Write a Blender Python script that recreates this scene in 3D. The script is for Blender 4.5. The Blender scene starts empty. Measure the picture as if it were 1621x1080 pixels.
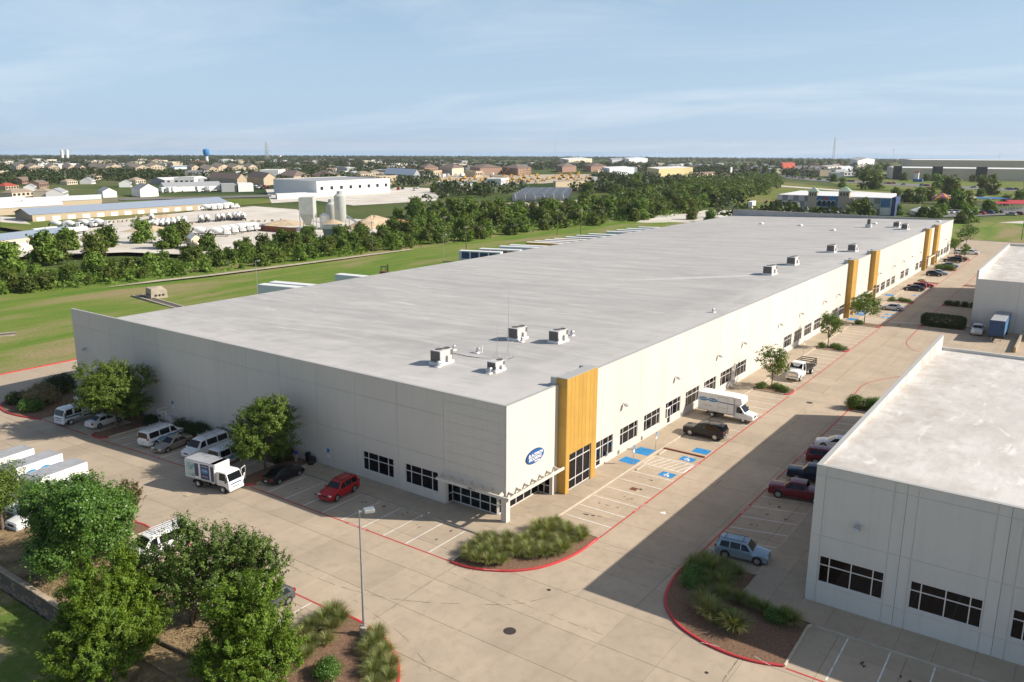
import bpy, math, random
import numpy as np
from mathutils import Vector, Matrix

S = bpy.context.scene
COL = S.collection
RND = random.Random(11)
rad = math.radians

# ---------------------------------------------------------------- camera
# metres: X runs along the long sunlit facade, Y along the short shaded one, Z up;
# the warehouse's near corner stands at the origin.
cam_data = bpy.data.cameras.new('camera')
cam_data.sensor_width = 36.0
cam_data.lens = 36.0 * 1300.24 / 1621.0
cam_data.clip_start = 1.0
cam_data.clip_end = 20000.0
cam = bpy.data.objects.new('camera', cam_data)
COL.objects.link(cam)
_yaw, _pit, _rol = 0.620255, -0.229964, 0.005131
_fw = Vector((math.cos(_yaw)*math.cos(_pit), math.sin(_yaw)*math.cos(_pit), math.sin(_pit)))
_rt = Vector((math.sin(_yaw), -math.cos(_yaw), 0.0))
_up = _rt.cross(_fw)
_r2 = _rt*math.cos(_rol) + _up*math.sin(_rol)
_u2 = -_rt*math.sin(_rol) + _up*math.cos(_rol)
cam.matrix_world = Matrix(((_r2.x, _u2.x, -_fw.x, -57.876), (_r2.y, _u2.y, -_fw.y, -41.913),
                           (_r2.z, _u2.z, -_fw.z, 34.356), (0, 0, 0, 1)))
S.camera = cam

# ---------------------------------------------------------------- sun, sky, exposure
SUN_DIR = Vector((0.4283, -0.7183, 0.5483)).normalized()
SUN_ELEV = math.asin(SUN_DIR.z)
SUN_ROT = math.atan2(SUN_DIR.x, SUN_DIR.y)
sun_data = bpy.data.lights.new('sun', 'SUN')
sun_data.energy = 4.8
sun_data.angle = rad(0.55)
sun_data.color = (1.0, 0.915, 0.80)
sun = bpy.data.objects.new('sun', sun_data)
sun.rotation_euler = SUN_DIR.to_track_quat('Z', 'Y').to_euler()
sun.location = (0, -100, 200)
COL.objects.link(sun)

world = bpy.data.worlds.new('World')
S.world = world
world.use_nodes = True
def build_sky():
    nt = world.node_tree
    nt.nodes.clear()
    N = nt.nodes.new
    L = nt.links.new
    out = N('ShaderNodeOutputWorld')
    bg = N('ShaderNodeBackground'); bg.inputs['Strength'].default_value = 0.074
    sky = N('ShaderNodeTexSky'); sky.sky_type = 'NISHITA'; sky.sun_disc = False
    sky.sun_elevation = SUN_ELEV; sky.sun_rotation = SUN_ROT
    sky.altitude = 200; sky.air_density = 1.0; sky.dust_density = 1.6; sky.ozone_density = 1.4
    # thin high cirrus: streaky noise on the sky direction, flattened as on a far-off layer
    tc = N('ShaderNodeTexCoord')
    sep = N('ShaderNodeSeparateXYZ'); L(tc.outputs['Generated'], sep.inputs[0])
    add = N('ShaderNodeMath'); add.operation = 'ADD'; add.inputs[1].default_value = 0.10; L(sep.outputs['Z'], add.inputs[0])
    dx = N('ShaderNodeMath'); dx.operation = 'DIVIDE'; L(sep.outputs['X'], dx.inputs[0]); L(add.outputs[0], dx.inputs[1])
    dy = N('ShaderNodeMath'); dy.operation = 'DIVIDE'; L(sep.outputs['Y'], dy.inputs[0]); L(add.outputs[0], dy.inputs[1])
    comb = N('ShaderNodeCombineXYZ'); L(dx.outputs[0], comb.inputs[0]); L(dy.outputs[0], comb.inputs[1])
    mp = N('ShaderNodeMapping'); mp.inputs['Rotation'].default_value = (0, 0, rad(22)); mp.inputs['Scale'].default_value = (0.75, 0.36, 1)
    L(comb.outputs[0], mp.inputs['Vector'])
    n1 = N('ShaderNodeTexNoise'); n1.inputs['Scale'].default_value = 1.25; n1.inputs['Detail'].default_value = 9; n1.inputs['Roughness'].default_value = 0.62; n1.inputs['Distortion'].default_value = 0.7
    L(mp.outputs[0], n1.inputs['Vector'])
    n2 = N('ShaderNodeTexNoise'); n2.inputs['Scale'].default_value = 0.55; n2.inputs['Detail'].default_value = 3
    L(mp.outputs[0], n2.inputs['Vector'])
    m = N('ShaderNodeMath'); m.operation = 'MULTIPLY'; L(n1.outputs['Fac'], m.inputs[0]); L(n2.outputs['Fac'], m.inputs[1])
    cr = N('ShaderNodeValToRGB'); cr.color_ramp.elements[0].position = 0.225; cr.color_ramp.elements[0].color = (0, 0, 0, 1)
    cr.color_ramp.elements[1].position = 0.42; cr.color_ramp.elements[1].color = (0.42, 0.42, 0.42, 1)
    L(m.outputs[0], cr.inputs[0])
    # the whole sky is veiled a little by thin haze, more so towards the horizon
    hz = N('ShaderNodeMapRange'); hz.inputs['From Min'].default_value = 0.0; hz.inputs['From Max'].default_value = 0.42
    hz.inputs['To Min'].default_value = 0.80; hz.inputs['To Max'].default_value = 0.04; L(sep.outputs['Z'], hz.inputs['Value'])
    mixh = N('ShaderNodeMix'); mixh.data_type = 'RGBA'; L(hz.outputs[0], mixh.inputs['Factor'])
    L(sky.outputs[0], mixh.inputs[6]); mixh.inputs[7].default_value = SKY_VEIL
    mix = N('ShaderNodeMix'); mix.data_type = 'RGBA'; L(cr.outputs[0], mix.inputs['Factor'])
    L(mixh.outputs[2], mix.inputs[6]); mix.inputs[7].default_value = SKY_CLOUD
    L(mix.outputs[2], bg.inputs['Color']); L(bg.outputs[0], out.inputs['Surface'])
SKY_VEIL = (5.0, 7.1, 9.6, 1)
SKY_CLOUD = (8.6, 9.4, 10.2, 1)
build_sky()

S.view_settings.view_transform = 'Standard'
S.view_settings.look = 'None'
S.view_settings.exposure = 0.50
S.view_settings.gamma = 1.0
S.view_settings.use_curve_mapping = False
S.render.engine = 'CYCLES'
S.cycles.max_bounces = 6
S.cycles.diffuse_bounces = 3
S.cycles.glossy_bounces = 3
S.cycles.transmission_bounces = 3
S.cycles.transparent_max_bounces = 6
S.cycles.use_denoising = True

# ---------------------------------------------------------------- helpers
def gz(x, y):
    """height of the paving: level round the near corner, dropping a dock height towards the rear"""
    return -0.15 - 1.2*min(max((y - 24.9)/32.2, 0.0), 1.0)

class MB:
    """collects faces and links them as ONE mesh"""
    def __init__(self):
        self.v = []; self.f = []; self.m = []
    def poly(self, pts, mi=0):
        b = len(self.v); self.v.extend([tuple(p) for p in pts]); self.f.append(tuple(range(b, b+len(pts)))); self.m.append(mi)
    def box(self, x0, x1, y0, y1, z0, z1, mi=0, skip=()):
        b = len(self.v)
        self.v.extend([(x0,y0,z0),(x1,y0,z0),(x1,y1,z0),(x0,y1,z0),(x0,y0,z1),(x1,y0,z1),(x1,y1,z1),(x0,y1,z1)])
        for k, q in enumerate(((0,3,2,1),(4,5,6,7),(0,1,5,4),(1,2,6,5),(2,3,7,6),(3,0,4,7))):
            if k in skip: continue
            self.f.append(tuple(b+i for i in q)); self.m.append(mi)
    def hexa(self, p, mi=0):
        """8 corner points ordered like box()"""
        b = len(self.v); self.v.extend([tuple(q) for q in p])
        for q in ((0,3,2,1),(4,5,6,7),(0,1,5,4),(1,2,6,5),(2,3,7,6),(3,0,4,7)):
            self.f.append(tuple(b+i for i in q)); self.m.append(mi)
    def cbox(self, x0, x1, y0, y1, z0, z1, c=0.03, mi=0):
        """box with chamfered edges"""
        rings = []
        for z, ins in ((z0, c), (z0+c, 0), (z1-c, 0), (z1, c)):
            a0, a1, b0, b1 = x0+ins, x1-ins, y0+ins, y1-ins
            rings.append([(a0+c,b0,z),(a1-c,b0,z),(a1,b0+c,z),(a1,b1-c,z),(a1-c,b1,z),(a0+c,b1,z),(a0,b1-c,z),(a0,b0+c,z)])
        self.loft(rings, mi=mi)
    def loft(self, rings, closed=True, caps=True, mi=0):
        b = len(self.v); n = len(rings[0])
        for r in rings: self.v.extend([tuple(p) for p in r])
        for i in range(len(rings)-1):
            for j in range(n if closed else n-1):
                k = (j+1) % n
                self.f.append((b+i*n+j, b+i*n+k, b+(i+1)*n+k, b+(i+1)*n+j)); self.m.append(mi)
        if caps:
            self.f.append(tuple(b+j for j in reversed(range(n)))); self.m.append(mi)
            e = b+(len(rings)-1)*n
            self.f.append(tuple(e+j for j in range(n))); self.m.append(mi)
    def tube(self, p0, p1, r0, r1=None, n=8, mi=0, caps=True):
        r1 = r0 if r1 is None else r1
        p0 = Vector(p0); p1 = Vector(p1); d = (p1-p0).normalized()
        a = d.orthogonal().normalized(); b = d.cross(a)
        rings = []
        for p, r in ((p0, r0), (p1, r1)):
            rings.append([p + a*(r*math.cos(2*math.pi*k/n)) + b*(r*math.sin(2*math.pi*k/n)) for k in range(n)])
        self.loft(rings, caps=caps, mi=mi)
    def path(self, pts, radii, n=7, mi=0):
        """tapered tube along a bent line"""
        rings = []
        pts = [Vector(p) for p in pts]
        a = None
        for i, p in enumerate(pts):
            d = (pts[min(i+1, len(pts)-1)] - pts[max(i-1, 0)]).normalized()
            if a is None: a = d.orthogonal().normalized()
            a = (a - d*a.dot(d)).normalized(); b = d.cross(a)
            rings.append([p + a*(radii[i]*math.cos(2*math.pi*k/n)) + b*(radii[i]*math.sin(2*math.pi*k/n)) for k in range(n)])
        self.loft(rings, mi=mi)
    def disc(self, c, r, axis='z', n=16, mi=0, flip=False):
        pts = []
        for k in range(n):
            a = 2*math.pi*k/n*(-1 if flip else 1)
            u, w = r*math.cos(a), r*math.sin(a)
            pts.append((c[0]+u, c[1]+w, c[2]) if axis == 'z' else ((c[0]+u, c[1], c[2]+w) if axis == 'y' else (c[0], c[1]+u, c[2]+w)))
        self.poly(pts, mi)
    def lathe(self, prof, n=16, c=(0, 0, 0), mi=0):
        """prof: list of (radius, z)"""
        self.loft([[(c[0]+max(r, 1e-4)*math.cos(2*math.pi*k/n), c[1]+max(r, 1e-4)*math.sin(2*math.pi*k/n), c[2]+z) for k in range(n)] for r, z in prof], mi=mi)
    def mesh(self, name, mats, smooth=False):
        me = bpy.data.meshes.new(name)
        me.from_pydata(self.v, [], self.f)
        mats = mats if isinstance(mats, (list, tuple)) else [mats]
        for m in mats: me.materials.append(m)
        if len(mats) > 1: me.polygons.foreach_set('material_index', self.m)
        if smooth:
            me.polygons.foreach_set('use_smooth', [True]*len(me.polygons))
            me.set_sharp_from_angle(angle=rad(smooth if smooth is not True else 40))
        me.update()
        return me

def link(name, me, parent=None, loc=(0, 0, 0), rot=(0, 0, 0)):
    o = bpy.data.objects.new(name, me); COL.objects.link(o)
    o.location = loc; o.rotation_euler = rot
    if parent is not None: o.parent = parent
    return o
def part(name, mb, mats, parent, loc=(0, 0, 0), rot=(0, 0, 0), smooth=False, label=None):
    me = mb if isinstance(mb, bpy.types.Mesh) else mb.mesh(name, mats, smooth)
    o = link(name, me, parent, loc, rot)
    if label: o['label'] = label
    return o
def tag(o, label=None, cat=None, group=None, kind=None):
    if label: o['label'] = label
    if cat: o['category'] = cat
    if group: o['group'] = group
    if kind: o['kind'] = kind
    return o
def thing(name, label, cat, loc=(0, 0, 0), rotz=0.0, group=None):
    o = bpy.data.objects.new(name, None); COL.objects.link(o)
    o.empty_display_size = 0.5
    o.location = loc; o.rotation_euler = (0, 0, rotz)
    return tag(o, label, cat, group)
def solid(name, mb, mats, label, cat, loc=(0, 0, 0), rotz=0.0, group=None, smooth=False):
    me = mb if isinstance(mb, bpy.types.Mesh) else mb.mesh(name, mats, smooth)
    return tag(link(name, me, None, loc, (0, 0, rotz)), label, cat, group)
def structure(name, mb, mats, kind='structure', smooth=False, parent=None):
    me = mb if isinstance(mb, bpy.types.Mesh) else mb.mesh(name, mats, smooth)
    return tag(link(name, me, parent), kind=kind)
KIDS = {}
def copy_tree(o, loc=None, rotz=None, label=None, group=None, parent=None, scale=None):
    c = o.copy(); COL.objects.link(c)
    if parent is not None: c.parent = parent
    if loc is not None: c.location = loc
    if rotz is not None: c.rotation_euler = (0, 0, rotz)
    if scale is not None: c.scale = (scale,)*3 if not isinstance(scale, (tuple, list)) else scale
    if label: c['label'] = label
    if group: c['group'] = group
    for ch in o.children: copy_tree(ch, parent=c)
    return c

# ---------------------------------------------------------------- materials
def mat(name, col, rough=0.6, metal=0.0, spec=0.5, var=0.0, scale=3.0, stretch=(1, 1, 1), col2=None, bump=0.0, bscale=None, rand=0.0, coat=0.0, detail=5.0, lo=0.35, hi=0.65, space='Object'):
    """principled surface; optional noise towards col2 (or a lighter/darker version), fine bump, per-object tint"""
    m = bpy.data.materials.new(name); m.use_nodes = True
    nt = m.node_tree; N = nt.nodes.new; L = nt.links.new
    p = nt.nodes['Principled BSDF']
    p.inputs['Base Color'].default_value = (*col, 1); p.inputs['Roughness'].default_value = rough
    p.inputs['Metallic'].default_value = metal; p.inputs['Specular IOR Level'].default_value = spec
    p.inputs['Coat Weight'].default_value = coat; p.inputs['Coat Roughness'].default_value = 0.04
    vec = None
    def coords():
        if space == 'World':
            return N('ShaderNodeNewGeometry').outputs['Position']
        return N('ShaderNodeTexCoord').outputs['Object']
    cur = None
    if var > 0 or col2 is not None:
        mp = N('ShaderNodeMapping'); mp.inputs['Scale'].default_value = stretch; L(coords(), mp.inputs['Vector'])
        no = N('ShaderNodeTexNoise'); no.inputs['Scale'].default_value = scale; no.inputs['Detail'].default_value = detail; no.inputs['Roughness'].default_value = 0.6
        L(mp.outputs[0], no.inputs['Vector'])
        mr = N('ShaderNodeMapRange'); mr.inputs['From Min'].default_value = lo; mr.inputs['From Max'].default_value = hi; L(no.outputs['Fac'], mr.inputs['Value'])
        mx = N('ShaderNodeMix'); mx.data_type = 'RGBA'; L(mr.outputs[0], mx.inputs['Factor'])
        a = col if col2 is not None else tuple(max(c*(1-var), 0) for c in col)
        b = col2 if col2 is not None else tuple(min(c*(1+var), 1) for c in col)
        mx.inputs[6].default_value = (*a, 1); mx.inputs[7].default_value = (*b, 1)
        cur = mx.outputs[2]
        L(cur, p.inputs['Base Color'])
    if rand > 0:
        oi = N('ShaderNodeObjectInfo')
        mr = N('ShaderNodeMapRange'); mr.inputs['To Min'].default_value = 1-rand; mr.inputs['To Max'].default_value = 1+rand; L(oi.outputs['Random'], mr.inputs['Value'])
        mul = N('ShaderNodeMix'); mul.data_type = 'RGBA'; mul.blend_type = 'MULTIPLY'; mul.inputs['Factor'].default_value = 1
        if cur is None: mul.inputs[6].default_value = (*col, 1)
        else: L(cur, mul.inputs[6])
        L(mr.outputs[0], mul.inputs[7]); cur = mul.outputs[2]; L(cur, p.inputs['Base Color'])
    if bump > 0:
        no = N('ShaderNodeTexNoise'); no.inputs['Scale'].default_value = bscale or scale*6; no.inputs['Detail'].default_value = 4
        L(coords(), no.inputs['Vector'])
        bp = N('ShaderNodeBump'); bp.inputs['Strength'].default_value = bump; bp.inputs['Distance'].default_value = 0.05
        L(no.outputs['Fac'], bp.inputs['Height']); L(bp.outputs[0], p.inputs['Normal'])
    return m

def leaf_mat(name, c1, c2, rand=0.25, trans=0.24, rough=0.55):
    m = bpy.data.materials.new(name); m.use_nodes = True
    nt = m.node_tree; N = nt.nodes.new; L = nt.links.new
    p = nt.nodes['Principled BSDF']; out = nt.nodes['Material Output']
    g = N('ShaderNodeNewGeometry'); oi = N('ShaderNodeObjectInfo')
    no = N('ShaderNodeTexNoise'); no.inputs['Scale'].default_value = 0.9; no.inputs['Detail'].default_value = 3; L(g.outputs['Position'], no.inputs['Vector'])
    ad = N('ShaderNodeMath'); ad.operation = 'ADD'; L(no.outputs['Fac'], ad.inputs[0])
    ri = N('ShaderNodeMath'); ri.operation = 'MULTIPLY_ADD'; ri.inputs[1].default_value = 0.4; ri.inputs[2].default_value = -0.2; L(g.outputs['Random Per Island'], ri.inputs[0]); L(ri.outputs[0], ad.inputs[1])
    mx = N('ShaderNodeMix'); mx.data_type = 'RGBA'; L(ad.outputs[0], mx.inputs['Factor']); mx.inputs[6].default_value = (*c1, 1); mx.inputs[7].default_value = (*c2, 1)
    mr = N('ShaderNodeMapRange'); mr.inputs['To Min'].default_value = 1-rand; mr.inputs['To Max'].default_value = 1+rand; L(oi.outputs['Random'], mr.inputs['Value'])
    mul = N('ShaderNodeMix'); mul.data_type = 'RGBA'; mul.blend_type = 'MULTIPLY'; mul.inputs['Factor'].default_value = 1; L(mx.outputs[2], mul.inputs[6]); L(mr.outputs[0], mul.inputs[7])
    L(mul.outputs[2], p.inputs['Base Color']); p.inputs['Roughness'].default_value = rough; p.inputs['Specular IOR Level'].default_value = 0.35
    tr = N('ShaderNodeBsdfTranslucent'); ty = N('ShaderNodeMix'); ty.data_type = 'RGBA'; ty.blend_type = 'MULTIPLY'; ty.inputs['Factor'].default_value = 1
    L(mul.outputs[2], ty.inputs[6]); ty.inputs[7].default_value = (1.35, 1.25, 0.5, 1); L(ty.outputs[2], tr.inputs['Color'])
    ms = N('ShaderNodeMixShader'); ms.inputs[0].default_value = trans; L(p.outputs[0], ms.inputs[1]); L(tr.outputs[0], ms.inputs[2]); L(ms.outputs[0], out.inputs['Surface'])
    return m

M = {}
def wall_mat(name, base, streak):
    """painted concrete: broad tonal drift, fine vertical rain streaks, fine grain"""
    m = bpy.data.materials.new(name); m.use_nodes = True
    nt = m.node_tree; N = nt.nodes.new; L = nt.links.new; p = nt.nodes['Principled BSDF']
    pos = N('ShaderNodeNewGeometry').outputs['Position']; cur = None
    for scale, st, lo, hi, amt, col in ((.25, (1, 1, 1), .35, .7, .5, tuple(c*.93 for c in base)), (1.0, (1.7, 1.7, .10), .50, .78, .55, streak), (.6, (.5, .5, 2.2), .55, .75, .35, tuple(c*.9 for c in base))):
        mp = N('ShaderNodeMapping'); mp.inputs['Scale'].default_value = st; L(pos, mp.inputs['Vector'])
        no = N('ShaderNodeTexNoise'); no.inputs['Scale'].default_value = scale; no.inputs['Detail'].default_value = 7; no.inputs['Roughness'].default_value = .62; L(mp.outputs[0], no.inputs['Vector'])
        mr = N('ShaderNodeMapRange'); mr.inputs['From Min'].default_value = lo; mr.inputs['From Max'].default_value = hi; mr.inputs['To Max'].default_value = amt; L(no.outputs['Fac'], mr.inputs['Value'])
        mx = N('ShaderNodeMix'); mx.data_type = 'RGBA'; L(mr.outputs[0], mx.inputs['Factor']); mx.inputs[7].default_value = (*col, 1)
        if cur is None: mx.inputs[6].default_value = (*base, 1)
        else: L(cur, mx.inputs[6])
        cur = mx.outputs[2]
    oi = N('ShaderNodeObjectInfo'); mr = N('ShaderNodeMapRange'); mr.inputs['To Min'].default_value = .955; mr.inputs['To Max'].default_value = 1.03; L(oi.outputs['Random'], mr.inputs['Value'])
    mx = N('ShaderNodeMix'); mx.data_type = 'RGBA'; mx.blend_type = 'MULTIPLY'; mx.inputs['Factor'].default_value = 1; L(cur, mx.inputs[6]); L(mr.outputs[0], mx.inputs[7])
    L(mx.outputs[2], p.inputs['Base Color']); p.inputs['Roughness'].default_value = .85; p.inputs['Specular IOR Level'].default_value = .3
    no = N('ShaderNodeTexNoise'); no.inputs['Scale'].default_value = 14; L(pos, no.inputs['Vector']); bp = N('ShaderNodeBump'); bp.inputs['Strength'].default_value = .12; bp.inputs['Distance'].default_value = .05; L(no.outputs['Fac'], bp.inputs['Height']); L(bp.outputs[0], p.inputs['Normal'])
    return m
M['wall'] = wall_mat('painted_concrete', (0.650, 0.602, 0.535), (0.565, 0.525, 0.465))
M['wall_b'] = wall_mat('painted_concrete_pale', (0.62, 0.60, 0.555), (0.52, 0.50, 0.46))
M['coping'] = mat('coping_metal', (0.50, 0.49, 0.46), 0.5, metal=0.3)
M['yellow'] = mat('yellow_panel', (0.50, 0.29, 0.06), 0.55, var=0.05, scale=0.7, rand=0.06, spec=0.4)
M['frame'] = mat('window_frame', (0.72, 0.70, 0.68), 0.45, metal=0.2)
M['glass'] = mat('dark_glass', (0.004, 0.0045, 0.008), 0.06, spec=0.22)
M['glass_teal'] = mat('lobby_glass', (0.004, 0.013, 0.018), 0.05, spec=0.35)
M['canopy'] = mat('canopy_paint', (0.62, 0.59, 0.53), 0.6, var=0.04)
M['white'] = mat('white_paint', (0.80, 0.79, 0.77), 0.5)
M['stripe'] = mat('stripe_white', (0.74, 0.73, 0.70), 0.8, col2=(0.50, 0.46, 0.40), scale=2.5, space='World', lo=0.45, hi=0.75)
M['red_paint'] = mat('kerb_red', (0.55, 0.032, 0.04), 0.65, col2=(0.40, 0.05, 0.045), scale=1.6, space='World')
M['red_line'] = mat('line_red', (0.46, 0.045, 0.04), 0.8, col2=(0.36, 0.11, 0.085), scale=1.2, space='World', lo=0.45, hi=0.8)
M['blue_paint'] = mat('blue_paint', (0.01, 0.20, 0.47), 0.7, var=0.12, scale=1.5, space='World')
M['dark_gap'] = mat('dark_joint', (0.10, 0.085, 0.07), 0.95)
M['black'] = mat('black_plastic', (0.012, 0.012, 0.013), 0.5)
M['rubber'] = mat('tyre_rubber', (0.016, 0.016, 0.017), 0.85)
M['alloy'] = mat('alloy_rim', (0.55, 0.56, 0.58), 0.28, metal=0.9)
M['steel'] = mat('galvanised_steel', (0.46, 0.47, 0.48), 0.45, metal=0.6, var=0.08)
M['dark_steel'] = mat('dark_steel', (0.05, 0.05, 0.055), 0.5, metal=0.3)
M['bark'] = mat('bark', (0.14, 0.105, 0.075), 0.95, var=0.3, scale=5, bump=0.5, bscale=18)
M['mulch'] = mat('mulch', (0.115, 0.062, 0.038), 1.0, col2=(0.27, 0.165, 0.10), scale=5.5, bump=0.9, bscale=14, space='World', lo=0.3, hi=0.75)
M['kerb'] = mat('kerb_concrete', (0.46, 0.40, 0.315), 0.9, var=0.12, scale=1.5, space='World')
# ---------------------------------------------------------------- ground, paving, kerbs, markings
def text_mesh(body, size, mats, extrude=0.004, spacing=1.0, shear=0.0, bold=0.0):
    cu = bpy.data.curves.new('lettering', 'FONT'); cu.body = body; cu.size = size; cu.extrude = extrude
    cu.align_x = 'CENTER'; cu.align_y = 'CENTER'; cu.space_character = spacing; cu.shear = shear; cu.offset = bold
    cu.resolution_u = 2
    ob = bpy.data.objects.new('lettering', cu); COL.objects.link(ob)
    dg = bpy.context.evaluated_depsgraph_get(); dg.update()
    me = bpy.data.meshes.new_from_object(ob.evaluated_get(dg))
    bpy.data.objects.remove(ob); bpy.data.curves.remove(cu)
    me.name = 'lettering'; me.materials.clear(); me.materials.append(mats)
    return me

def concrete_mat(name, base, stain, rand, tyre=True):
    m = bpy.data.materials.new(name); m.use_nodes = True
    nt = m.node_tree; N = nt.nodes.new; L = nt.links.new; p = nt.nodes['Principled BSDF']
    pos = N('ShaderNodeNewGeometry').outputs['Position']
    def noise(scale, detail=6, stretch=None, rough=0.6, dist=0.0):
        no = N('ShaderNodeTexNoise'); no.inputs['Scale'].default_value = scale; no.inputs['Detail'].default_value = detail
        no.inputs['Roughness'].default_value = rough; no.inputs['Distortion'].default_value = dist
        if stretch:
            mp = N('ShaderNodeMapping'); mp.inputs['Scale'].default_value = stretch; L(pos, mp.inputs['Vector']); L(mp.outputs[0], no.inputs['Vector'])
        else: L(pos, no.inputs['Vector'])
        return no.outputs['Fac']
    def rng(s, a, b, c=0.0, d=1.0):
        mr = N('ShaderNodeMapRange'); mr.inputs['From Min'].default_value = a; mr.inputs['From Max'].default_value = b
        mr.inputs['To Min'].default_value = c; mr.inputs['To Max'].default_value = d; L(s, mr.inputs['Value']); return mr.outputs[0]
    def mix(f, a, b, mode='MIX'):
        mx = N('ShaderNodeMix'); mx.data_type = 'RGBA'; mx.blend_type = mode
        if isinstance(f, float): mx.inputs['Factor'].default_value = f
        else: L(f, mx.inputs['Factor'])
        for k, q in ((6, a), (7, b)):
            if isinstance(q, tuple): mx.inputs[k].default_value = (*q, 1)
            else: L(q, mx.inputs[k])
        return mx.outputs[2]
    c = mix(rng(noise(0.16, 6), 0.35, 0.68), base, tuple(x*0.80 for x in base))
    c = mix(rng(noise(1.3, 8, dist=0.4), 0.50, 0.74, 0, 0.42), c, stain)
    c = mix(rng(noise(0.42, 7, stretch=(1, 1, 1), dist=1.2), 0.56, 0.70, 0, 0.24), c, tuple(x*0.62 for x in base))
    if tyre:   # darker tyre-worn bands along the two drives
        w = noise(0.5, 6, stretch=(0.05, 1.1, 1)); c = mix(rng(w, 0.54, 0.72, 0, 0.22), c, tuple(x*0.5 for x in base))
        w = noise(0.5, 6, stretch=(1.1, 0.06, 1)); c = mix(rng(w, 0.56, 0.72, 0, 0.20), c, tuple(x*0.5 for x in base))
    c = mix(rng(noise(38, 3), 0.3, 0.7, 0, 0.25), c, tuple(x*0.75 for x in base))
    oi = N('ShaderNodeObjectInfo'); c = mix(1.0, c, rng(oi.outputs['Random'], 0, 1, 1-rand, 1+rand), 'MULTIPLY')
    L(c, p.inputs['Base Color']); p.inputs['Roughness'].default_value = 0.88; p.inputs['Specular IOR Level'].default_value = 0.3
    bp = N('ShaderNodeBump'); bp.inputs['Strength'].default_value = 0.12; bp.inputs['Distance'].default_value = 0.02; L(noise(22, 4), bp.inputs['Height']); L(bp.outputs[0], p.inputs['Normal'])
    return m
M['slab'] = concrete_mat('paving_concrete', (0.480, 0.390, 0.290), (0.30, 0.24, 0.175), 0.06)
M['walk'] = concrete_mat('sidewalk_concrete', (0.46, 0.375, 0.275), (0.27, 0.22, 0.16), 0.05, tyre=False)

def ground_mat():
    m = bpy.data.materials.new('open_ground'); m.use_nodes = True
    nt = m.node_tree; N = nt.nodes.new; L = nt.links.new; p = nt.nodes['Principled BSDF']
    pos = N('ShaderNodeNewGeometry').outputs['Position']
    n1 = N('ShaderNodeTexNoise'); n1.inputs['Scale'].default_value = 0.006; n1.inputs['Detail'].default_value = 8; L(pos, n1.inputs['Vector'])
    cr = N('ShaderNodeValToRGB'); e = cr.color_ramp.elements
    e[0].position = 0.38; e[0].color = (0.030, 0.055, 0.014, 1); e[1].position = 0.66; e[1].color = (0.24, 0.21, 0.15, 1)
    a = e.new(0.48); a.color = (0.075, 0.105, 0.028, 1); b = e.new(0.58); b.color = (0.11, 0.125, 0.045, 1)
    L(n1.outputs['Fac'], cr.inputs[0])
    n2 = N('ShaderNodeTexNoise'); n2.inputs['Scale'].default_value = 0.25; n2.inputs['Detail'].default_value = 6; L(pos, n2.inputs['Vector'])
    mr = N('ShaderNodeMapRange'); mr.inputs['To Min'].default_value = 0.7; mr.inputs['To Max'].default_value = 1.25; L(n2.outputs['Fac'], mr.inputs['Value'])
    mx = N('ShaderNodeMix'); mx.data_type = 'RGBA'; mx.blend_type = 'MULTIPLY'; mx.inputs['Factor'].default_value = 1; L(cr.outputs[0], mx.inputs[6]); L(mr.outputs[0], mx.inputs[7])
    L(mx.outputs[2], p.inputs['Base Color']); p.inputs['Roughness'].default_value = 1.0; p.inputs['Specular IOR Level'].default_value = 0.1
    return m
M['ground'] = ground_mat()
def grass_mat(name, c1, c2, c3, s1=0.05, stretch=(1, 1, 1), fine=2.5):
    m = bpy.data.materials.new(name); m.use_nodes = True
    nt = m.node_tree; N = nt.nodes.new; L = nt.links.new; p = nt.nodes['Principled BSDF']
    pos = N('ShaderNodeNewGeometry').outputs['Position']
    mp = N('ShaderNodeMapping'); mp.inputs['Scale'].default_value = stretch; L(pos, mp.inputs['Vector'])
    n1 = N('ShaderNodeTexNoise'); n1.inputs['Scale'].default_value = s1; n1.inputs['Detail'].default_value = 8; n1.inputs['Roughness'].default_value = 0.65; n1.inputs['Distortion'].default_value = 0.5; L(mp.outputs[0], n1.inputs['Vector'])
    cr = N('ShaderNodeValToRGB'); e = cr.color_ramp.elements
    e[0].position = 0.36; e[0].color = (*c1, 1); e[1].position = 0.62; e[1].color = (*c3, 1); q = e.new(0.49); q.color = (*c2, 1)
    L(n1.outputs['Fac'], cr.inputs[0])
    n2 = N('ShaderNodeTexNoise'); n2.inputs['Scale'].default_value = fine; n2.inputs['Detail'].default_value = 5; n2.inputs['Roughness'].default_value = 0.7; L(pos, n2.inputs['Vector'])
    mr = N('ShaderNodeMapRange'); mr.inputs['From Min'].default_value = 0.3; mr.inputs['From Max'].default_value = 0.7; mr.inputs['To Min'].default_value = 0.72; mr.inputs['To Max'].default_value = 1.22; L(n2.outputs['Fac'], mr.inputs['Value'])
    mx = N('ShaderNodeMix'); mx.data_type = 'RGBA'; mx.blend_type = 'MULTIPLY'; mx.inputs['Factor'].default_value = 1; L(cr.outputs[0], mx.inputs[6]); L(mr.outputs[0], mx.inputs[7])
    L(mx.outputs[2], p.inputs['Base Color']); p.inputs['Roughness'].default_value = 1.0; p.inputs['Specular IOR Level'].default_value = 0.15
    bp = N('ShaderNodeBump'); bp.inputs['Strength'].default_value = 0.6; bp.inputs['Distance'].default_value = 0.15; L(n2.outputs['Fac'], bp.inputs['Height']); L(bp.outputs[0], p.inputs['Normal'])
    return m
M['field'] = grass_mat('field_grass', (0.092, 0.178, 0.022), (0.150, 0.205, 0.036), (0.27, 0.225, 0.11), 0.05, (0.35, 1.5, 1))
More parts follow.
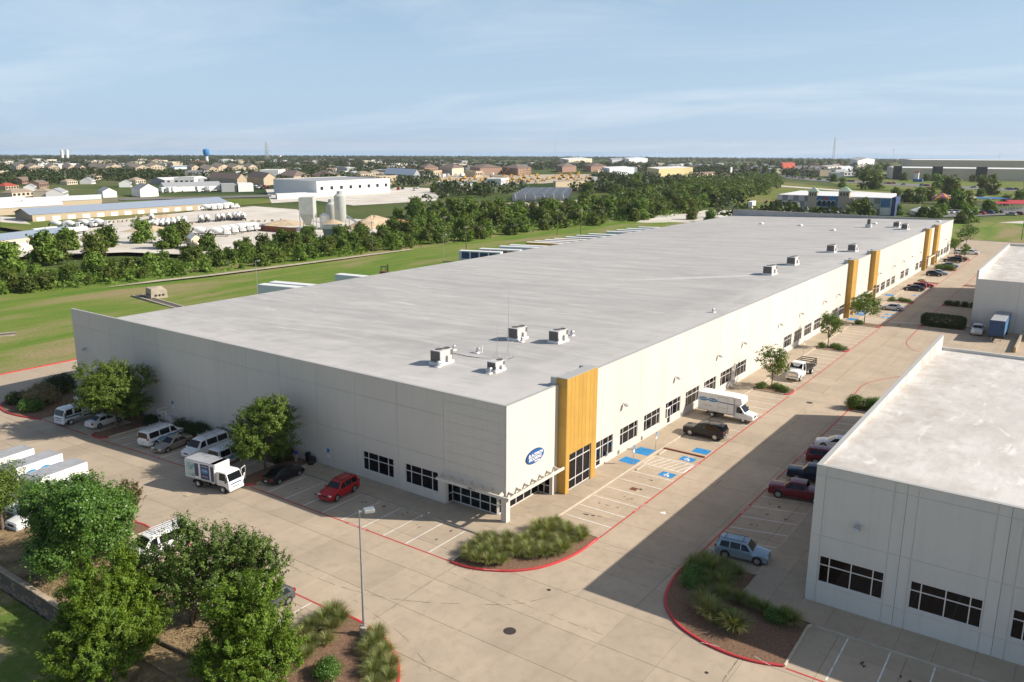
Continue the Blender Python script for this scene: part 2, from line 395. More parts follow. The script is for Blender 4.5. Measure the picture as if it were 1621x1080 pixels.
M['lawn'] = grass_mat('lawn_grass', (0.095, 0.165, 0.028), (0.150, 0.190, 0.045), (0.36, 0.28, 0.16), 0.22)
M['straw'] = grass_mat('dry_bank', (0.25, 0.175, 0.095), (0.33, 0.24, 0.135), (0.10, 0.065, 0.04), 0.30)

# one earth sheet to the horizon, under everything
g = MB(); NR = 72
radii = [0, 60, 160, 262, 330, 900, 1300, 2000, 4500, 12000]; gzs = [-2.6, -2.6, -2.6, -2.6, -1.5, -1.5, -1.5, -6.4, -23.9, -76.4]; gcs = [(100, 100)]*5+[(-58, -42)]*5      # the land falls away beyond the town
for i in range(len(radii)-1):
    for k in range(NR):
        a0, a1 = 2*math.pi*k/NR, 2*math.pi*(k+1)/NR
        q = [(gcs[k_][0]+radii[k_]*math.cos(a_), gcs[k_][1]+radii[k_]*math.sin(a_), gzs[k_]) for k_, a_ in ((i, a0), (i+1, a0), (i+1, a1), (i, a1))]
        g.poly(q[1:] if i == 0 else q)
structure('ground', g, M['ground'])

def sheet(mb, x0, x1, y0, y1, dz, mi=0):
    """flush rectangle following the slope of the paving"""
    ys = [y0] + [c for c in (24.9, 57.1) if y0 < c < y1] + [y1]
    for a, b in zip(ys, ys[1:]):
        mb.poly([(x0, a, gz(0, a)+dz), (x1, a, gz(0, a)+dz), (x1, b, gz(0, b)+dz), (x0, b, gz(0, b)+dz)], mi)
# paved regions
REG = [(-25.4, -2.4, -62.5, 98.5), (-2.4, 60, 75.5, 98.5), (-2.4, 315, -25.7, -2.7), (-25.4, 11.4, -62.5, -25.7), (57.4, 131, -85.5, -25.7), (260.4, 315, -85.5, 2)]
pv = MB()
for r in REG: sheet(pv, *r, -0.035)
pavement = structure('pavement', pv, M['dark_gap'])
cells = []
for i in range(-5, 72):
    for j in range(-16, 26):
        x = -7.0+4.6*i; y = -16.5+4.6*j
        cx, cy = x+2.3, y+2.3
        if any(a <= cx <= b and c <= cy <= d for a, b, c, d in REG): cells.append((math.hypot(cx+57.9, cy+41.9), x, y))
cells.sort()
sl = MB(); sl.cbox(0.012, 4.588, 0.012, 4.588, -0.03, 0.0, 0.006)
slab_me = sl.mesh('paving_slab', M['slab'])
rest = MB()
ns = 0
for d, x, y in cells:
    z0, z1 = gz(0, y), gz(0, y+4.6)
    if -3.2 < x and x+4.6 < 262 and y > -3.1 and y+4.6 < 78: continue       # wholly under the warehouse
    hidden = (x+4.6 < 3 and False)
    if ns < 300 and d < 190:
        o = part('paving_slab', slab_me, None, pavement, (x, y, z0+RND.uniform(-0.002, 0.002)), (math.atan2(z1-z0, 4.6), 0, 0)); ns += 1
    else:
        dz = RND.uniform(-0.002, 0.002)
        rest.hexa([(x+.012, y+.012, z0-.03+dz), (x+4.588, y+.012, z0-.03+dz), (x+4.588, y+4.588, z1-.03+dz), (x+.012, y+4.588, z1-.03+dz),
                   (x+.012, y+.012, z0+dz), (x+4.588, y+.012, z0+dz), (x+4.588, y+4.588, z1+dz), (x+.012, y+4.588, z1+dz)])
structure('far_paving_slabs', rest, M['slab'], 'stuff', parent=pavement)

# grass field beyond the court, lawns
def field(name, x0, x1, y0, y1, nx, ny, z, amp, m, seed):
    rr = np.random.default_rng(seed)
    b = MB(); ph = rr.uniform(0, 6.28, 6)
    def h(x, y):
        e = min(1.0, (x-x0)/6.0, (x1-x)/6.0, (y-y0)/6.0, (y1-y)/6.0); e = max(e, 0.0)
        return z + amp*e*(math.sin(x*0.045+ph[0])+math.sin(y*0.11+ph[1])+0.5*math.sin((x+y)*0.13+ph[2]))
    for i in range(nx+1):
        for j in range(ny+1):
            x = x0+(x1-x0)*i/nx; y = y0+(y1-y0)*j/ny; b.v.append((x, y, h(x, y)))
    for i in range(nx):
        for j in range(ny):
            b.f.append((i*(ny+1)+j, (i+1)*(ny+1)+j, (i+1)*(ny+1)+j+1, i*(ny+1)+j+1)); b.m.append(0)
    return structure(name, b, m, smooth=True)
field('grass_field', -140, 330, 98.62, 185, 90, 24, -1.22, 0.10, M['field'], 3)
field('grass_field', 316.0, 420, -120, 98, 24, 40, -0.35, 0.08, M['field'], 5)
field('lawn', -130, -32.15, -70, 98, 30, 50, -1.75, 0.06, M['lawn'], 8)
field('planted_bank', -31.75, -25.55, -70, 98, 6, 120, -0.12, 0.04, M['straw'], 9)

# kerbs and planting islands
def kerb_run(name, pts, m, w=0.16, h=0.15, closed=False, parent=None):
    """kerb along a line; its bottom reaches a little below the paving"""
    P = [Vector((x, y)) for x, y in pts]; n = len(P)
    rings = []
    for i, p in enumerate(P):
        if closed: a, b = P[i-1], P[(i+1) % n]
        else: a, b = P[max(i-1, 0)], P[min(i+1, n-1)]
        d = (b-a).normalized(); nn = Vector((-d.y, d.x))*(w/2)
        z = gz(p.x, p.y)
        o, q = p+nn, p-nn
        rings.append([(o.x, o.y, z-.04), (q.x, q.y, z-.04), (q.x, q.y, z+h-.03), (q.x*.8+o.x*.2, q.y*.8+o.y*.2, z+h), (o.x*.8+q.x*.2, o.y*.8+q.y*.2, z+h), (o.x, o.y, z+h-.03)])
    if closed: rings.append(rings[0])
    b = MB(); b.loft(rings, caps=not closed)
    return structure(name, b, m, parent=parent)
def smooth_pts(pts, n=5):
    out = []
    for i in range(len(pts)-1):
        p0 = pts[max(i-1, 0)]; p1 = pts[i]; p2 = pts[i+1]; p3 = pts[min(i+2, len(pts)-1)]
        for k in range(n):
            t = k/n
            out.append(tuple(0.5*((2*p1[c])+(-p0[c]+p2[c])*t+(2*p0[c]-5*p1[c]+4*p2[c]-p3[c])*t*t+(-p0[c]+3*p1[c]-3*p2[c]+p3[c])*t**3) for c in (0, 1)))
    out.append(tuple(pts[-1])); return out
def bed(name, pts, h=0.10, mound=0.10, m=None, parent=None):
    """mulch surface filling an island outline, slightly mounded"""
    cx = sum(p[0] for p in pts)/len(pts); cy = sum(p[1] for p in pts)/len(pts)
    b = MB(); rings = []
    for s, e in ((1.0, 0.0), (0.85, 0.6), (0.6, 0.9), (0.3, 1.0)):
        rings.append([(cx+(x-cx)*s, cy+(y-cy)*s, gz(0, cy+(y-cy)*s)+h+mound*e) for x, y in pts])
    b.loft(rings, caps=False); b.poly(rings[-1])
    if b.f and sum((p[0]*q[1]-q[0]*p[1]) for p, q in zip(pts, pts[1:]+pts[:1])) < 0: b.f = [tuple(reversed(f)) for f in b.f]
    return structure(name, b, m or M['mulch'], smooth=True, parent=parent)
# island at the warehouse's near corner
arc1 = smooth_pts([(-8.67, -0.55), (-8.45, -2.6), (-7.25, -5.05), (-5.6, -6.75), (-3.6, -7.75), (-0.9, -8.35), (2.6, -8.42)])
bed('mulch_bed', arc1+[(2.6, -3.3), (-3.05, -3.3), (-3.05, -0.4)])
kerb_run('red_kerb', arc1, M['red_paint'], 0.24)
kerb_run('kerb', [(-8.5, -0.45), (-3.2, -0.12)], M['kerb']); kerb_run('kerb', [(2.68, -3.3), (2.68, -8.3)], M['kerb'])
# island with the lamp post
arcD = smooth_pts([(-19.7, 1.9), (-19.72, -0.6), (-20.05, -3.3), (-20.9, -5.3), (-22.3, -7.2), (-24.6, -8.9), (-27.5, -9.6), (-33, -9.6)])
bed('mulch_bed', arcD+[(-33, 1.9)], 0.10, 0.14)
kerb_run('red_kerb', arcD, M['red_paint'], 0.24); kerb_run('kerb', [(-19.7, 1.95), (-25.5, 1.95)], M['kerb'])
# island before the second building
arcE = smooth_pts([(4.6, -17.05), (0.8, -17.0), (-3.3, -17.9), (-5.7, -19.8), (-6.85, -22.0), (-7.3, -24.4), (-7.1, -26.5), (-6.45, -28.2)])
bed('mulch_bed', arcE+[(-0.25, -28.1), (-0.25, -22.5), (4.5, -22.4)], 0.10, 0.08)
kerb_run('red_kerb', arcE, M['red_paint'], 0.24); kerb_run('kerb', smooth_pts([(-6.4, -28.25), (-3, -28.2), (-0.6, -28.15), (-0.2, -28.5)]), M['kerb'])
# bed along the short facade with its three fingers
for _a, _b in ((26.95, 42.0), (42.0, 57.1), (57.1, 78)): bed('mulch_bed', [(-0.02, _a), (-0.02, _b), (-2.9, _b), (-2.9, _a)], 0.10, 0.0)
for y0, y1 in ((26.95, 29.9), (56.3, 59.3)):
    arc = [(-3.0, y0), (-7.7, y0+.05), (-8.45, y0+.5), (-8.6, y0+1.4), (-8.45, y1-.5), (-7.7, y1-.05), (-3.0, y1)]
    bed('mulch_bed', arc, 0.10, 0.06)
    kerb_run('kerb', [(-2.9, y0), (-7.7, y0)], M['kerb']); kerb_run('kerb', [(-2.9, y1), (-7.7, y1)], M['kerb'])
    kerb_run('red_kerb', smooth_pts([(-7.7, y0), (-8.45, y0+.45), (-8.65, y0+1.4), (-8.45, y1-.45), (-7.7, y1)]), M['red_paint'], 0.22)
arcF = smooth_pts([(-9.2, 70.3), (-10.3, 74), (-10.6, 78), (-9.4, 81.8), (-6.5, 83.8), (-2.0, 84.5)])
bed('mulch_bed', arcF+[(-0.1, 78.2), (-3.2, 70.2)], 0.10, 0.08)
kerb_run('red_kerb', arcF, M['red_paint'], 0.22); kerb_run('kerb', [(-9.2, 70.2), (-2.9, 70.0)], M['kerb'])
kerb_run('kerb', [(-2.95, 29.95), (-2.95, 56.25)], M['kerb']); kerb_run('kerb', [(-2.95, 59.35), (-2.95, 70.0)], M['kerb'])
# island between the stalls facing the warehouse
bed('mulch_bed', [(-20.3, 26.0), (-20.1, 27.4), (-20.3, 28.8), (-25.4, 28.9), (-25.4, 25.9)], 0.10, 0.05)
kerb_run('red_kerb', [(-20.6, 25.85), (-20.15, 26.2), (-20.05, 27.4), (-20.15, 28.6), (-20.6, 28.95)], M['red_paint'], 0.22)
kerb_run('kerb', [(-20.6, 25.85), (-25.5, 25.8)], M['kerb']); kerb_run('kerb', [(-20.6, 28.95), (-25.5, 29.0)], M['kerb'])
kerb_run('kerb', [(-25.5, 1.95), (-25.5, 25.8)], M['kerb']); kerb_run('kerb', [(-25.5, 29.0), (-25.5, 98)], M['kerb'])
# islands along the sunlit facade
ISL = [(57.9, 61.2), (90.0, 92.9), (115.3, 118.2), (148.2, 151.2), (183.0, 185.6), (213.4, 216.2), (243.2, 246.0)]
for x0, x1 in ISL:
    out = [(x0, -3.3), (x0, -7.6), (x0+.5, -8.25), ((x0+x1)/2, -8.4), (x1-.5, -8.25), (x1, -7.6), (x1, -3.3)]
    bed('mulch_bed', out, 0.10, 0.08); kerb_run('kerb', out[:3], M['kerb']); kerb_run('kerb', out[4:], M['kerb'])
    kerb_run('red_kerb', smooth_pts(out[1:6]), M['red_paint'], 0.2)
# islands on the far side of the drive
for x0, x1, ya, yb in ((56.0, 58.6, -17.0, -22.3), (121.8, 125.2, -14.6, -22.5), (184.5, 187.2, -14.4, -22.5), (149.5, 152.0, -14.4, -22.5)):
    out = [(x0, yb), (x0, ya-.7), (x0+.6, ya), (x1-.6, ya), (x1, ya-.7), (x1, yb)]
    bed('mulch_bed', out, 0.10, 0.08); kerb_run('kerb', out[:2], M['kerb']); kerb_run('kerb', out[4:], M['kerb']); kerb_run('red_kerb', smooth_pts(out[1:5]), M['red_paint'], 0.2)
kerb_run('red_kerb', [(-140, 98.5), (60, 98.5), (300, 98.5)], M['red_paint'], 0.22, 0.16)
kerb_run('kerb', [(315.2, -85), (315.2, 2)], M['kerb'])

# sidewalks: a bed with raised slabs, kerb edge in front
walk = MB()
for r in ((-3.05, 0.2, -3.0, 26.85), (0.2, 260.6, -3.0, 0.3), (-0.15, 3.3, -85, -22.45), (3.3, 59, -26.8, -22.45), (126, 186, -23.4, -18.4)):
    walk.box(*r, -0.30, -0.028)
sidewalk = structure('sidewalk', walk, M['dark_gap'])
def walk_slabs(x0, x1, y0, y1, nx, ny):
    dx, dy = (x1-x0)/nx, (y1-y0)/ny
    b = MB(); b.cbox(0.008, dx-.008, 0.008, dy-.008, -0.03, 0.0, 0.006); me = b.mesh('sidewalk_slab', M['walk'])
    for i in range(nx):
        for j in range(ny): part('sidewalk_slab', me, None, sidewalk, (x0+i*dx, y0+j*dy, RND.uniform(-.002, .002)))
walk_slabs(-3.05, 0.0, 0.0, 26.85, 2, 14); walk_slabs(-3.05, 0.0, -3.0, 0.0, 2, 2); walk_slabs(0.0, 260.4, -3.0, 0.0, 85, 1)
walk_slabs(0.0, 8.0, 0.0, 1.72, 4, 1); walk_slabs(0.0, 1.0, 1.72, 7.5, 1, 3)
walk_slabs(-0.15, 3.15, -58.1, -26.7, 1, 13); walk_slabs(-0.15, 59, -26.7, -22.45, 18, 2); walk_slabs(126, 186, -23.0, -18.4, 15, 1)
kerb_run('kerb', [(-3.13, -0.1), (-3.13, 26.85)], M['kerb'], 0.15); kerb_run('kerb', [(2.7, -3.07), (57.9, -3.07)], M['kerb'], 0.15)
for a, b in zip(ISL, ISL[1:]+[(259.5, 0)]): kerb_run('kerb', [(a[1], -3.07), (b[0], -3.07)], M['kerb'], 0.15)
kerb_run('kerb', [(-0.23, -28.4), (-0.23, -85)], M['kerb'], 0.15); kerb_run('kerb', [(4.6, -22.38), (56, -22.38)], M['kerb'], 0.15)
kerb_run('kerb', [(125.2, -18.3), (186, -18.3)], M['kerb'], 0.15)

# painted markings, 4 mm above the slabs
def stroke(mb, a, b, w, dz=0.005, wob=0.0):
    d = Vector((b[0]-a[0], b[1]-a[1])); Ln = d.length; d.normalize(); nn = Vector((-d.y, d.x))*(w/2)
    ts = sorted({0.0, 1.0} | {(c-a[1])/(b[1]-a[1]) for c in (24.9, 57.1) if abs(b[1]-a[1]) > 1e-6 and 0 < (c-a[1])/(b[1]-a[1]) < 1})
    for t0, t1 in zip(ts, ts[1:]):
        p = (a[0]+(b[0]-a[0])*t0, a[1]+(b[1]-a[1])*t0); q = (a[0]+(b[0]-a[0])*t1, a[1]+(b[1]-a[1])*t1)
        mb.poly([(p[0]-nn.x, p[1]-nn.y, gz(0, p[1])+dz), (q[0]-nn.x, q[1]-nn.y, gz(0, q[1])+dz), (q[0]+nn.x, q[1]+nn.y, gz(0, q[1])+dz), (p[0]+nn.x, p[1]+nn.y, gz(0, p[1])+dz)])
def line_obj(name, runs, w, m, dz=0.005):
    b = MB()
    for pts in runs:
        for p, q in zip(pts, pts[1:]): stroke(b, p, q, w, dz)
    b.f = [f for f in b.f]
    return structure(name, b, m)
def fix_up(o):
    for p in o.data.polygons:
        if p.normal.z < 0: p.flip()
    return o
def bay_line(a, b): fix_up(line_obj('parking_line', [[a, b]], 0.11, M['stripe'], 0.006))
for i in range(9): bay_line((-3.3, 2.27+2.74*i), (-8.45, 2.27+2.74*i))
for y in (32.6, 35.3, 38.1, 40.8, 43.5, 46.3, 49.0, 51.8, 54.5, 62.0, 64.8, 67.5): bay_line((-3.2, y), (-8.5, y))
for i in range(8): bay_line((-20.0, 4.2+2.74*i), (-25.3, 4.2+2.74*i))
for i in range(12): bay_line((-20.0, 31.6+2.74*i), (-25.3, 31.6+2.74*i))
for i in range(6): bay_line((5.28+2.74*i, -3.3), (5.28+2.74*i, -8.35))
for x in (30.0, 32.8, 35.6, 38.4, 41.1, 43.9, 46.6, 49.4, 52.2, 55.0): bay_line((x, -3.4), (x+.25, -8.35))
x = 64.2
for n, xs in ((9, 64.2), (8, 95.5), (10, 121.0), (11, 153.5), (10, 188.0), (9, 218.6), (5, 248.6)):
    for k in range(n): bay_line((xs+2.74*k, -3.4), (xs+2.74*k, -8.35))
for i in range(-1, 16): bay_line((9.2+2.87*i if i >= 0 else 6.9, -17.3), (10.45+2.87*i if i >= 0 else 7.5, -22.2))
for i in range(8): bay_line((-0.35, -30.95-2.87*i), (-6.3, -31.0-2.87*i))
for i in range(8): bay_line((127.5+2.74*i, -14.6), (127.5+2.74*i, -18.2)); bay_line((154.5+2.74*i, -14.6), (154.5+2.74*i, -18.2))
# access aisle hatching and the long bar beside it
ha = MB()
for x in (21.72, 24.55): stroke(ha, (x, -3.4), (x, -8.3), 0.11)
stroke(ha, (21.72, -3.45), (24.55, -3.45), 0.11); stroke(ha, (21.72, -8.27), (24.55, -8.27), 0.11)
for k in range(7): stroke(ha, (21.8, -4.3-0.72*k+0.5), (24.5, -4.3-0.72*k-.35 if -4.3-0.72*k-.35 > -8.2 else -8.2), 0.10, 0.0055)
fix_up(structure('access_aisle_hatching', ha, M['stripe']))
ha = MB()
for k in range(9): stroke(ha, (119.0+0.75*k, -3.6), (119.6+.75*k, -8.2), 0.10)
for k in range(16): stroke(ha, (122.6+.14*k, -8.8-.34*k), (123.5+.14*k, -8.9-.34*k), 0.16)
fix_up(structure('crosswalk_marking', ha, M['stripe']))
# red fire-lane lines with stencilled words
RED = [[(-8.57, -0.6), (-8.57, 26.9)], [(-8.65, 30.0), (-8.7, 56.2)], [(-8.75, 59.4), (-9.1, 70.2)], [(2.8, -8.46), (57.8, -8.46)],
       [(-19.85, 2.0), (-19.85, 25.8)], [(-19.9, 29.0), (-19.9, 75)], [(4.7, -17.08), (56, -17.08)], [(-6.55, -28.4), (-6.65, -60)],
       [(98.3, -18.6), (99.2, -17.4), (101.0, -16.4), (103.5, -15.5), (106.2, -15.1), (121.6, -14.7)], [(125.3, -14.6), (149.4, -14.4)], [(152.1, -14.4), (184.4, -14.4)], [(187.3, -14.4), (250, -14.4)],
       [(58.7, -17.0), (64, -15.9), (69.1, -15.6), (72.1, -16.1), (75.7, -17.5), (78.6, -19.2)]]
for a, b in zip(ISL, ISL[1:]+[(272, 0)]): RED.append([(a[1], -8.4), (b[0], -8.4)])
for r in RED: fix_up(line_obj('fire_lane_line', [r], 0.16, M['red_line'], 0.008))
fl = text_mesh('FIRE LANE   NO PARKING', 0.20, M['white'], 0.001)
for x, y, r in ((-8.57, 11.0, 90), (-8.66, 45.0, 90), (10.9, -8.46, 0), (24.2, -8.46, 0), (47.0, -8.46, 0), (16.6, -17.08, 0), (34.5, -17.08, 0), (-19.85, 8.5, 90)):
    b = MB(); b.poly([(x-(1.5 if r == 0 else .13), y-(.13 if r == 0 else 1.5), gz(0, y-(0 if r == 0 else 1.5))+.011), (x+(1.5 if r == 0 else .13), y-(.13 if r == 0 else 1.5), gz(0, y-(0 if r == 0 else 1.5))+.011),
                      (x+(1.5 if r == 0 else .13), y+(.13 if r == 0 else 1.5), gz(0, y+(0 if r == 0 else 1.5))+.011), (x-(1.5 if r == 0 else .13), y+(.13 if r == 0 else 1.5), gz(0, y+(0 if r == 0 else 1.5))+.011)])
    pt = structure('fire_lane_stencil', b, M['red_line'])
    sl_ = (gz(0, y+1)-gz(0, y-1))/2 if r else 0.0
    o = part('lettering', fl, None, pt, (x, y, gz(0, y)+.016), (0, -math.atan(sl_), rad(r)))
# words on the sides of the red kerbs
fk = text_mesh('FIRE LANE  NO PARKING', 0.115, M['white'], 0.001)
for x, y, az in ((-7.86, -4.2, -57), (1.3, -8.53, 2), (-7.18, -23.2, -78), (-6.9, -26.9, -107), (-20.4, -4.35, 245), (-21.2, -5.75, 238)):
    o = structure('kerb_lettering', fk.copy(), None)
    o.location = (x, y, gz(0, y)+0.157); o.rotation_euler = (0, 0, rad(az if az < 180 else az-180+180))
# blue access pads, wheelchair symbols, arrow
def wheelchair(name, x, y, s, rot):
    b = MB()
    for q in ((-s*.62, s*.62, -s*.5, s*.5),): b.poly([(q[0], q[2], 0), (q[1], q[2], 0), (q[1], q[3], 0), (q[0], q[3], 0)], 0)
    r = 0.24*s; z = 0.004; n = 14                                     # wheel ring, back, seat, leg, head
    for k in range(n):
        a0 = math.pi*(0.75+1.25*k/n); a1 = math.pi*(0.75+1.25*(k+1)/n)
        b.poly([(r*math.cos(t)*q, r*math.sin(t)*q-.08*s, z) for t, q in ((a0, 1), (a1, 1), (a1, .72), (a0, .72))][::-1], 1)
    b.poly([(-.10*s, -.10*s, z), (-.01*s, -.10*s, z), (-.03*s, .25*s, z), (-.10*s, .25*s, z)], 1)
    b.poly([(-.06*s, -.05*s, z+.001), (.16*s, -.05*s, z+.001), (.16*s, .02*s, z+.001), (-.06*s, .02*s, z+.001)], 1)
    b.poly([(.10*s, -.30*s, z+.002), (.30*s, -.34*s, z+.002), (.31*s, -.27*s, z+.002), (.17*s, -.05*s, z+.002), (.10*s, -.05*s, z+.002)], 1)
    b.disc((-.06*s, .34*s, z), .065*s, n=10, mi=1)
    o = structure(name, b, [M['blue_paint'], M['white']]); o.location = (x, y, gz(0, y)+.007); o.rotation_euler = (0, 0, rad(rot)); return o
for x, y in ((20.2, -7.0), (25.85, -6.9), (136.5, -7.4), (127.5, -7.0), (131.5, -7.0), (161.2, -7.2), (227.0, -7.2)): wheelchair('wheelchair_marking', x, y, 1.35, -93)
for x0, x1, y0, y1, z in ((20.35, 22.05, -2.9, -0.9, .006), (23.7, 25.9, -2.9, -0.85, .006), (119.2, 121.5, -2.9, -1.0, .006), (126.0, 128.2, -2.9, -1.0, .006), (129.3, 131.2, -2.9, -1.0, .006), (155.6, 158.0, -2.8, -.8, .006), (238.5, 241.5, -2.8, -.8, .006)):
    b = MB(); b.poly([(x0, y0, z), (x1, y0, z), (x1, y1, z), (x0, y1, z)]); structure('blue_ramp_pad', b, M['blue_paint'])
b = MB(); b.box(27.6, 30.2, -8.3, -3.1, gz(0, 0)-.02, -0.06); structure('parking_ramp', b, M['walk'])
b = MB(); b.poly([(28.2, -8.2, -.054), (29.8, -8.2, -.054), (29.8, -6.3, -.054), (28.2, -6.3, -.054)]); structure('blue_ramp_pad', b, M['blue_paint'])
b = MB(); b.poly([(11.0, -11.2, gz(0, 0)+.006), (11.5, -10.9, gz(0, 0)+.006), (11.1, -10.5, gz(0, 0)+.006), (10.9, -10.8, gz(0, 0)+.006)]); structure('paint_spot', b, M['white'])
# concrete pads behind, creek-side path, concrete yard, roads
def pad(name, pts, z, m):
    b = MB(); b.poly([(x, y, z) for x, y in pts]); return fix_up(structure(name, b, m))
M['yard'] = mat('yard_concrete', (0.66, 0.615, 0.545), 0.95, col2=(0.50, 0.455, 0.385), scale=0.05, space='World', detail=8)
M['asphalt'] = mat('asphalt', (0.16, 0.155, 0.15), 0.9, var=0.2, scale=0.08, space='World')
M['path'] = mat('path_dirt', (0.42, 0.36, 0.27), 0.95, var=0.15, scale=0.4, space='World')
# ---------------------------------------------------------------- tilt-up buildings
class Wall:
    """wall frame: u along the wall, d outwards, z up"""
    def __init__(s, o, u, n): s.o = Vector(o); s.u = Vector(u); s.n = Vector(n)
    def p(s, u, d, z): return s.o + s.u*u + s.n*d + Vector((0, 0, z))
    def box(s, mb, u0, u1, d0, d1, z0, z1, mi=0):
        pts = [s.p(u0, d0, z0), s.p(u1, d0, z0), s.p(u1, d1, z0), s.p(u0, d1, z0), s.p(u0, d0, z1), s.p(u1, d0, z1), s.p(u1, d1, z1), s.p(u0, d1, z1)]
        if s.u.cross(s.n).z < 0: pts = [pts[i] for i in (3, 2, 1, 0, 7, 6, 5, 4)]
        mb.hexa(pts, mi)
def wall_panel(parent, W, u0, u1, z0, z1, m, openings=(), ugro=(), zgro=(), th=0.22, gd=0.022, gw=0.035, joint=0.012, ztop=None):
    """one tilt-up panel: openings left out, grooves recessed"""
    us = {u0+joint, u1-joint}; zs = {z0, z1}
    for g in ugro: us |= {g-gw/2, g+gw/2}
    for g in zgro: zs |= {g-gw/2, g+gw/2}
    for a, b, c, d in openings: us |= {a, b}; zs |= {c, d}
    us = sorted(u for u in us if u0 <= u <= u1); zs = sorted(z for z in zs if z0 <= z <= z1)
    mb = MB()
    for a, b in zip(us, us[1:]):
        for c, d in zip(zs, zs[1:]):
            if b-a < 1e-4 or d-c < 1e-4: continue
            uc, zc = (a+b)/2, (c+d)/2
            if any(o[0] < uc < o[1] and o[2] < zc < o[3] for o in openings): continue
            gr = any(abs(uc-g) < gw/2 for g in ugro) or any(abs(zc-g) < gw/2 for g in zgro)
            W.box(mb, a, b, -th, -gd if gr else 0.0, c, d)
    return part('wall_panel', mb, m, parent)
def window(parent, W, u0, u1, z0, z1, cols, rows, depth=0.12, bar=0.075, glass=None, name='window', fm=None, one=False):
    """frame with each pane a child; cols/rows are the bar positions as fractions"""
    mb = MB(); fm = fm or M['frame']
    cs = [0]+list(cols)+[1]; rs = [0]+list(rows)+[1]
    U = lambda t: u0+(u1-u0)*t
    Z = lambda t: z0+(z1-z0)*t
    h = bar/2
    W.box(mb, u0, u1, -depth-.05, -depth+.05, z0, z0+bar); W.box(mb, u0, u1, -depth-.05, -depth+.05, z1-bar, z1)
    W.box(mb, u0, u0+bar, -depth-.05, -depth+.048, z0+bar, z1-bar); W.box(mb, u1-bar, u1, -depth-.05, -depth+.048, z0+bar, z1-bar)
    for t in cols: W.box(mb, U(t)-h, U(t)+h, -depth-.05, -depth+.045, z0+bar, z1-bar)
    for t in rows: W.box(mb, u0+bar, u1-bar, -depth-.05, -depth+.042, Z(t)-h, Z(t)+h)
    f = part(name, mb, fm, parent)
    allp = MB()
    for a, b in zip(cs, cs[1:]):
        for c, d in zip(rs, rs[1:]):
            q = allp if one else MB()
            W.box(q, U(a)+h, U(b)-h, -depth-.03, -depth-.005, Z(c)+h, Z(d)-h)
            if not one: part('pane', q, glass or M['glass'], f)
    if one: part('panes', allp, glass or M['glass'], f)
    return f
def wall_light(parent, W, u, z):
    b = MB()
    W.box(b, u-.06, u+.06, 0.0, .35, z+.05, z+.15); 
    b2 = [W.p(u-.24, .28, z-.08), W.p(u+.24, .28, z-.08), W.p(u+.24, .72, z-.16), W.p(u-.24, .72, z-.16), W.p(u-.20, .28, z+.20), W.p(u+.20, .28, z+.20), W.p(u+.20, .66, z+.06), W.p(u-.20, .66, z+.06)]
    if W.u.cross(W.n).z < 0: b2 = [b2[i] for i in (3, 2, 1, 0, 7, 6, 5, 4)]
    b.hexa(b2)
    return part('wall_light', b, M['steel'], parent)

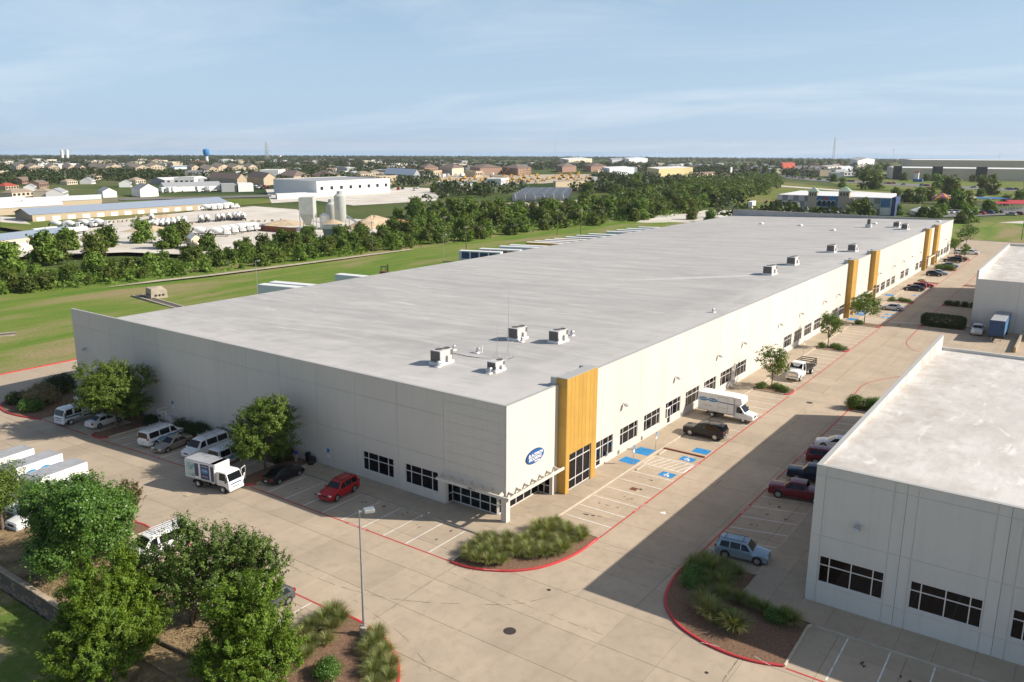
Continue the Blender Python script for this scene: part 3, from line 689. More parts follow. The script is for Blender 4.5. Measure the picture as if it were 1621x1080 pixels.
def roof_mat(name, base, dark, sx, sy, x0, y0, clean=True):
    m = bpy.data.materials.new(name); m.use_nodes = True
    nt = m.node_tree; N = nt.nodes.new; L = nt.links.new; p = nt.nodes['Principled BSDF']
    pos = N('ShaderNodeNewGeometry').outputs['Position']
    def noise(scale, stretch, detail=7, dist=0.3):
        mp = N('ShaderNodeMapping'); mp.inputs['Scale'].default_value = stretch; L(pos, mp.inputs['Vector'])
        no = N('ShaderNodeTexNoise'); no.inputs['Scale'].default_value = scale; no.inputs['Detail'].default_value = detail; no.inputs['Roughness'].default_value = 0.62; no.inputs['Distortion'].default_value = dist
        L(mp.outputs[0], no.inputs['Vector']); return no.outputs['Fac']
    def rng(s, a, b, c=0.0, d=1.0):
        mr = N('ShaderNodeMapRange'); mr.inputs['From Min'].default_value = a; mr.inputs['From Max'].default_value = b
        mr.inputs['To Min'].default_value = c; mr.inputs['To Max'].default_value = d; L(s, mr.inputs['Value']); return mr.outputs[0]
    def mix(f, a, b):
        mx = N('ShaderNodeMix'); mx.data_type = 'RGBA'; L(f, mx.inputs['Factor'])
        for k, q in ((6, a), (7, b)):
            if isinstance(q, tuple): mx.inputs[k].default_value = (*q, 1)
            else: L(q, mx.inputs[k])
        return mx.outputs[2]
    c = mix(rng(noise(0.25, (sx, sy, 1)), 0.36, 0.66), base, dark)
    c = mix(rng(noise(1.1, (sx, sy, 1), 8), 0.46, 0.74, 0, 0.75), c, tuple(x*0.86 for x in dark))
    c = mix(rng(noise(0.035, (1, 1, 1), 6, 0.8), 0.52, 0.70, 0, 0.7), c, tuple(x*0.88 for x in dark))
    c = mix(rng(noise(0.8, (sx*.5, sy*.5, 1), 6, 0.8), 0.60, 0.68, 0, 0.55), c, tuple(min(x*1.25, .8) for x in base))
    if clean:   # rain-washed strip near the two street edges
        sp = N('ShaderNodeSeparateXYZ'); L(pos, sp.inputs[0])
        w = N('ShaderNodeMath'); w.operation = 'ADD'; L(sp.outputs['X'], w.inputs[0]); L(rng(noise(0.3, (1, 1, 1), 6), 0.3, 0.7, -7, 7), w.inputs[1])
        c = mix(rng(w.outputs[0], x0, x0+16, 0.75, 0), c, tuple(min(x*1.12, .8) for x in base))
        w = N('ShaderNodeMath'); w.operation = 'ADD'; L(sp.outputs['Y'], w.inputs[0]); L(rng(noise(0.3, (.4, 1, 1), 6), 0.3, 0.7, -5, 5), w.inputs[1])
        c = mix(rng(w.outputs[0], y0, y0+9, 0.6, 0), c, tuple(min(x*1.12, .8) for x in base))
    else:       # brown run-off along the long parapet
        sp = N('ShaderNodeSeparateXYZ'); L(pos, sp.inputs[0]); w = N('ShaderNodeMath'); w.operation = 'ADD'; L(sp.outputs['Y'], w.inputs[0]); L(rng(noise(0.35, (.6, 1, 1), 7, .8), 0.3, 0.7, -5, 5), w.inputs[1])
        w2 = N('ShaderNodeMath'); w2.operation = 'MULTIPLY'; L(rng(w.outputs[0], -37, -29, 0, 1), w2.inputs[0]); L(rng(noise(0.5, (.7, .7, 1), 8, .6), .40, .66), w2.inputs[1]); w3 = N('ShaderNodeMath'); w3.operation = 'MULTIPLY'; w3.inputs[1].default_value = .6; L(w2.outputs[0], w3.inputs[0])
        c = mix(w3.outputs[0], c, (0.36, 0.315, 0.265))
    L(c, p.inputs['Base Color']); p.inputs['Roughness'].default_value = 0.75; p.inputs['Specular IOR Level'].default_value = 0.25
    return m
M['roof'] = roof_mat('roof_membrane', (0.485, 0.468, 0.446), (0.375, 0.366, 0.353), 1.6, 0.22, 0, 0)
M['roof_b'] = roof_mat('roof_membrane_pale', (0.65, 0.63, 0.60), (0.52, 0.49, 0.455), 0.5, 1.3, 0, 0, clean=False)
M['curb_wash'] = mat('washed_membrane', (0.56, 0.545, 0.525), 0.7, col2=(0.46, 0.445, 0.425), scale=1.2, stretch=(1.5, .3, 1))
M['seam'] = mat('roof_seam', (0.36, 0.35, 0.335), 0.8)

WH = thing('warehouse', 'long cream warehouse with yellow entrance towers and grey flat roof', 'warehouse', (0, 0, 0))
H = 11.49
def roof_z(y): return 11.33 - 2.3*(y/78.0)
WA = Wall((0, 0, 0), (0, 1, 0), (-1, 0, 0))      # short shaded facade, u = y
WB = Wall((0, 0, 0), (1, 0, 0), (0, -1, 0))      # long sunlit facade, u = x
WIN = dict(cols=(0.18, 0.5, 0.82), rows=(0.64,))
# short facade: ribbed corner panel over the lobby, then plain panels
wall_panel(WH, WA, 0.0, 7.55, -0.02, H, M['wall'], openings=[(0.62, 7.40, -0.1, 2.5)], zgro=[2.55+1.025*k for k in range(1, 9)], ugro=[0.2], gw=0.055)
ub = [7.55, 13.68, 19.72, 25.78, 31.85, 37.85, 43.9, 50.0, 56.0, 62.0, 68.0, 73.0, 78.0]
for a, b in zip(ub, ub[1:]):
    ops = []
    if a < 8: ops = [(8.38, 12.80, 0.9, 3.04)]
    elif a < 14: ops = [(14.42, 18.88, 0.9, 3.04)]
    elif a < 20: ops = [(23.98, 24.92, 0.0, 2.2)]
    elif 49 < a < 55: ops = [(53.7, 54.6, 0.0, 2.2)]
    wall_panel(WH, WA, a, b, gz(0, b)-.6, H, M['wall'], openings=ops, zgro=(9.15, 4.65), gw=0.07, gd=0.04)
window(WH, WA, 8.38, 12.80, 0.9, 3.04, **WIN); window(WH, WA, 14.42, 18.88, 0.9, 3.04, **WIN)
def plain_door(parent, W, u0, u1, z0, z1, m, sign=True):
    b = MB(); W.box(b, u0+.05, u1-.05, -.12, -.06, z0, z1-.05)
    d = part('door', b, m, parent)
    b = MB(); W.box(b, u1-.2, u1-.14, -.06, -.01, z0+.95, z0+1.1); part('handle', b, M['steel'], d)
    b = MB(); W.box(b, u0, u0+.05, -.14, .01, z0, z1); W.box(b, u1-.05, u1, -.14, .01, z0, z1); W.box(b, u0+.05, u1-.05, -.14, .01, z1-.05, z1); part('door_frame', b, M['frame'], d)
    if sign:
        for k, (za, zb) in enumerate(((1.55, 1.95), (0.95, 1.3))):
            b = MB(); W.box(b, u0+.2, u0+.62, -.06, -.052, z0+za, z0+zb); part('notice', b, M['blue_paint'] if k == 0 else M['white'], d)
plain_door(WH, WA, 23.98, 24.92, 0.0, 2.2, M['wall_b']); plain_door(WH, WA, 53.7, 54.6, 0.0, 2.2, M['wall_b'])
for y in (28.75, 59.0, 74.9): wall_light(WH, WA, y, 5.95)
# long facade
vb = [14.9, 21.5, 27.55, 33.6, 39.7, 45.75, 51.8, 57.85, 64.0, 72.0, 80.2, 86.2, 92.15, 98.1, 104.2, 110.3, 116.15, 121.3]
vb2 = [125.2, 130.5, 136.2, 141.2]
vb3 = [145.2, 148.0, 154.0, 160.2, 165.9, 171.7, 177.3, 183.4, 189.5, 197.6, 203.75, 208.6]
vb4 = [212.9, 218.5, 224.3]
vb5 = [228.6, 234.6, 240.7, 246.5, 252.4, 260.45]
WINX = [(22.3, 26.7), (28.35, 32.75), (34.4, 38.85), (40.5, 44.95), (46.6, 50.95), (52.6, 57.1), (58.55, 63.05), (81.1, 85.5), (86.95, 91.4), (92.9, 97.4), (98.9, 103.3), (111.3, 115.3), (116.8, 121.2),
        (148.9, 153.3), (154.8, 159.4), (161.0, 165.2), (166.7, 171.0), (178.0, 182.6), (184.2, 188.6), (198.5, 202.9), (204.5, 208.5), (235.3, 239.7), (241.4, 245.7), (247.3, 251.5), (253.2, 257.6)]
DOORX = [(34.95, 35.9)]
wall_panel(WH, WB, 0.0, 8.85, -0.02, H, M['wall'], openings=[(0.62, 8.0, -0.1, 2.5)], th=0.219, ugro=())
for vs in (vb, vb2, vb3, vb4, vb5):
    for a, b in zip(vs, vs[1:]):
        ops = [(u0, u1, 0.9, 3.03) for u0, u1 in WINX if a < u0 < b]
        if a == 14.9: ops = [(16.75, 20.6, 0.72, 3.03), (16.75, 17.85, -0.1, 0.72)]
        if a == 33.6: ops.append((34.9, 35.95, -0.1, 0.9))
        if a in (130.5,): ops = [(131.5, 135.2, -0.1, 2.6)]
        if a in (212.9,): ops = [(214.0, 217.6, -0.1, 2.6)]
        gs = [a+.55, b-.55]
        wall_panel(WH, WB, a, b, -0.02, H, M['wall'], openings=ops, ugro=gs, gw=0.035, gd=0.012)
window(WH, WB, 16.75, 20.6, 0.72, 3.03, cols=(0.285, 0.42, 0.74), rows=(0.64,))
for u0, u1 in WINX: window(WH, WB, u0, u1, 0.9, 3.03, one=u0 > 64, **WIN)
def glass_door(parent, W, u0, u1, z0, z1):
    b = MB(); w = .09
    W.box(b, u0, u0+w, -.18, -.02, z0, z1); W.box(b, u1-w, u1, -.18, -.02, z0, z1); W.box(b, u0+w, u1-w, -.17, -.03, z1-w, z1); W.box(b, u0+w, u1-w, -.17, -.03, z0, z0+.2)
    d = part('door', b, M['white'], parent)
    b = MB(); W.box(b, u0+w, u1-w, -.12, -.09, z0+.2, z1-w); part('pane', b, M['glass'], d)
    b = MB(); W.box(b, u1-.17, u1-.13, -.02, .02, z0+.9, z0+1.3); part('handle', b, M['steel'], d)
glass_door(WH, WB, 16.78, 17.85, 0.0, 2.25); glass_door(WH, WB, 34.92, 35.93, 0.0, 2.2)
window(WH, WB, 131.5, 135.2, 0.0, 2.6, cols=(0.33, 0.66), rows=(0.8,), one=True); window(WH, WB, 214.0, 217.6, 0.0, 2.6, cols=(0.33, 0.66), rows=(0.8,), one=True)
for x in (22.7, 36.8, 51.0, 60.9, 77.8, 89.5, 104.4, 114.2, 151.0, 167.0, 178.5, 190.0, 202.0, 233.0, 246.0): wall_light(WH, WB, x, 5.92)
# rear and end walls, core that stops light between the panels
b = MB(); b.box(0.25, 260.2, 77.75, 77.95, -1.9, 8.9); part('rear_wall', b, M['wall'], WH)
b = MB(); b.box(260.2, 260.42, 0.25, 77.9, -1.9, 11.3); part('end_wall', b, M['wall'], WH)
b = MB(); b.box(1.3, 259.9, 2.1, 77.5, -1.8, 8.6); b.box(8.95, 259.9, 0.3, 2.1, -0.3, 10.6); b.box(0.3, 1.3, 7.8, 77.5, -1.8, 8.6); b.box(0.3, 8.95, 0.3, 2.1, 2.62, 10.6); b.box(0.3, 1.3, 2.1, 7.8, 2.62, 10.6); part('inner_core', b, M['dark_gap'], WH)
# roof membrane with lapped seams, copings, end parapet
b = MB()
b.poly([(0.15, 0.15, roof_z(0)), (260.3, 0.15, roof_z(0)), (260.3, 78.3, roof_z(78.3)), (0.15, 78.3, roof_z(78.3))])
b.poly([(0.15, 78.3, roof_z(78.3)-.35), (0.15, 78.3, roof_z(78.3)), (260.3, 78.3, roof_z(78.3)), (260.3, 78.3, roof_z(78.3)-.35)][::-1])
part('roof', b, M['roof'], WH)
b = MB()
def rstrip(mb, x0, x1, y0, y1, dz):
    mb.poly([(x0, y0, roof_z(y0)+dz), (x1, y0, roof_z(y0)+dz), (x1, y1, roof_z(y1)+dz), (x0, y1, roof_z(y1)+dz)])
for k, y in enumerate((26, 52)): rstrip(b, .5, 260, y-.05, y+.05, 0.008)
for x in (64.5, 130.2, 195.6): rstrip(b, x-.14, x+.14, .5, 78, 0.010)
part('roof_seams', b, M['seam'], WH)
for pts in ([(79, 29.5), (84, 25), (90, 19), (97, 10.5), (97.5, 8.5), (94, 11.5), (87, 18.5), (80.5, 26)],):      # rain-washed fans below the units
    b = MB(); b.poly([(x, y, roof_z(y)+.006) for x, y in pts]); fix_up(part('washed_streak', b, M['curb_wash'], WH))
b = MB(); b.box(-0.03, 0.30, -0.03, 78.03, H, H+.04); b.box(0.30, 8.85, -0.03, 0.30, H, H+.04)
for a, c in ((14.9, 121.3), (125.2, 141.2), (145.2, 208.6), (212.9, 224.3), (228.6, 260.45)): b.box(a, c, -.03, .28, H, H+.04)
part('coping', b, M['coping'], WH)
b = MB(); b.box(260.05, 260.45, 0.25, 78, 8.5, 11.45); b.box(259.9, 260.5, .3, 78, 11.45, 11.5); part('end_parapet', b, M['roof'], WH)
b = MB(); b.box(0.22, 0.30, 0.3, 78.0, 8.6, H); part('parapet_lining', b, M['roof'], WH)
# recessed lobby glazing, soffit, corner post
LB1 = Wall((1.0, 0, 0), (0, 1, 0), (-1, 0, 0)); LB2 = Wall((0, 1.72, 0), (1, 0, 0), (0, -1, 0))
window(WH, LB1, 1.74, 7.40, 0.0, 2.62, cols=(0.155, 0.37, 0.58, 0.80), rows=(0.36,), depth=0.0, glass=M['glass_teal'], name='storefront', bar=.09)
window(WH, LB2, 1.08, 8.0, 0.0, 2.62, cols=(0.07, 0.22, 0.42, 0.61, 0.80), rows=(0.36,), depth=0.0, glass=M['glass'], name='storefront', bar=.09)
LB3 = Wall((0, 7.40, 0), (1, 0, 0), (0, -1, 0)); window(WH, LB3, 0.22, 1.0, 0.0, 2.62, cols=(), rows=(0.36,), depth=-.06, glass=M['glass'], name='storefront')
LB4 = Wall((8.0, 0, 0), (0, 1, 0), (-1, 0, 0)); window(WH, LB4, 0.22, 1.72, 0.0, 2.62, cols=(0.5,), rows=(0.36,), depth=-.06, glass=M['glass'], name='storefront')
b = MB(); b.box(0.225, 8.6, 0.225, 1.72, 2.52, 2.60); b.box(0.225, 1.0, 1.72, 7.5, 2.52, 2.60); part('soffit', b, M['canopy'], WH)
b = MB(); b.box(8.02, 8.83, 0.225, 1.8, -.02, 2.6); b.box(0.225, 1.0, 7.42, 7.9, -.02, 2.6); part('lobby_return_wall', b, M['wall'], WH)
# trellis canopy round the corner, with the street number on it
CN = part('canopy', (lambda q: (q.box(-0.92, -0.78, -0.92, 7.85, 2.74, 3.02), q.box(-0.78, 8.78, -0.92, -0.78, 2.74, 3.02), q)[-1])(MB()), M['canopy'], WH)
for k in range(7):
    b = MB(); b.box(-0.78, -0.002, 0.25+1.24*k-.05, 0.25+1.24*k+.05, 2.76, 3.0); b.poly([(-.78, .25+1.24*k+.055, 3.0), (-.02, .25+1.24*k+.055, 3.0), (-.02, .25+1.24*k+.055, 3.22)]); part('canopy_bracket', b, M['canopy'], CN)
for k in range(7):
    x = 0.35+1.30*k
    b = MB(); b.box(x-.05, x+.05, -0.78, -0.002, 2.76, 3.0)
    b.hexa([(x-.05, -.78, 3.0), (x+.05, -.78, 3.0), (x+.05, -.01, 3.0), (x-.05, -.01, 3.0), (x-.05, -.3, 3.02), (x+.05, -.3, 3.02), (x+.05, -.01, 3.10), (x-.05, -.01, 3.10)]); part('canopy_bracket', b, M['canopy'], CN)
nm = text_mesh('2301-C', 0.30, M['dark_steel'], 0.01); o = part('lettering', nm, None, CN, (-0.935, 3.4, 2.90), (rad(90), 0, rad(-90)))
# oval sign
def oval_sign(parent, c, rx, rz, W_, words, name='oval_sign'):
    n = 28; b = MB()
    for k0, (r0, d0, d1, mi) in enumerate(((1.0, 0.0, .09, 1), (.95, .09, .10, 0), )):
        ring0 = [W_.p(c[0]+rx*r0*math.cos(2*math.pi*k/n), d0, c[1]+rz*r0*math.sin(2*math.pi*k/n)) for k in range(n)]
        ring1 = [W_.p(c[0]+rx*r0*math.cos(2*math.pi*k/n), d1, c[1]+rz*r0*math.sin(2*math.pi*k/n)) for k in range(n)]
        b.loft([ring0, ring1], mi=mi)
    return part(name, b, [M['sign_blue'], M['sign_navy']], parent)
M['sign_blue'] = mat('sign_blue', (0.012, 0.10, 0.32), 0.35); M['sign_navy'] = mat('sign_navy', (0.008, 0.03, 0.12), 0.4)
sg = oval_sign(WH, (4.68, 5.3), 1.55, 0.72, WB, None)
for body, size, z, u in (('BLACKMON', 0.46, 5.47, 4.72), ('MOORING', 0.46, 5.08, 4.62), ('& Steamatic', 0.20, 4.78, 4.9)):
    part('lettering', text_mesh(body, size, M['white'], 0.01, 0.98, 0.25, 0.012), None, sg, (u, -0.115, z), (rad(90), 0, 0))
# yellow towers: eight narrow vertical panels in front, stacked panels at the side
def tower(x0, x1, n, win=None):
    core = MB(); core.box(x0+.05, x1-.05, -0.93, 0.25, -0.02 if not win else 4.3, 12.12)
    if win: core.box(x0+.05, win[0]-.02, -.93, .2, -.02, 4.3); core.box(win[1]+.02, x1-.05, -.93, .2, -.02, 4.3); core.box(win[0]-.02, win[1]+.02, -.5, .2, -.02, 4.3)
    T = part('yellow_tower', core, M['yellow'], WH)
    w = (x1-x0)/n
    for k in range(n):
        a, c = x0+k*w+.012, x0+(k+1)*w-.012
        q = MB()
        if win:
            if c <= win[0]+.01 or a >= win[1]-.01: q.box(a, c, -1.0, -.93, -.01, 12.2)
            else:
                q.box(a, c, -1.0, -.93, win[3], 12.2)
                if a < win[0]: q.box(a, win[0], -1.0, -.93, -.01, win[3])
                if c > win[1]: q.box(win[1], c, -1.0, -.93, -.01, win[3])
        else: q.box(a, c, -1.0, -.93, -.01, 12.2)
        part('metal_panel', q, M['yellow'], T)
    for k in range(12):
        z0, z1 = 1.02*k, min(1.02*(k+1), 12.2)
        for xa, xb in ((x0-.05, x0+.01), (x1-.01, x1+.05)):
            q = MB(); q.box(xa, xb, -.985, .28 if z0 > 11.2 else -.002, z0+.012-.01, z1-.012); part('metal_panel', q, M['yellow'], T)
    q = MB()
    for xa in (x0, x1-.5): q.box(xa, xa+.5, .25, 1.0, 11.2, 12.16)
    q.box(x0-.05, x1+.05, -1.01, .26, 12.2, 12.24); part('tower_back', q, M['coping'], T)
    if win:
        WT = Wall((0, -.93, 0), (1, 0, 0), (0, -1, 0))
        f = window(WH, WT, win[0], win[1], win[2], win[3], cols=win[4], rows=(0.27, 0.80), depth=0.10, bar=.09, one=x0 > 50)
tower(8.9, 14.9, 8, (9.55, 13.95, 0.12, 4.1, (0.34, 0.67)))
tower(121.3, 125.2, 5, (122.0, 124.6, 0.12, 4.1, (0.5,))); tower(141.2, 145.2, 5, (141.9, 144.6, 0.12, 4.1, (0.5,)))
tower(208.6, 212.9, 5, (209.4, 212.2, 0.12, 4.1, (0.5,))); tower(224.3, 228.6, 5, (225.0, 227.9, 0.12, 4.1, (0.5,)))
for x0, x1 in ((125.2, 141.2), (212.9, 224.3)):
    b = MB(); b.box(x0+.05, x1-.05, -1.0, -.86, 2.9, 3.2); cn = part('canopy', b, M['canopy'], WH)
    for k in range(int((x1-x0)/1.3)):
        q = MB(); q.box(x0+.6+1.3*k, x0+.7+1.3*k, -.86, -.002, 2.92, 3.18); part('canopy_bracket', q, M['canopy'], cn)
# small wall fittings near the doors
b = MB()
for x, z in ((19.2, 1.0), (22.0, .35), (27.9, .35), (39.3, .35)): b.box(x-.12, x+.12, -.14, -.002, z-.18, z+.25)
part('meter_box', b, M['steel'], WH)

# second building (beside the drive) and third one beyond its dock court
def annex(name, label, x0, x1, y1, y0, hpar, zr0, zr1, wins, dock=False):
    B = thing(name, label, 'building', (0, 0, 0))
    WS = Wall((x0, 0, 0), (0, -1, 0), (-1, 0, 0)); WL = Wall((0, y1, 0), (1, 0, 0), (0, 1, 0))
    step = 7.6 if not wins else 6.45; n = int((y1-y0)/step)+1
    for k in range(n):
        a = -y1+k*step-(.08 if wins and k else 0); c = min(-y1+(k+1)*step-(.08 if wins else 0), -y0)
        if c-a < .3: break
        ops = []
        if wins:
            e = a+(.80 if k == 0 else .88); ops = [(e, e+4.7, 1.74, 3.97)]
        zt = hpar if not dock else 9.75
        wall_panel(B, WS, a, c, -0.1 if not dock else -1.6, zt, M['wall_b'], openings=ops, ugro=[a+.75, c-.82] if wins else [(a+c)/2], zgro=(10.45, 5.62, 1.48) if wins else (), gw=0.06, gd=.035)
        for o in ops: window(B, WS, *o[:2], o[2], o[3], cols=(0.16, 0.5, 0.83), rows=(0.66,), glass=M['glass_brown'])
        if wins and k % 2 == 0: wall_light(B, WS, a+3.35, 7.1)
    m = int((x1-x0)/7.6)
    for k in range(m):
        a = x0+(x1-x0)*k/m; c = x0+(x1-x0)*(k+1)/m
        wall_panel(B, WL, a, c, -.1, hpar, M['wall_b'], openings=[(a+1.1, a+5.4, .92, 3.1)], ugro=[a+.85, c-.85], gw=.045)
        window(B, WL, a+1.1, a+5.4, .92, 3.1, cols=(.16, .5, .83), rows=(.66,), one=True)
    b = MB(); b.box(x1-.25, x1, y0, y1-.23, -1.6, hpar-1.5 if not dock else hpar); b.box(x0+.25, x1-.3, y0+.2, y0+.4, -.1, 8.5); part('rear_wall', b, M['wall_b'], B)
    b = MB(); b.box(x0+.4, x1-.4, y0+.4, y1-.4, -.5, min(zr0, zr1)-.6); part('inner_core', b, M['dark_gap'], B)
    b = MB(); zs = lambda x: zr0+(zr1-zr0)*(x-x0)/(x1-x0)
    b.poly([(x0+.1, y0, zs(x0)), (x1+.15, y0, zs(x1)), (x1+.15, y1-.1, zs(x1)), (x0+.1, y1-.1, zs(x0))]); part('roof', b, M['roof_b'], B)
    b = MB(); b.box(x0+.02, x1-.02, y1-.34, y1-.225, min(zr0, zr1)-.4, hpar); part('parapet_lining', b, M['roof_b'], B)
    b = MB()
    if not dock: b.box(x0-.03, x0+.32, y0, y1+.03, hpar, hpar+.04); b.box(x0+.32, x1+.02, y1-.35, y1+.03, hpar, hpar+.04)
    else: b.box(x0-.03, x0+.3, y0, y1-.36, 9.75, 9.82); b.box(x0-.03, x1+.02, y1-.35, y1+.03, hpar, hpar+.04)
    part('coping', b, M['coping'], B)
    return B
M['glass_brown'] = mat('bronze_glass', (0.012, 0.007, 0.005), 0.05, spec=0.6)
B1 = annex('side_building', 'pale grey building with bronze windows and white roof beside the drive', 3.1, 58.7, -26.8, -88, 11.2, 11.1, 9.3, True)
B2 = annex('dock_building', 'pale building behind the clipped hedge with a blue trailer at its dock', 126.2, 186.0, -23.0, -88, 11.5, 9.7, 11.0, False, True)
b = MB(); b.box(125.95, 126.17, -33.2, -32.6, -.2, 9.7); part('downspout', b, M['wall_b'], B2)

# roof-top units of the warehouse: things standing on it
M['hvac'] = mat('hvac_cabinet', (0.50, 0.49, 0.48), 0.5, var=0.05); M['coil'] = mat('hvac_coil', (0.085, 0.075, 0.07), 0.6, col2=(0.15, 0.13, 0.115), scale=14, stretch=(1, 1, 6)); M['curb'] = mat('roof_curb', (0.72, 0.71, 0.69), 0.7)
def hvac(x, y, lx, ly, h, label, fans=2, flip=False):
    z = roof_z(y)
    T = thing('rooftop_unit', label, 'air conditioner', (x, y, z), 0, 'air conditioners on the warehouse roof')
    b = MB(); b.cbox(-lx/2-.12, lx/2+.12, -ly/2-.12, ly/2+.12, -.06, .30, .03); part('roof_curb', b, M['curb'], T)
    b = MB(); b.cbox(-lx/2, lx/2, -ly/2, ly/2, .30, h, .035)
    b.box(-lx*.02, lx*.30, -ly/2-.25, -ly/2-.001, .32, h*.62); part('cabinet', b, M['hvac'], T)
    b = MB(); s = 1
    b.box(-lx/2-.012, -lx/2+.002, -ly/2+.06, ly/2-.06, .38, h-.08); part('condenser_coil', b, M['coil'], T); b = MB(); b.box(lx*.30, lx/2-.05, -ly/2-.012, -ly/2+.002, .38, h-.08); part('condenser_coil', b, M['coil'], T)
    for k in range(fans):
        q = MB(); q.lathe([(.36*ly*.8, 0), (.36*ly*.8, .07), (.30*ly*.8, .075), (.28*ly*.8, .03)], 16, (lx*.30 - (0 if fans < 2 else k*.36*ly*1.75), 0.10*ly*(1 if k else -1), h-.002)); part('fan', q, M['coil'], T)
    b = MB(); b.box(-lx/2-.01, -lx/2+.3, -ly/2-.13, -ly/2-.1, .5, .8); part('access_panel', b, M['white'], T)
    return T
hvac(10.2, 16.4, 2.2, 1.45, 1.65, 'largest grey unit on the roof, nearest the shaded wall')
hvac(10.6, 9.1, 1.7, 1.15, 1.15, 'small low unit with one fan beside the two thin masts', 1)
hvac(25.1, 16.5, 2.2, 1.5, 1.60, 'roof unit behind the taller thin mast, brown side toward the drive')
hvac(26.4, 11.2, 2.3, 1.4, 1.55, 'roof unit with a round white vent just behind it')
for x, y, s, lb in ((98.6, 9.0, 3.0, 'boxy roof unit at the end of a long pale washed streak'), (115.4, 9.8, 2.8, 'boxy roof unit a little before the paired yellow towers'), (142.8, 9.2, 2.4, 'dark roof unit near the far one of the middle towers'),
                    (146.2, 5.3, 2.4, 'dark roof unit closest to the edge above the middle towers'), (223.0, 10.6, 3.2, 'grey roof unit above the far pair of towers'), (215.0, 6.8, 3.0, 'dark roof unit close to the farthest yellow towers')):
    hvac(x, y, s, 1.7, 1.7, lb)
b = MB(); z = roof_z(18)
cw = thing('roof_exhaust_stack', 'tan box vent with a tall hood far down the roof', 'roof vent', (218.6, 18.0, z))
b.cbox(-1, 1, -.8, .8, 0, 1.0, .04); part('stack_base', b, M['hvac'], cw); b = MB(); b.cbox(-.5, .5, -.45, .45, 1.0, 2.6, .05); part('stack_hood', b, M['coil'], cw)
M['skylight'] = mat('skylight_dome', (0.78, 0.80, 0.82), 0.2)
for x, y, lb in ((221, 53, 'white roof hatch box near the far left roof edge'), (218, 39, 'white roof hatch between two far roof vents'), (203, 24.6, 'white roof hatch on the bare far roof'), (234, 19.5, 'white roof hatch behind the exhaust stack'), (250, 3.0, 'small white roof box at the last parapet corner')):
    b = MB(); b.cbox(-.9, .9, -.6, .6, 0, .35, .03)
    sk = solid('roof_hatch', b, M['curb'], lb, 'roof hatch', (x, y, roof_z(y)-.02), 0, 'roof hatches')
    b = MB(); b.loft([[(-.8, -.5, .35), (.8, -.5, .35), (.8, .5, .35), (-.8, .5, .35)], [(-.5, -.25, .6), (.5, -.25, .6), (.5, .25, .6), (-.5, .25, .6)]]); part('dome', b, M['skylight'], sk)
def gooseneck(x, y, r, label):
    T = thing('roof_vent', label, 'roof vent', (x, y, roof_z(y)), 0, 'small roof vents')
    b = MB(); b.cbox(-.35, .35, -.3, .3, -.03, .12, .03); part('vent_base', b, M['curb'], T)
    b = MB(); b.path([(0, 0, .1), (0, 0, .35), (.10, 0, .52), (.28, 0, .5), (.33, 0, .36)], [r]*5, 9); part('vent_pipe', b, M['steel'], T, smooth=True)
gooseneck(16.0, 19.5, .13, 'small hooded vent behind the largest roof unit'); gooseneck(16.3, 16.1, .15, 'hooded vent beside the short white pipe'); gooseneck(30.4, 11.7, .22, 'round silver vent behind the roof unit')
gooseneck(13.6, 19.6, .1, 'little vent at the end of the black roof cable'); gooseneck(54.8, 2.6, .14, 'tiny vent near the sunlit roof edge'); gooseneck(8.6, 15.6, .22, 'white hood in front of the largest roof unit'); gooseneck(9.3, 9.0, .2, 'white hood in front of the small roof unit'); gooseneck(24.0, 15.1, .15, 'white hood against the rear roof unit')
b = MB(); b.tube((0, 0, 0), (0, 0, .9), .05); solid('vent_pipe', b, M['white'], 'short upright white pipe on the roof between the units', 'pipe', (16.6, 15.6, roof_z(15.6)))
def mast(x, y, h, label):
    T = thing('antenna_mast', label, 'mast', (x, y, roof_z(y)), 0, 'masts on the warehouse roof')
    b = MB(); b.tube((0, 0, .5), (0, 0, h*.55), .032, .026); b.tube((0, 0, h*.55), (0, 0, h), .018, .008); part('mast_tube', b, M['steel'], T)
    for a in (30, 150, 270):
        q = MB(); q.tube(((.5*math.cos(rad(a))), .5*math.sin(rad(a)), .03), (0, 0, 1.35), .013); part('brace', q, M['steel'], T)
    b = MB(); b.cbox(-.5, .5, -.42, -.30, -.02, .05, .02); part('ballast', b, M['dark_steel'], T)
mast(15.0, 12.2, 4.2, 'shorter thin mast on a tripod just behind the small roof unit'); mast(16.2, 11.5, 8.6, 'tall thin mast on a tripod, rising above the other')
b = MB(); b.path([(13.7, 19.4, .05), (14.4, 18.2, .04), (14.2, 16.0, .04), (14.6, 13.8, .04), (15.0, 12.4, .05)], [.035]*5, 6)
o = solid('roof_cable', b, M['black'], 'black cable lying across the roof to the mast', 'cable', (0, 0, roof_z(15.5)))
o.data.transform(Matrix.Translation((0, 0, 0)))
# ---------------------------------------------------------------- vehicles
def paint(name, col, metal=0.0, rough=0.28): return mat(name, col, rough, metal=metal, coat=0.3, spec=0.4)
PAINT = dict(red=paint('paint_red', (0.42, 0.008, 0.012)), black=paint('paint_black', (0.010, 0.010, 0.011)), white=paint('paint_white', (0.76, 0.76, 0.75)),
             silver=paint('paint_silver', (0.46, 0.48, 0.50), 0.5), gold=paint('paint_gold', (0.34, 0.30, 0.235), 0.5), maroon=paint('paint_maroon', (0.14, 0.008, 0.016)), navy=paint('paint_navy', (0.008, 0.014, 0.035)),
             ice=paint('paint_ice_blue', (0.30, 0.38, 0.44), 0.45), grey=paint('paint_grey', (0.10, 0.105, 0.11), 0.4), blue=paint('paint_blue', (0.03, 0.10, 0.26), 0.3))
M['autoglass'] = mat('auto_glass', (0.008, 0.011, 0.013), 0.04, spec=0.4)
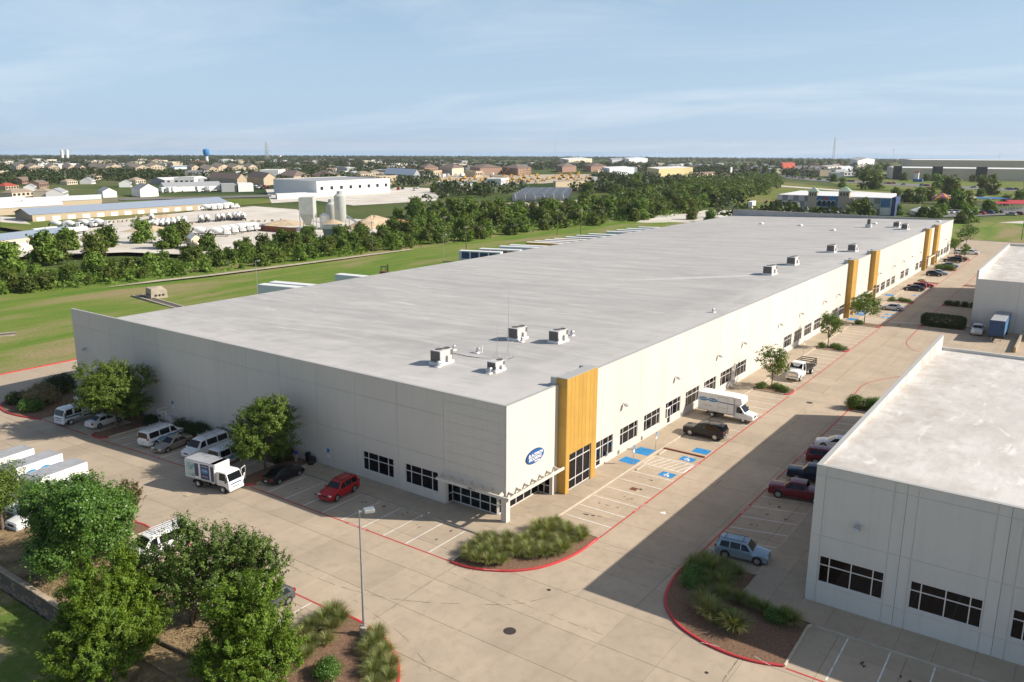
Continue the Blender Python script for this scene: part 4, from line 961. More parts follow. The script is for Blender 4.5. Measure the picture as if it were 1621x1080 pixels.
M['lamp_clear'] = mat('headlamp_lens', (0.70, 0.70, 0.68), 0.12); M['lamp_red'] = mat('tail_lens', (0.35, 0.01, 0.01), 0.2); M['lamp_amber'] = mat('amber_lens', (0.6, 0.2, 0.02), 0.25)
M['chrome'] = mat('chrome', (0.75, 0.75, 0.76), 0.12, metal=1.0); M['plate'] = mat('number_plate', (0.62, 0.63, 0.64), 0.5)
M['truck_roof'] = mat('truck_roof_grey', (0.33, 0.34, 0.355), 0.7, var=0.12, scale=1.0); M['box_white'] = mat('truck_box_white', (0.74, 0.74, 0.72), 0.5, var=0.03, scale=1.5)
M['stripe_blue'] = mat('livery_blue', (0.012, 0.075, 0.24), 0.4); M['stripe_teal'] = mat('livery_light_blue', (0.03, 0.24, 0.48), 0.4); M['skin'] = mat('skin', (0.42, 0.24, 0.16), 0.6)

WHEELS = {}
def wheel(parent, x, y, r, w, kind='alloy'):
    """tyre with the rim as its child; side decides which way the rim faces"""
    key = (round(r, 3), round(w, 3), kind)
    if key not in WHEELS:
        t = MB(); n = 20
        prof = [(r*.62, -w/2), (r*.94, -w/2), (r, -w/2+.03), (r, w/2-.03), (r*.94, w/2), (r*.62, w/2)]
        t.loft([[(q*math.cos(2*math.pi*k/n), d, q*math.sin(2*math.pi*k/n)) for k in range(n)] for q, d in prof], mi=0)
        rm = MB()
        rm.disc((0, -w/2+.012, 0), r*.63, 'y', n, 1)
        for k in range(6 if kind != 'steel' else 0):
            a = 2*math.pi*k/6; c, s = math.cos(a), math.sin(a); q = .055*r/.35; e = r*.61
            rm.poly([(c*.05-s*q, -w/2-.004, s*.05+c*q), (c*e-s*q*1.3, -w/2-.002, s*e+c*q*1.3), (c*e+s*q*1.3, -w/2-.002, s*e-c*q*1.3), (c*.05+s*q, -w/2-.004, s*.05-c*q)][::-1], 0)
        rm.loft([[(q*math.cos(2*math.pi*k/n), d, q*math.sin(2*math.pi*k/n)) for k in range(n)] for q, d in ((r*.64, -w/2-.004), (r*.56, -w/2-.006))], caps=False, mi=0)
        rm.disc((0, -w/2-.012, 0), r*(.16 if kind != 'steel' else .40), 'y', 10, 0)
        WHEELS[key] = (t.mesh('wheel', M['rubber'], True), rm.mesh('rim', [M['alloy'] if kind != 'steel' else M['white'], M['black']]))
    t, rm = WHEELS[key]
    o = part('wheel', t, None, parent, (x, y, r), (0, 0, 0 if y < 0 else math.pi))
    part('rim', rm, None, o)
    return o

def car(name, label, cat, col, loc, head, spec, group='cars and pickups parked around the warehouse', extras=()):
    """spec: L length, W half width, st stations from the nose back: (x, bottom, shoulder, top, half width, half width at top)"""
    T = thing(name, label, cat, (loc[0], loc[1], gz(0, loc[1])+.006), rad(head), group)
    P = PAINT[col]; st = spec['st']
    b = MB(); rings = []
    for x, zb, zs, zt, w, wr in st:
        c = min(.06, (zt-zs)*.4+.012)
        half = [(w*.80, zb), (w*.97, zb+.06), (w, zb+.22 if zb+.22 < zs else zs-.03), (w*.985, zs), (wr+.02, zt-c), (wr-.06, zt), (wr*.4, zt+.022)]
        rings.append([(x, y, z) for y, z in half] + [(x, -y, z) for y, z in reversed(half)])
    b.loft(rings)
    b.f = [tuple(reversed(f)) for f in b.f]
    bd = part('body', b, P, T, smooth=32)
    def interp(x):
        for s0, s1 in zip(st, st[1:]):
            if s1[0] <= x <= s0[0]:
                t = (s0[0]-x)/max(s0[0]-s1[0], 1e-6); return [a+(q-a)*t for a, q in zip(s0, s1)]
        return st[-1]
    def side(x, f, s, off=.012):
        """point on the cabin side: f = 0 at the shoulder, 1 at the roof edge"""
        _, zb, zs, zt, w, wr = interp(x); c = min(.06, (zt-zs)*.4+.012)
        return (x, s*((w*.985)*(1-f)+(wr+.02)*f+off), zs*(1-f)+(zt-c)*f)
    for s in (-1, 1):
        for x0, x1, y0, y1 in spec['side']:        # front-bottom x, rear-bottom x, front-top x, rear-top x
            nseg = 5; q = MB(); lo = [side(x0+(x1-x0)*k/nseg, .06, s) for k in range(nseg+1)]; hi = [side(y0+(y1-y0)*k/nseg, .90, s) for k in range(nseg+1)]
            for k in range(nseg):
                f = [lo[k], lo[k+1], hi[k+1], hi[k]]
                q.poly(f if s > 0 else f[::-1])
            q.f = [tuple(reversed(f)) for f in q.f]
            part('side_window', q, M['autoglass'], bd)
    for nm, (ia, ib), sgn in (('windshield', spec['ws'], 1), ('rear_window', spec['rw'], -1)):
        A, B_ = st[ia], st[ib]; q = MB(); off = .016
        lo, hi = (A, B_) if A[3] < B_[3] else (B_, A)
        def pt(t, y):
            x = lo[0]+(hi[0]-lo[0])*t; z = lo[3]+(hi[3]-lo[3])*t+.004; w = lo[5]+(hi[5]-lo[5])*t-.05
            return (x+sgn*off, y*w, z+off+.022*(1-abs(y)))
        f = [pt(.07, -1), pt(.07, 0), pt(.07, 1), pt(.93, 1), pt(.93, 0), pt(.93, -1)]
        if sgn < 0: f = f[::-1]
        q.poly(f); part(nm, q, M['autoglass'], bd)
    # wheel arches and wheels
    r = spec['r']
    for x in spec['ax']:
        w = interp(x)[4]
        for s in (-1, 1):
            q = MB(); n = 14; rr = r*1.16
            q.poly([(x+rr*math.cos(math.pi*k/n), s*(w+.006), r+rr*math.sin(math.pi*k/n)) for k in range(n+1)] + [(x-rr, s*(w+.006), spec['st'][2][1]-.02), (x+rr, s*(w+.006), spec['st'][2][1]-.02)])
            part('wheel_arch', q, M['black'], bd)
            wheel(T, x, s*(w-.085), r, .22, spec.get('rim', 'alloy'))
    nx, tx = st[0][0], st[-1][0]; zf = spec['lampz']; w0 = st[1][4]
    for s in (-1, 1):
        q = MB(); y0, y1 = sorted((s*(w0-.42), s*(w0-.03))); q.cbox(nx-.22, nx-.005+spec.get('lo', 0), y0, y1, zf-.09, zf+.09, .03); part('headlight', q, M['lamp_clear'], T)
        q = MB(); y0, y1 = sorted((s*(st[-2][4]-.24), s*(st[-2][4]-.005))); zr = spec.get('tailz', zf+.12); q.cbox(tx-.012, tx+.16, y0, y1, zr-.13, zr+.13, .02); part('taillight', q, M['lamp_red'], T)
        xm = st[spec['ws'][0]][0]-.12; q = MB(); zz_ = interp(xm)[2]; y0, y1 = sorted((s*(interp(xm)[4]-.02), s*(interp(xm)[4]+.17))); q.cbox(xm-.12, xm+.04, y0, y1, zz_+.01, zz_+.16, .03); part('mirror', q, P, T)
    q = MB(); q.cbox(nx-.1, nx+.015, -.38*spec.get('gw', 1), .38*spec.get('gw', 1), zf-.16, zf+.02, .02); part('grille', q, M['black'] if not spec.get('chrome') else M['chrome'], T)
    q = MB(); q.cbox(nx-.18, nx+.05, -w0+.12, w0-.12, st[0][1]+.0, st[0][1]+.17, .04); part('bumper', q, M['chrome'] if spec.get('chrome') else P, T)
    q = MB(); q.cbox(tx-.05, tx+.18, -w0+.12, w0-.12, st[-1][1]+.0, st[-1][1]+.17, .04); part('bumper', q, M['chrome'] if spec.get('chrome') else P, T)
    q = MB(); q.box(tx-.068, tx-.04, -.16, .16, st[-1][1]+.20, st[-1][1]+.33); part('number_plate', q, M['plate'], T)
    if 'rails' in extras:
        zt = max(s[3] for s in st); xs = [s[0] for s in st if s[3] > zt-.08]
        for s in (-1, 1):
            q = MB(); y = s*(min(s_[5] for s_ in st if s_[3] > zt-.05)-.10); q.tube((max(xs)-.1, y, zt+.05), (min(xs)+.1, y, zt+.05), .022); part('roof_rail', q, M['black'], T)
        for xx in (max(xs)-.45, min(xs)+.45):
            q = MB(); y = min(s_[5] for s_ in st if s_[3] > zt-.05)-.10; q.tube((xx, -y, zt+.07), (xx, y, zt+.07), .022); part('crossbar', q, M['black'], T)
    if 'ladder' in extras:
        zt = max(s[3] for s in st); xs = [s[0] for s in st if s[3] > zt-.06]; x0, x1 = max(xs)-.3, min(xs)+.2; y = min(s_[5] for s_ in st if s_[3] > zt-.05)
        q = MB()
        for xx in (x0, (x0+x1)/2, x1):
            q.tube((xx, -y, zt+.20), (xx, y, zt+.20), .025)
            for s in (-1, 1): q.tube((xx, s*y, zt-.05), (xx, s*y, zt+.36), .028)
        part('ladder_rack', q, M['steel'], T)
        for yy in (-.45, .25):
            q = MB(); q.tube((x0+.3, yy, zt+.25), (x1-.2, yy, zt+.25), .028); q.tube((x0+.3, yy+.36, zt+.25), (x1-.2, yy+.36, zt+.25), .028)
            k = x0+.2
            while k > x1: q.tube((k, yy, zt+.25), (k, yy+.36, zt+.25), .02); k -= .32
            part('ladder', q, M['steel'], T)
    if 'livery' in extras:
        for s in (-1, 1):
            wv = interp(-.5)[4]; zs = interp(-.5)[2]; y = s*(wv+.010)
            q = MB(); pts = [(-2.4, zs-.34), (1.6, zs-.20), (2.3, zs-.12), (2.3, zs-.22), (1.6, zs-.34), (-2.4, zs-.46)]
            f = [(a, y, c) for a, c in pts]; q.poly(f if s < 0 else f[::-1]); q.f = [tuple(reversed(f)) for f in q.f]; part('livery_stripe', q, M['stripe_blue'], bd)
            for cx, words in ((-.9, 'BLACKMON'), (.25, 'BMS CAT')):
                q = MB(); n = 18; f = [(cx+.58*math.cos(2*math.pi*k/n), y+s*.004, zs-.32+.20*math.sin(2*math.pi*k/n)) for k in range(n)]; q.poly(f if s < 0 else f[::-1]); q.f = [tuple(reversed(f)) for f in q.f]; ov = part('livery_oval', q, M['stripe_teal'], bd)
                part('lettering', text_mesh(words, .19, M['white'], .002), None, ov, (cx, y+s*.009, zs-.32), (rad(90), 0, 0 if s < 0 else math.pi))
    return T
SEDAN = dict(st=[(2.42, .32, .52, .60, .66, .60), (2.32, .22, .62, .70, .84, .76), (1.85, .20, .72, .82, .90, .80), (1.02, .20, .86, .95, .91, .78), (.25, .20, .93, 1.40, .915, .60), (-.30, .20, .95, 1.46, .915, .60), (-.95, .20, .96, 1.41, .91, .59), (-1.72, .20, .95, 1.04, .90, .72), (-2.25, .22, .88, 1.02, .86, .74), (-2.42, .34, .74, .92, .72, .64)],
             side=[(.78, -.28, .22, -.24), (-.36, -1.42, -.32, -1.0)], ws=(3, 4), rw=(6, 7), ax=(1.45, -1.42), r=.33, lampz=.62, tailz=.80)
SUV = dict(st=[(2.25, .34, .66, .78, .72, .66), (2.17, .26, .80, .90, .88, .80), (1.75, .24, .90, .99, .93, .84), (1.0, .24, 1.0, 1.08, .935, .82), (.45, .24, 1.05, 1.62, .935, .66), (-.10, .24, 1.06, 1.70, .935, .67), (-1.3, .24, 1.07, 1.69, .93, .66), (-1.95, .24, 1.07, 1.62, .92, .64), (-2.22, .28, 1.02, 1.10, .88, .78), (-2.27, .40, .80, 1.0, .78, .74)],
           side=[(.80, -.02, .36, -.02), (-.10, -.95, -.10, -.95), (-1.03, -1.85, -1.03, -1.75)], ws=(3, 4), rw=(7, 8), ax=(1.38, -1.32), r=.38, lampz=.78, tailz=1.0)
BIGSUV = dict(st=[(2.62, .40, .78, .95, .82, .78), (2.55, .30, .95, 1.08, .97, .90), (2.1, .28, 1.06, 1.14, 1.0, .92), (1.22, .28, 1.14, 1.20, 1.01, .90), (.62, .28, 1.18, 1.78, 1.01, .74), (0, .28, 1.2, 1.88, 1.01, .74), (-1.7, .28, 1.2, 1.88, 1.0, .73), (-2.38, .28, 1.2, 1.80, .99, .71), (-2.60, .34, 1.15, 1.22, .95, .86), (-2.64, .46, .9, 1.1, .88, .84)],
              side=[(1.0, .10, .55, .10), (0.02, -1.02, .02, -1.02), (-1.1, -2.25, -1.1, -2.12)], ws=(3, 4), rw=(7, 8), ax=(1.62, -1.55), r=.42, lampz=.92, tailz=1.12, chrome=True)
HATCH = dict(SEDAN); HATCH['st'] = [(2.1, .32, .55, .64, .66, .60), (2.0, .22, .66, .75, .84, .76), (1.6, .20, .76, .87, .89, .80), (.95, .20, .88, .98, .90, .78), (.25, .20, .95, 1.44, .905, .62), (-.30, .20, .97, 1.52, .905, .62), (-1.2, .20, .98, 1.48, .90, .61), (-1.5, .2, .98, 1.42, .89, .60), (-2.0, .24, .92, 1.04, .86, .74), (-2.1, .36, .74, .92, .72, .68)]
HATCH.update(side=[(.74, -.28, .22, -.24), (-.36, -1.55, -.32, -1.35)], rw=(7, 8), ax=(1.28, -1.28), tailz=.9)
PICK = dict(st=[(2.92, .46, .82, .98, .86, .80), (2.84, .34, .98, 1.12, .98, .90), (2.4, .32, 1.08, 1.18, 1.01, .92), (1.42, .32, 1.16, 1.24, 1.015, .90), (.85, .32, 1.2, 1.80, 1.01, .74), (.35, .32, 1.21, 1.88, 1.01, .74), (-.75, .32, 1.21, 1.86, 1.01, .73), (-.98, .32, 1.21, 1.24, 1.01, .92), (-2.80, .34, 1.20, 1.22, 1.0, .95), (-2.90, .46, 1.1, 1.18, .94, .92)],
            side=[(1.22, .30, .78, .30), (.22, -.72, .22, -.66)], ws=(3, 4), rw=(6, 7), ax=(1.85, -1.78), r=.41, lampz=.95, tailz=1.02, chrome=True, lo=.0)
VAN = dict(st=[(2.75, .42, .72, .88, .82, .76), (2.66, .32, .88, 1.02, .96, .88), (2.3, .30, 1.0, 1.12, 1.0, .90), (1.85, .30, 1.10, 1.22, 1.01, .90), (1.15, .30, 1.2, 1.98, 1.01, .80), (.6, .30, 1.22, 2.06, 1.01, .80), (-2.5, .30, 1.22, 2.06, 1.01, .80), (-2.72, .34, 1.2, 1.98, .99, .78), (-2.78, .42, 1.15, 1.20, .97, .92), (-2.80, .50, .9, 1.05, .95, .9)],
           side=[(1.55, .62, 1.1, .62), (.42, -1.0, .42, -1.0), (-1.12, -2.5, -1.12, -2.5)], ws=(3, 4), rw=(7, 8), ax=(1.80, -1.75), r=.37, lampz=.86, tailz=1.2, rim='steel')

car('red_suv', 'glossy red boxy suv, front toward the red line, alone near the shaded facade', 'car', 'red', (-4.55, 17.75), 187, SUV, extras=('rails',))
car('black_sedan', 'black sedan nosed toward the shaded wall beside the mulch finger', 'car', 'black', (-5.1, 25.75), 5, SEDAN)
car('gold_sedan', 'tan gold sedan facing out between the white van and open stalls', 'car', 'gold', (-5.6, 45.5), 187, SEDAN)
car('white_sedan', 'white sedan parked beneath the far oak at the wall', 'car', 'white', (-5.2, 61.7), 8, SEDAN)
car('black_suv', 'large black suv nosed to the kerb beside the box van with side door', 'car', 'black', (34.45, -5.4), 92, BIGSUV, extras=('rails',))
car('silver_suv', 'pale silver blue suv with roof bars beside the grass island', 'car', 'ice', (6.95, -20.35), -82, SUV, extras=('rails',))
car('maroon_pickup', 'maroon crew pickup nearest the pale building corner', 'pickup', 'maroon', (22.55, -20.4), 100, PICK)
car('navy_pickup', 'dark navy pickup between the maroon pickup and maroon suv', 'pickup', 'navy', (28.0, -20.6), 99, PICK)
car('maroon_suv', 'maroon suv with its tail out, next to a white car', 'car', 'maroon', (33.9, -20.6), -80, BIGSUV)
car('white_coupe', 'white car with dark glass, last in the shaded row', 'car', 'white', (39.9, -19.7), 100, SEDAN)
car('grey_car', 'grey car partly hidden behind the dense cedar by the lamp island', 'car', 'grey', (-22.55, 6.2), 183, HATCH)
car('silver_sedan', 'silver sedan in the stall beyond the round oak of the middle towers', 'car', 'silver', (137.6, -6.2), 92, SEDAN)
for lb, cat, col, x, y, hd, sp in (('dark blue sedan, first of three cars close together in the far row', 'car', 'navy', 168.8, -5.1, 92, SEDAN), ('dark red suv in the middle of three cars close together', 'car', 'maroon', 172.4, -5.1, 92, SUV), ('bright red sedan behind the dark red suv', 'car', 'red', 177.2, -6.0, -88, SEDAN),
                              ('black hatchback beside a silver car in the far row', 'car', 'black', 199.6, -4.9, -86, HATCH), ('silver sedan tucked behind the black hatchback', 'car', 'silver', 203.4, -5.6, -88, SEDAN), ('blue sedan behind the two green island shrubs', 'car', 'blue', 222.0, -5.6, -88, SEDAN),
                              ('black suv in front of the farthest towers', 'car', 'black', 235.0, -4.6, 92, BIGSUV), ('dark maroon pickup behind the black suv', 'pickup', 'maroon', 240.2, -5.2, -88, PICK), ('white suv between the last two small trees', 'car', 'white', 260.5, -3.4, -88, SUV), ('white suv at the very end of the row', 'car', 'white', 262.8, -6.6, -88, SUV), ('dark sedan behind the white suvs', 'car', 'grey', 266.4, -5.6, 92, SEDAN)):
    car('pickup' if cat == 'pickup' else ('sedan' if sp is SEDAN else 'parked_car'), lb, cat, col, (x, y), hd, sp)
def ped(o): return o
car('work_van', 'white passenger van with ladder rack and blue oval livery beside the gold sedan', 'van', 'white', (-4.9, 48.9), 9, VAN, 'white work vans', extras=('ladder', 'livery'))
car('work_van', 'white van backed under the near oak, windshield facing the drive', 'van', 'white', (-4.6, 40.4), 186, VAN, 'white work vans', extras=('ladder',))
car('work_van', 'white van with oval livery between the box truck and near oak', 'van', 'white', (-4.3, 35.6), 7, VAN, 'white work vans', extras=('ladder', 'livery'))
car('work_van', 'white van with ladders half hidden behind the loose tree', 'van', 'white', (-22.3, 21.2), 181, VAN, 'white work vans', extras=('ladder',))
car('dock_pickup', 'white pickup with a headache rack beside the blue trailer', 'pickup', 'white', (121.6, -24.9), 182, PICK)

# --- trucks
def cabover(T, x0, W=1.02, zc=.62, crew=False, door_open=False, stripe=True):
    """cab of a cab-over truck: nose at x0, built back from it"""
    Lc = 1.75 if not crew else 2.9
    b = MB(); rings = []
    for x, zb, zs, zt, w, wr in ((x0, .5, 1.25, 1.30, W*.93, W*.86), (x0-.06, .42, 1.30, 1.38, W, W*.94), (x0-.36, .55, 1.42, 2.18, W, W*.90), (x0-.60, .75, 1.42, 2.30, W, W*.90), (x0-Lc+.1, .75, 1.42, 2.30, W, W*.90), (x0-Lc, .75, 1.42, 2.22, W*.98, W*.88)):
        half = [(w*.9, zb), (w, zb+.1), (w, zs), (wr+.02, zt-.06), (wr-.08, zt), (wr*.4, zt+.02)]
        rings.append([(x, y, z) for y, z in half]+[(x, -y, z) for y, z in reversed(half)])
    b.loft(rings); b.f = [tuple(reversed(f)) for f in b.f]; cab = part('cab', b, PAINT['white'], T, smooth=30)
    q = MB(); q.poly([(x0-.055, -W*.88, 1.42), (x0-.055, W*.88, 1.42), (x0-.335, W*.84, 2.14), (x0-.335, -W*.84, 2.14)]); part('windshield', q, M['autoglass'], cab)
    for s in (-1, 1):
        for xa, xb in (((x0-.42, x0-1.35),) if not crew else ((x0-.42, x0-1.35), (x0-1.6, x0-2.6))):
            f = [(xa, s*(W+.012), 1.44), (xb, s*(W+.012), 1.44), (xb, s*(W*.91+.03), 2.16), (xa-.12, s*(W*.91+.03), 2.16)]
            q = MB(); q.poly(f if s > 0 else f[::-1]); q.f = [tuple(reversed(f)) for f in q.f]; part('side_window', q, M['autoglass'], cab)
        q = MB(); y0, y1 = sorted((s*(W-.34), s*(W-.06))); q.cbox(x0-.1, x0+.02, y0, y1, .72, .92, .03); part('headlight', q, M['lamp_clear'], cab)
        q = MB(); y0, y1 = sorted((s*(W+.02), s*(W+.28))); q.cbox(x0-.30, x0-.22, y0, y1, 1.35, 1.85, .03); q.tube((x0-.3, s*W*.95, 1.9), (x0-.26, s*(W+.16), 1.82), .015); part('mirror', q, M['black'], cab)
    q = MB(); q.cbox(x0-.16, x0+.07, -W*.98, W*.98, .36, .66, .05); part('bumper', q, PAINT['white'], T)
    q = MB(); q.cbox(x0-.08, x0+.01, -W*.55, W*.55, .70, .80, .02); part('grille', q, M['black'], cab)
    q = MB(); q.box(x0-.02, x0+.006, -W*.72, W*.72, 1.04, 1.16); part('livery_stripe', q, M['stripe_blue'], cab)
    if door_open:
        D = part('door', (lambda m: (m.cbox(-1.05, 0, 0, .07, .72, 1.42, .03), m.box(-1.05, -.99, .005, .06, 1.42, 2.1), m.box(-.12, -.05, .005, .06, 1.42, 2.1), m.box(-1.05, -.05, .005, .06, 2.1, 2.16), m)[-1])(MB()), PAINT['white'], T, (x0-.38, W+.03, 0), (0, 0, rad(-68)))
        q = MB(); q.box(-.99, -.12, .02, .04, 1.42, 2.1); part('side_window', q, M['autoglass'], D)
    return cab
def box_body(T, x0, x1, W, z0, z1, roofm=None, corner=True):
    b = MB(); b.cbox(x1, x0, -W, W, z0, z1-.03, .04); bx = part('cargo_box', b, M['box_white'], T)
    b = MB(); b.cbox(x1+.03, x0-.03, -W+.03, W-.03, z1-.032, z1+.02, .02); part('roof', b, roofm or M['truck_roof'], bx)
    if corner:
        for y in (-W, W):
            q = MB(); q.cbox(x0-.10, x0+.03, y-.06, y+.06, z0, z1, .05); part('corner_post', q, M['steel'], bx)
    for s in (-1, 1):
        q = MB(); y0, y1 = sorted((s*(W-.01), s*(W+.02))); q.box(x1, x0, y0, y1, z0, z0+.10); part('rub_rail', q, M['steel'], bx)
    return bx
def chassis(T, xf, xr, W, r, kind='steel', dual=True, z=.55):
    b = MB(); b.box(xr-.9, xf+.4, -.42, .42, z, z+.2); b.box(xr+.7, xr+1.5, -W+.1, -.5, z-.12, z+.15); b.box(xr-.85, xr-.75, -W+.1, W-.1, z-.2, z+.05); part('chassis', b, M['dark_steel'], T)
    for s in (-1, 1):
        wheel(T, xf, s*(W-.16), r, .24, kind)
        wheel(T, xr, s*(W-.20), r, .40 if dual else .24, kind)
def livery(bx, s, W, x0, x1, zc, size=.5, ovals=True):
    y = s*(W+.006)
    f = [(x0, y, zc-.10*size*2), (x1, y, zc-.10*size*2), (x1, y, zc+.10*size*2), (x0, y, zc+.10*size*2)]
    q = MB(); q.poly(f if (s < 0) == (x1 > x0) else f[::-1]); part('livery_stripe', q, M['stripe_blue'], bx)
    for cx, words in ((x0+(x1-x0)*.30, 'BLACKMON'), (x0+(x1-x0)*.62, 'BMS CAT')):
        for k, (q0, mm, dy) in enumerate(((1.0, M['stripe_blue'], .004), (.9, M['stripe_teal'], .008))):
            n = 22; f = [(cx+2.0*size*q0*math.cos(2*math.pi*i/n)*.62, y+s*dy, zc+size*.62*q0*math.sin(2*math.pi*i/n)) for i in range(n)]
            q = MB(); q.poly(f if s < 0 else f[::-1]); o = part('livery_oval', q, mm, bx)
        part('lettering', text_mesh(words, size*.50, M['white'], .002, .95, .2), None, o, (cx, y+s*.014, zc), (rad(90), 0, 0 if s < 0 else math.pi))
def truck(name, label, loc, head, group=None, cat='truck'):
    return thing(name, label, cat, (loc[0], loc[1], gz(0, loc[1])+.006), rad(head), group)
GT = 'white box trucks of the contractor'
# cab-over box truck with the posters, door open
T = truck('box_truck', 'white cab over box truck with blue posters on its side and driver door open', (-10.45, 30.1), -82, GT)
cabover(T, 3.05, 1.0, door_open=True); bx = box_body(T, 1.15, -3.15, 1.05, .95, 2.95); chassis(T, 2.05, -1.45, 1.0, .40)
q = MB(); q.cbox(.45, 1.25, -1.0, 1.0, 2.45, 2.97, .06); part('box_nose', q, M['box_white'], bx)
M['poster_dark'] = mat('poster_navy', (0.015, 0.045, 0.13), 0.4); M['poster_pale'] = mat('poster_pale', (0.46, 0.56, 0.56), 0.5, col2=(0.16, 0.34, 0.36), scale=2.2, lo=.45, hi=.6); M['poster_glow'] = mat('poster_blue', (0.08, 0.34, 0.62), 0.4, col2=(0.02, 0.12, 0.32), scale=3, lo=.4, hi=.6)
for xa, xb, za, zb, mm in ((-2.95, -1.75, 1.15, 2.75, 'poster_pale'), (-1.70, -1.15, 1.3, 2.7, 'poster_dark'), (-.85, .40, 1.12, 2.75, 'poster_dark'), (.62, 1.05, 1.1, 2.7, 'poster_dark')):
    q = MB(); q.box(xa, xb, -1.062, -1.048, za, zb); pp = part('poster', q, M[mm], bx)
    if xa == -.85:
        n = 20; q = MB(); q.poly([(-.22+.48*math.cos(2*math.pi*i/n), -1.066, 2.05+.26*math.sin(2*math.pi*i/n)) for i in range(n)]); part('poster_oval', q, M['poster_glow'], pp)
        part('lettering', text_mesh('BLACKMON', .17, M['white'], .002), None, pp, (-.22, -1.07, 2.52), (rad(90), 0, 0)); part('lettering', text_mesh('MOORING', .15, M['white'], .002), None, pp, (-.22, -1.07, 2.07), (rad(90), 0, 0)); part('lettering', text_mesh('RESTORATION', .13, M['white'], .002), None, pp, (-.22, -1.07, 1.42), (rad(90), 0, 0))
# crew-cab truck in the far stalls
T = truck('crew_truck', 'white crew cab truck with a small box behind, beneath the far oak', (-5.6, 66.1), 187, GT)
cabover(T, 3.6, 1.02, crew=True); chassis(T, 2.55, -1.9, 1.02, .42); bx = box_body(T, .5, -3.2, 1.1, .95, 3.1)
q = MB(); q.box(1.0, 3.4, 1.036, 1.042, 1.12, 1.30); part('livery_stripe', q, M['stripe_blue'], T)
# three trucks seen over the round tree
def conv_cab(T, x0, x1, W=.98):
    """conventional cutaway cab, nose at x0"""
    b = MB(); rings = []
    for x, zb, zs, zt, w, wr in ((x0, .52, .85, .98, W*.86, W*.8), (x0-.1, .42, .98, 1.12, W*.97, W*.9), (x0-.75, .40, 1.10, 1.24, W, W*.9), (x0-1.05, .40, 1.14, 1.30, W, W*.9), (x0-1.75, .40, 1.22, 2.10, W, W*.82), (x0-2.1, .40, 1.22, 2.18, W, W*.82), (x1, .40, 1.22, 2.18, W, W*.82)):
        half = [(w*.85, zb), (w, zb+.12), (w, zs), (wr+.02, zt-.06), (wr-.08, zt), (wr*.4, zt+.03)]
        rings.append([(x, y, z) for y, z in half]+[(x, -y, z) for y, z in reversed(half)])
    b.loft(rings); b.f = [tuple(reversed(f)) for f in b.f]; cab = part('cab', b, PAINT['white'], T, smooth=30)
    q = MB(); q.poly([(x0-1.08, -W*.82, 1.38), (x0-1.08, W*.82, 1.38), (x0-1.70, W*.76, 2.09), (x0-1.70, -W*.76, 2.09)]); part('windshield', q, M['autoglass'], cab)
    for s in (-1, 1):
        f = [(x0-1.30, s*(W+.012), 1.25), (x0-2.2, s*(W+.012), 1.25), (x0-2.2, s*(W*.84+.03), 2.02), (x0-1.72, s*(W*.84+.03), 2.02)]
        q = MB(); q.poly(f if s > 0 else f[::-1]); q.f = [tuple(reversed(f)) for f in q.f]; part('side_window', q, M['autoglass'], cab)
        q = MB(); y0, y1 = sorted((s*(W-.36), s*(W-.06))); q.cbox(x0-.14, x0+.015, y0, y1, .80, 1.0, .03); part('headlight', q, M['lamp_clear'], cab)
        q = MB(); y0, y1 = sorted((s*(W+.03), s*(W+.24))); q.cbox(x0-1.45, x0-1.35, y0, y1, 1.35, 1.75, .03); part('mirror', q, M['black'], cab)
    q = MB(); q.cbox(x0-.12, x0+.06, -W*.95, W*.95, .42, .62, .04); part('bumper', q, M['steel'], T)
    q = MB(); q.cbox(x0-.06, x0+.012, -W*.5, W*.5, .72, 1.0, .02); part('grille', q, M['black'], cab)
    return cab
for lb, x, y, zt, ov, sh in (('white box truck with two blue ovals on its long side', -21.3, 45.75, 3.45, True, 0), ('plain white box truck, middle of three parked close together', -21.3, 40.6, 3.5, False, 0), ('low white box truck with a grey roof close behind the round tree', -22.9, 36.9, 2.75, False, 0), ('white box truck with a blue panel at the far end of the row', -21.4, 52.0, 2.9, True, 0)):
    T = truck('box_truck', lb, (x, y), 187, GT)
    conv_cab(T, 5.0, 2.5); bx = box_body(T, 2.5, -2.6, 1.13, .9, zt); chassis(T, 4.0, -1.2, 1.0, .38)
    if zt > 3.3: q = MB(); q.cbox(2.48, 3.3, -1.1, 1.1, zt-.95, zt-.02, .08); part('box_nose', q, M['truck_roof'], bx)
    if ov: livery(bx, 1, 1.13, 2.3, -2.4, zt-.95, .46); livery(bx, -1, 1.13, -2.4, 2.3, zt-.95, .46)
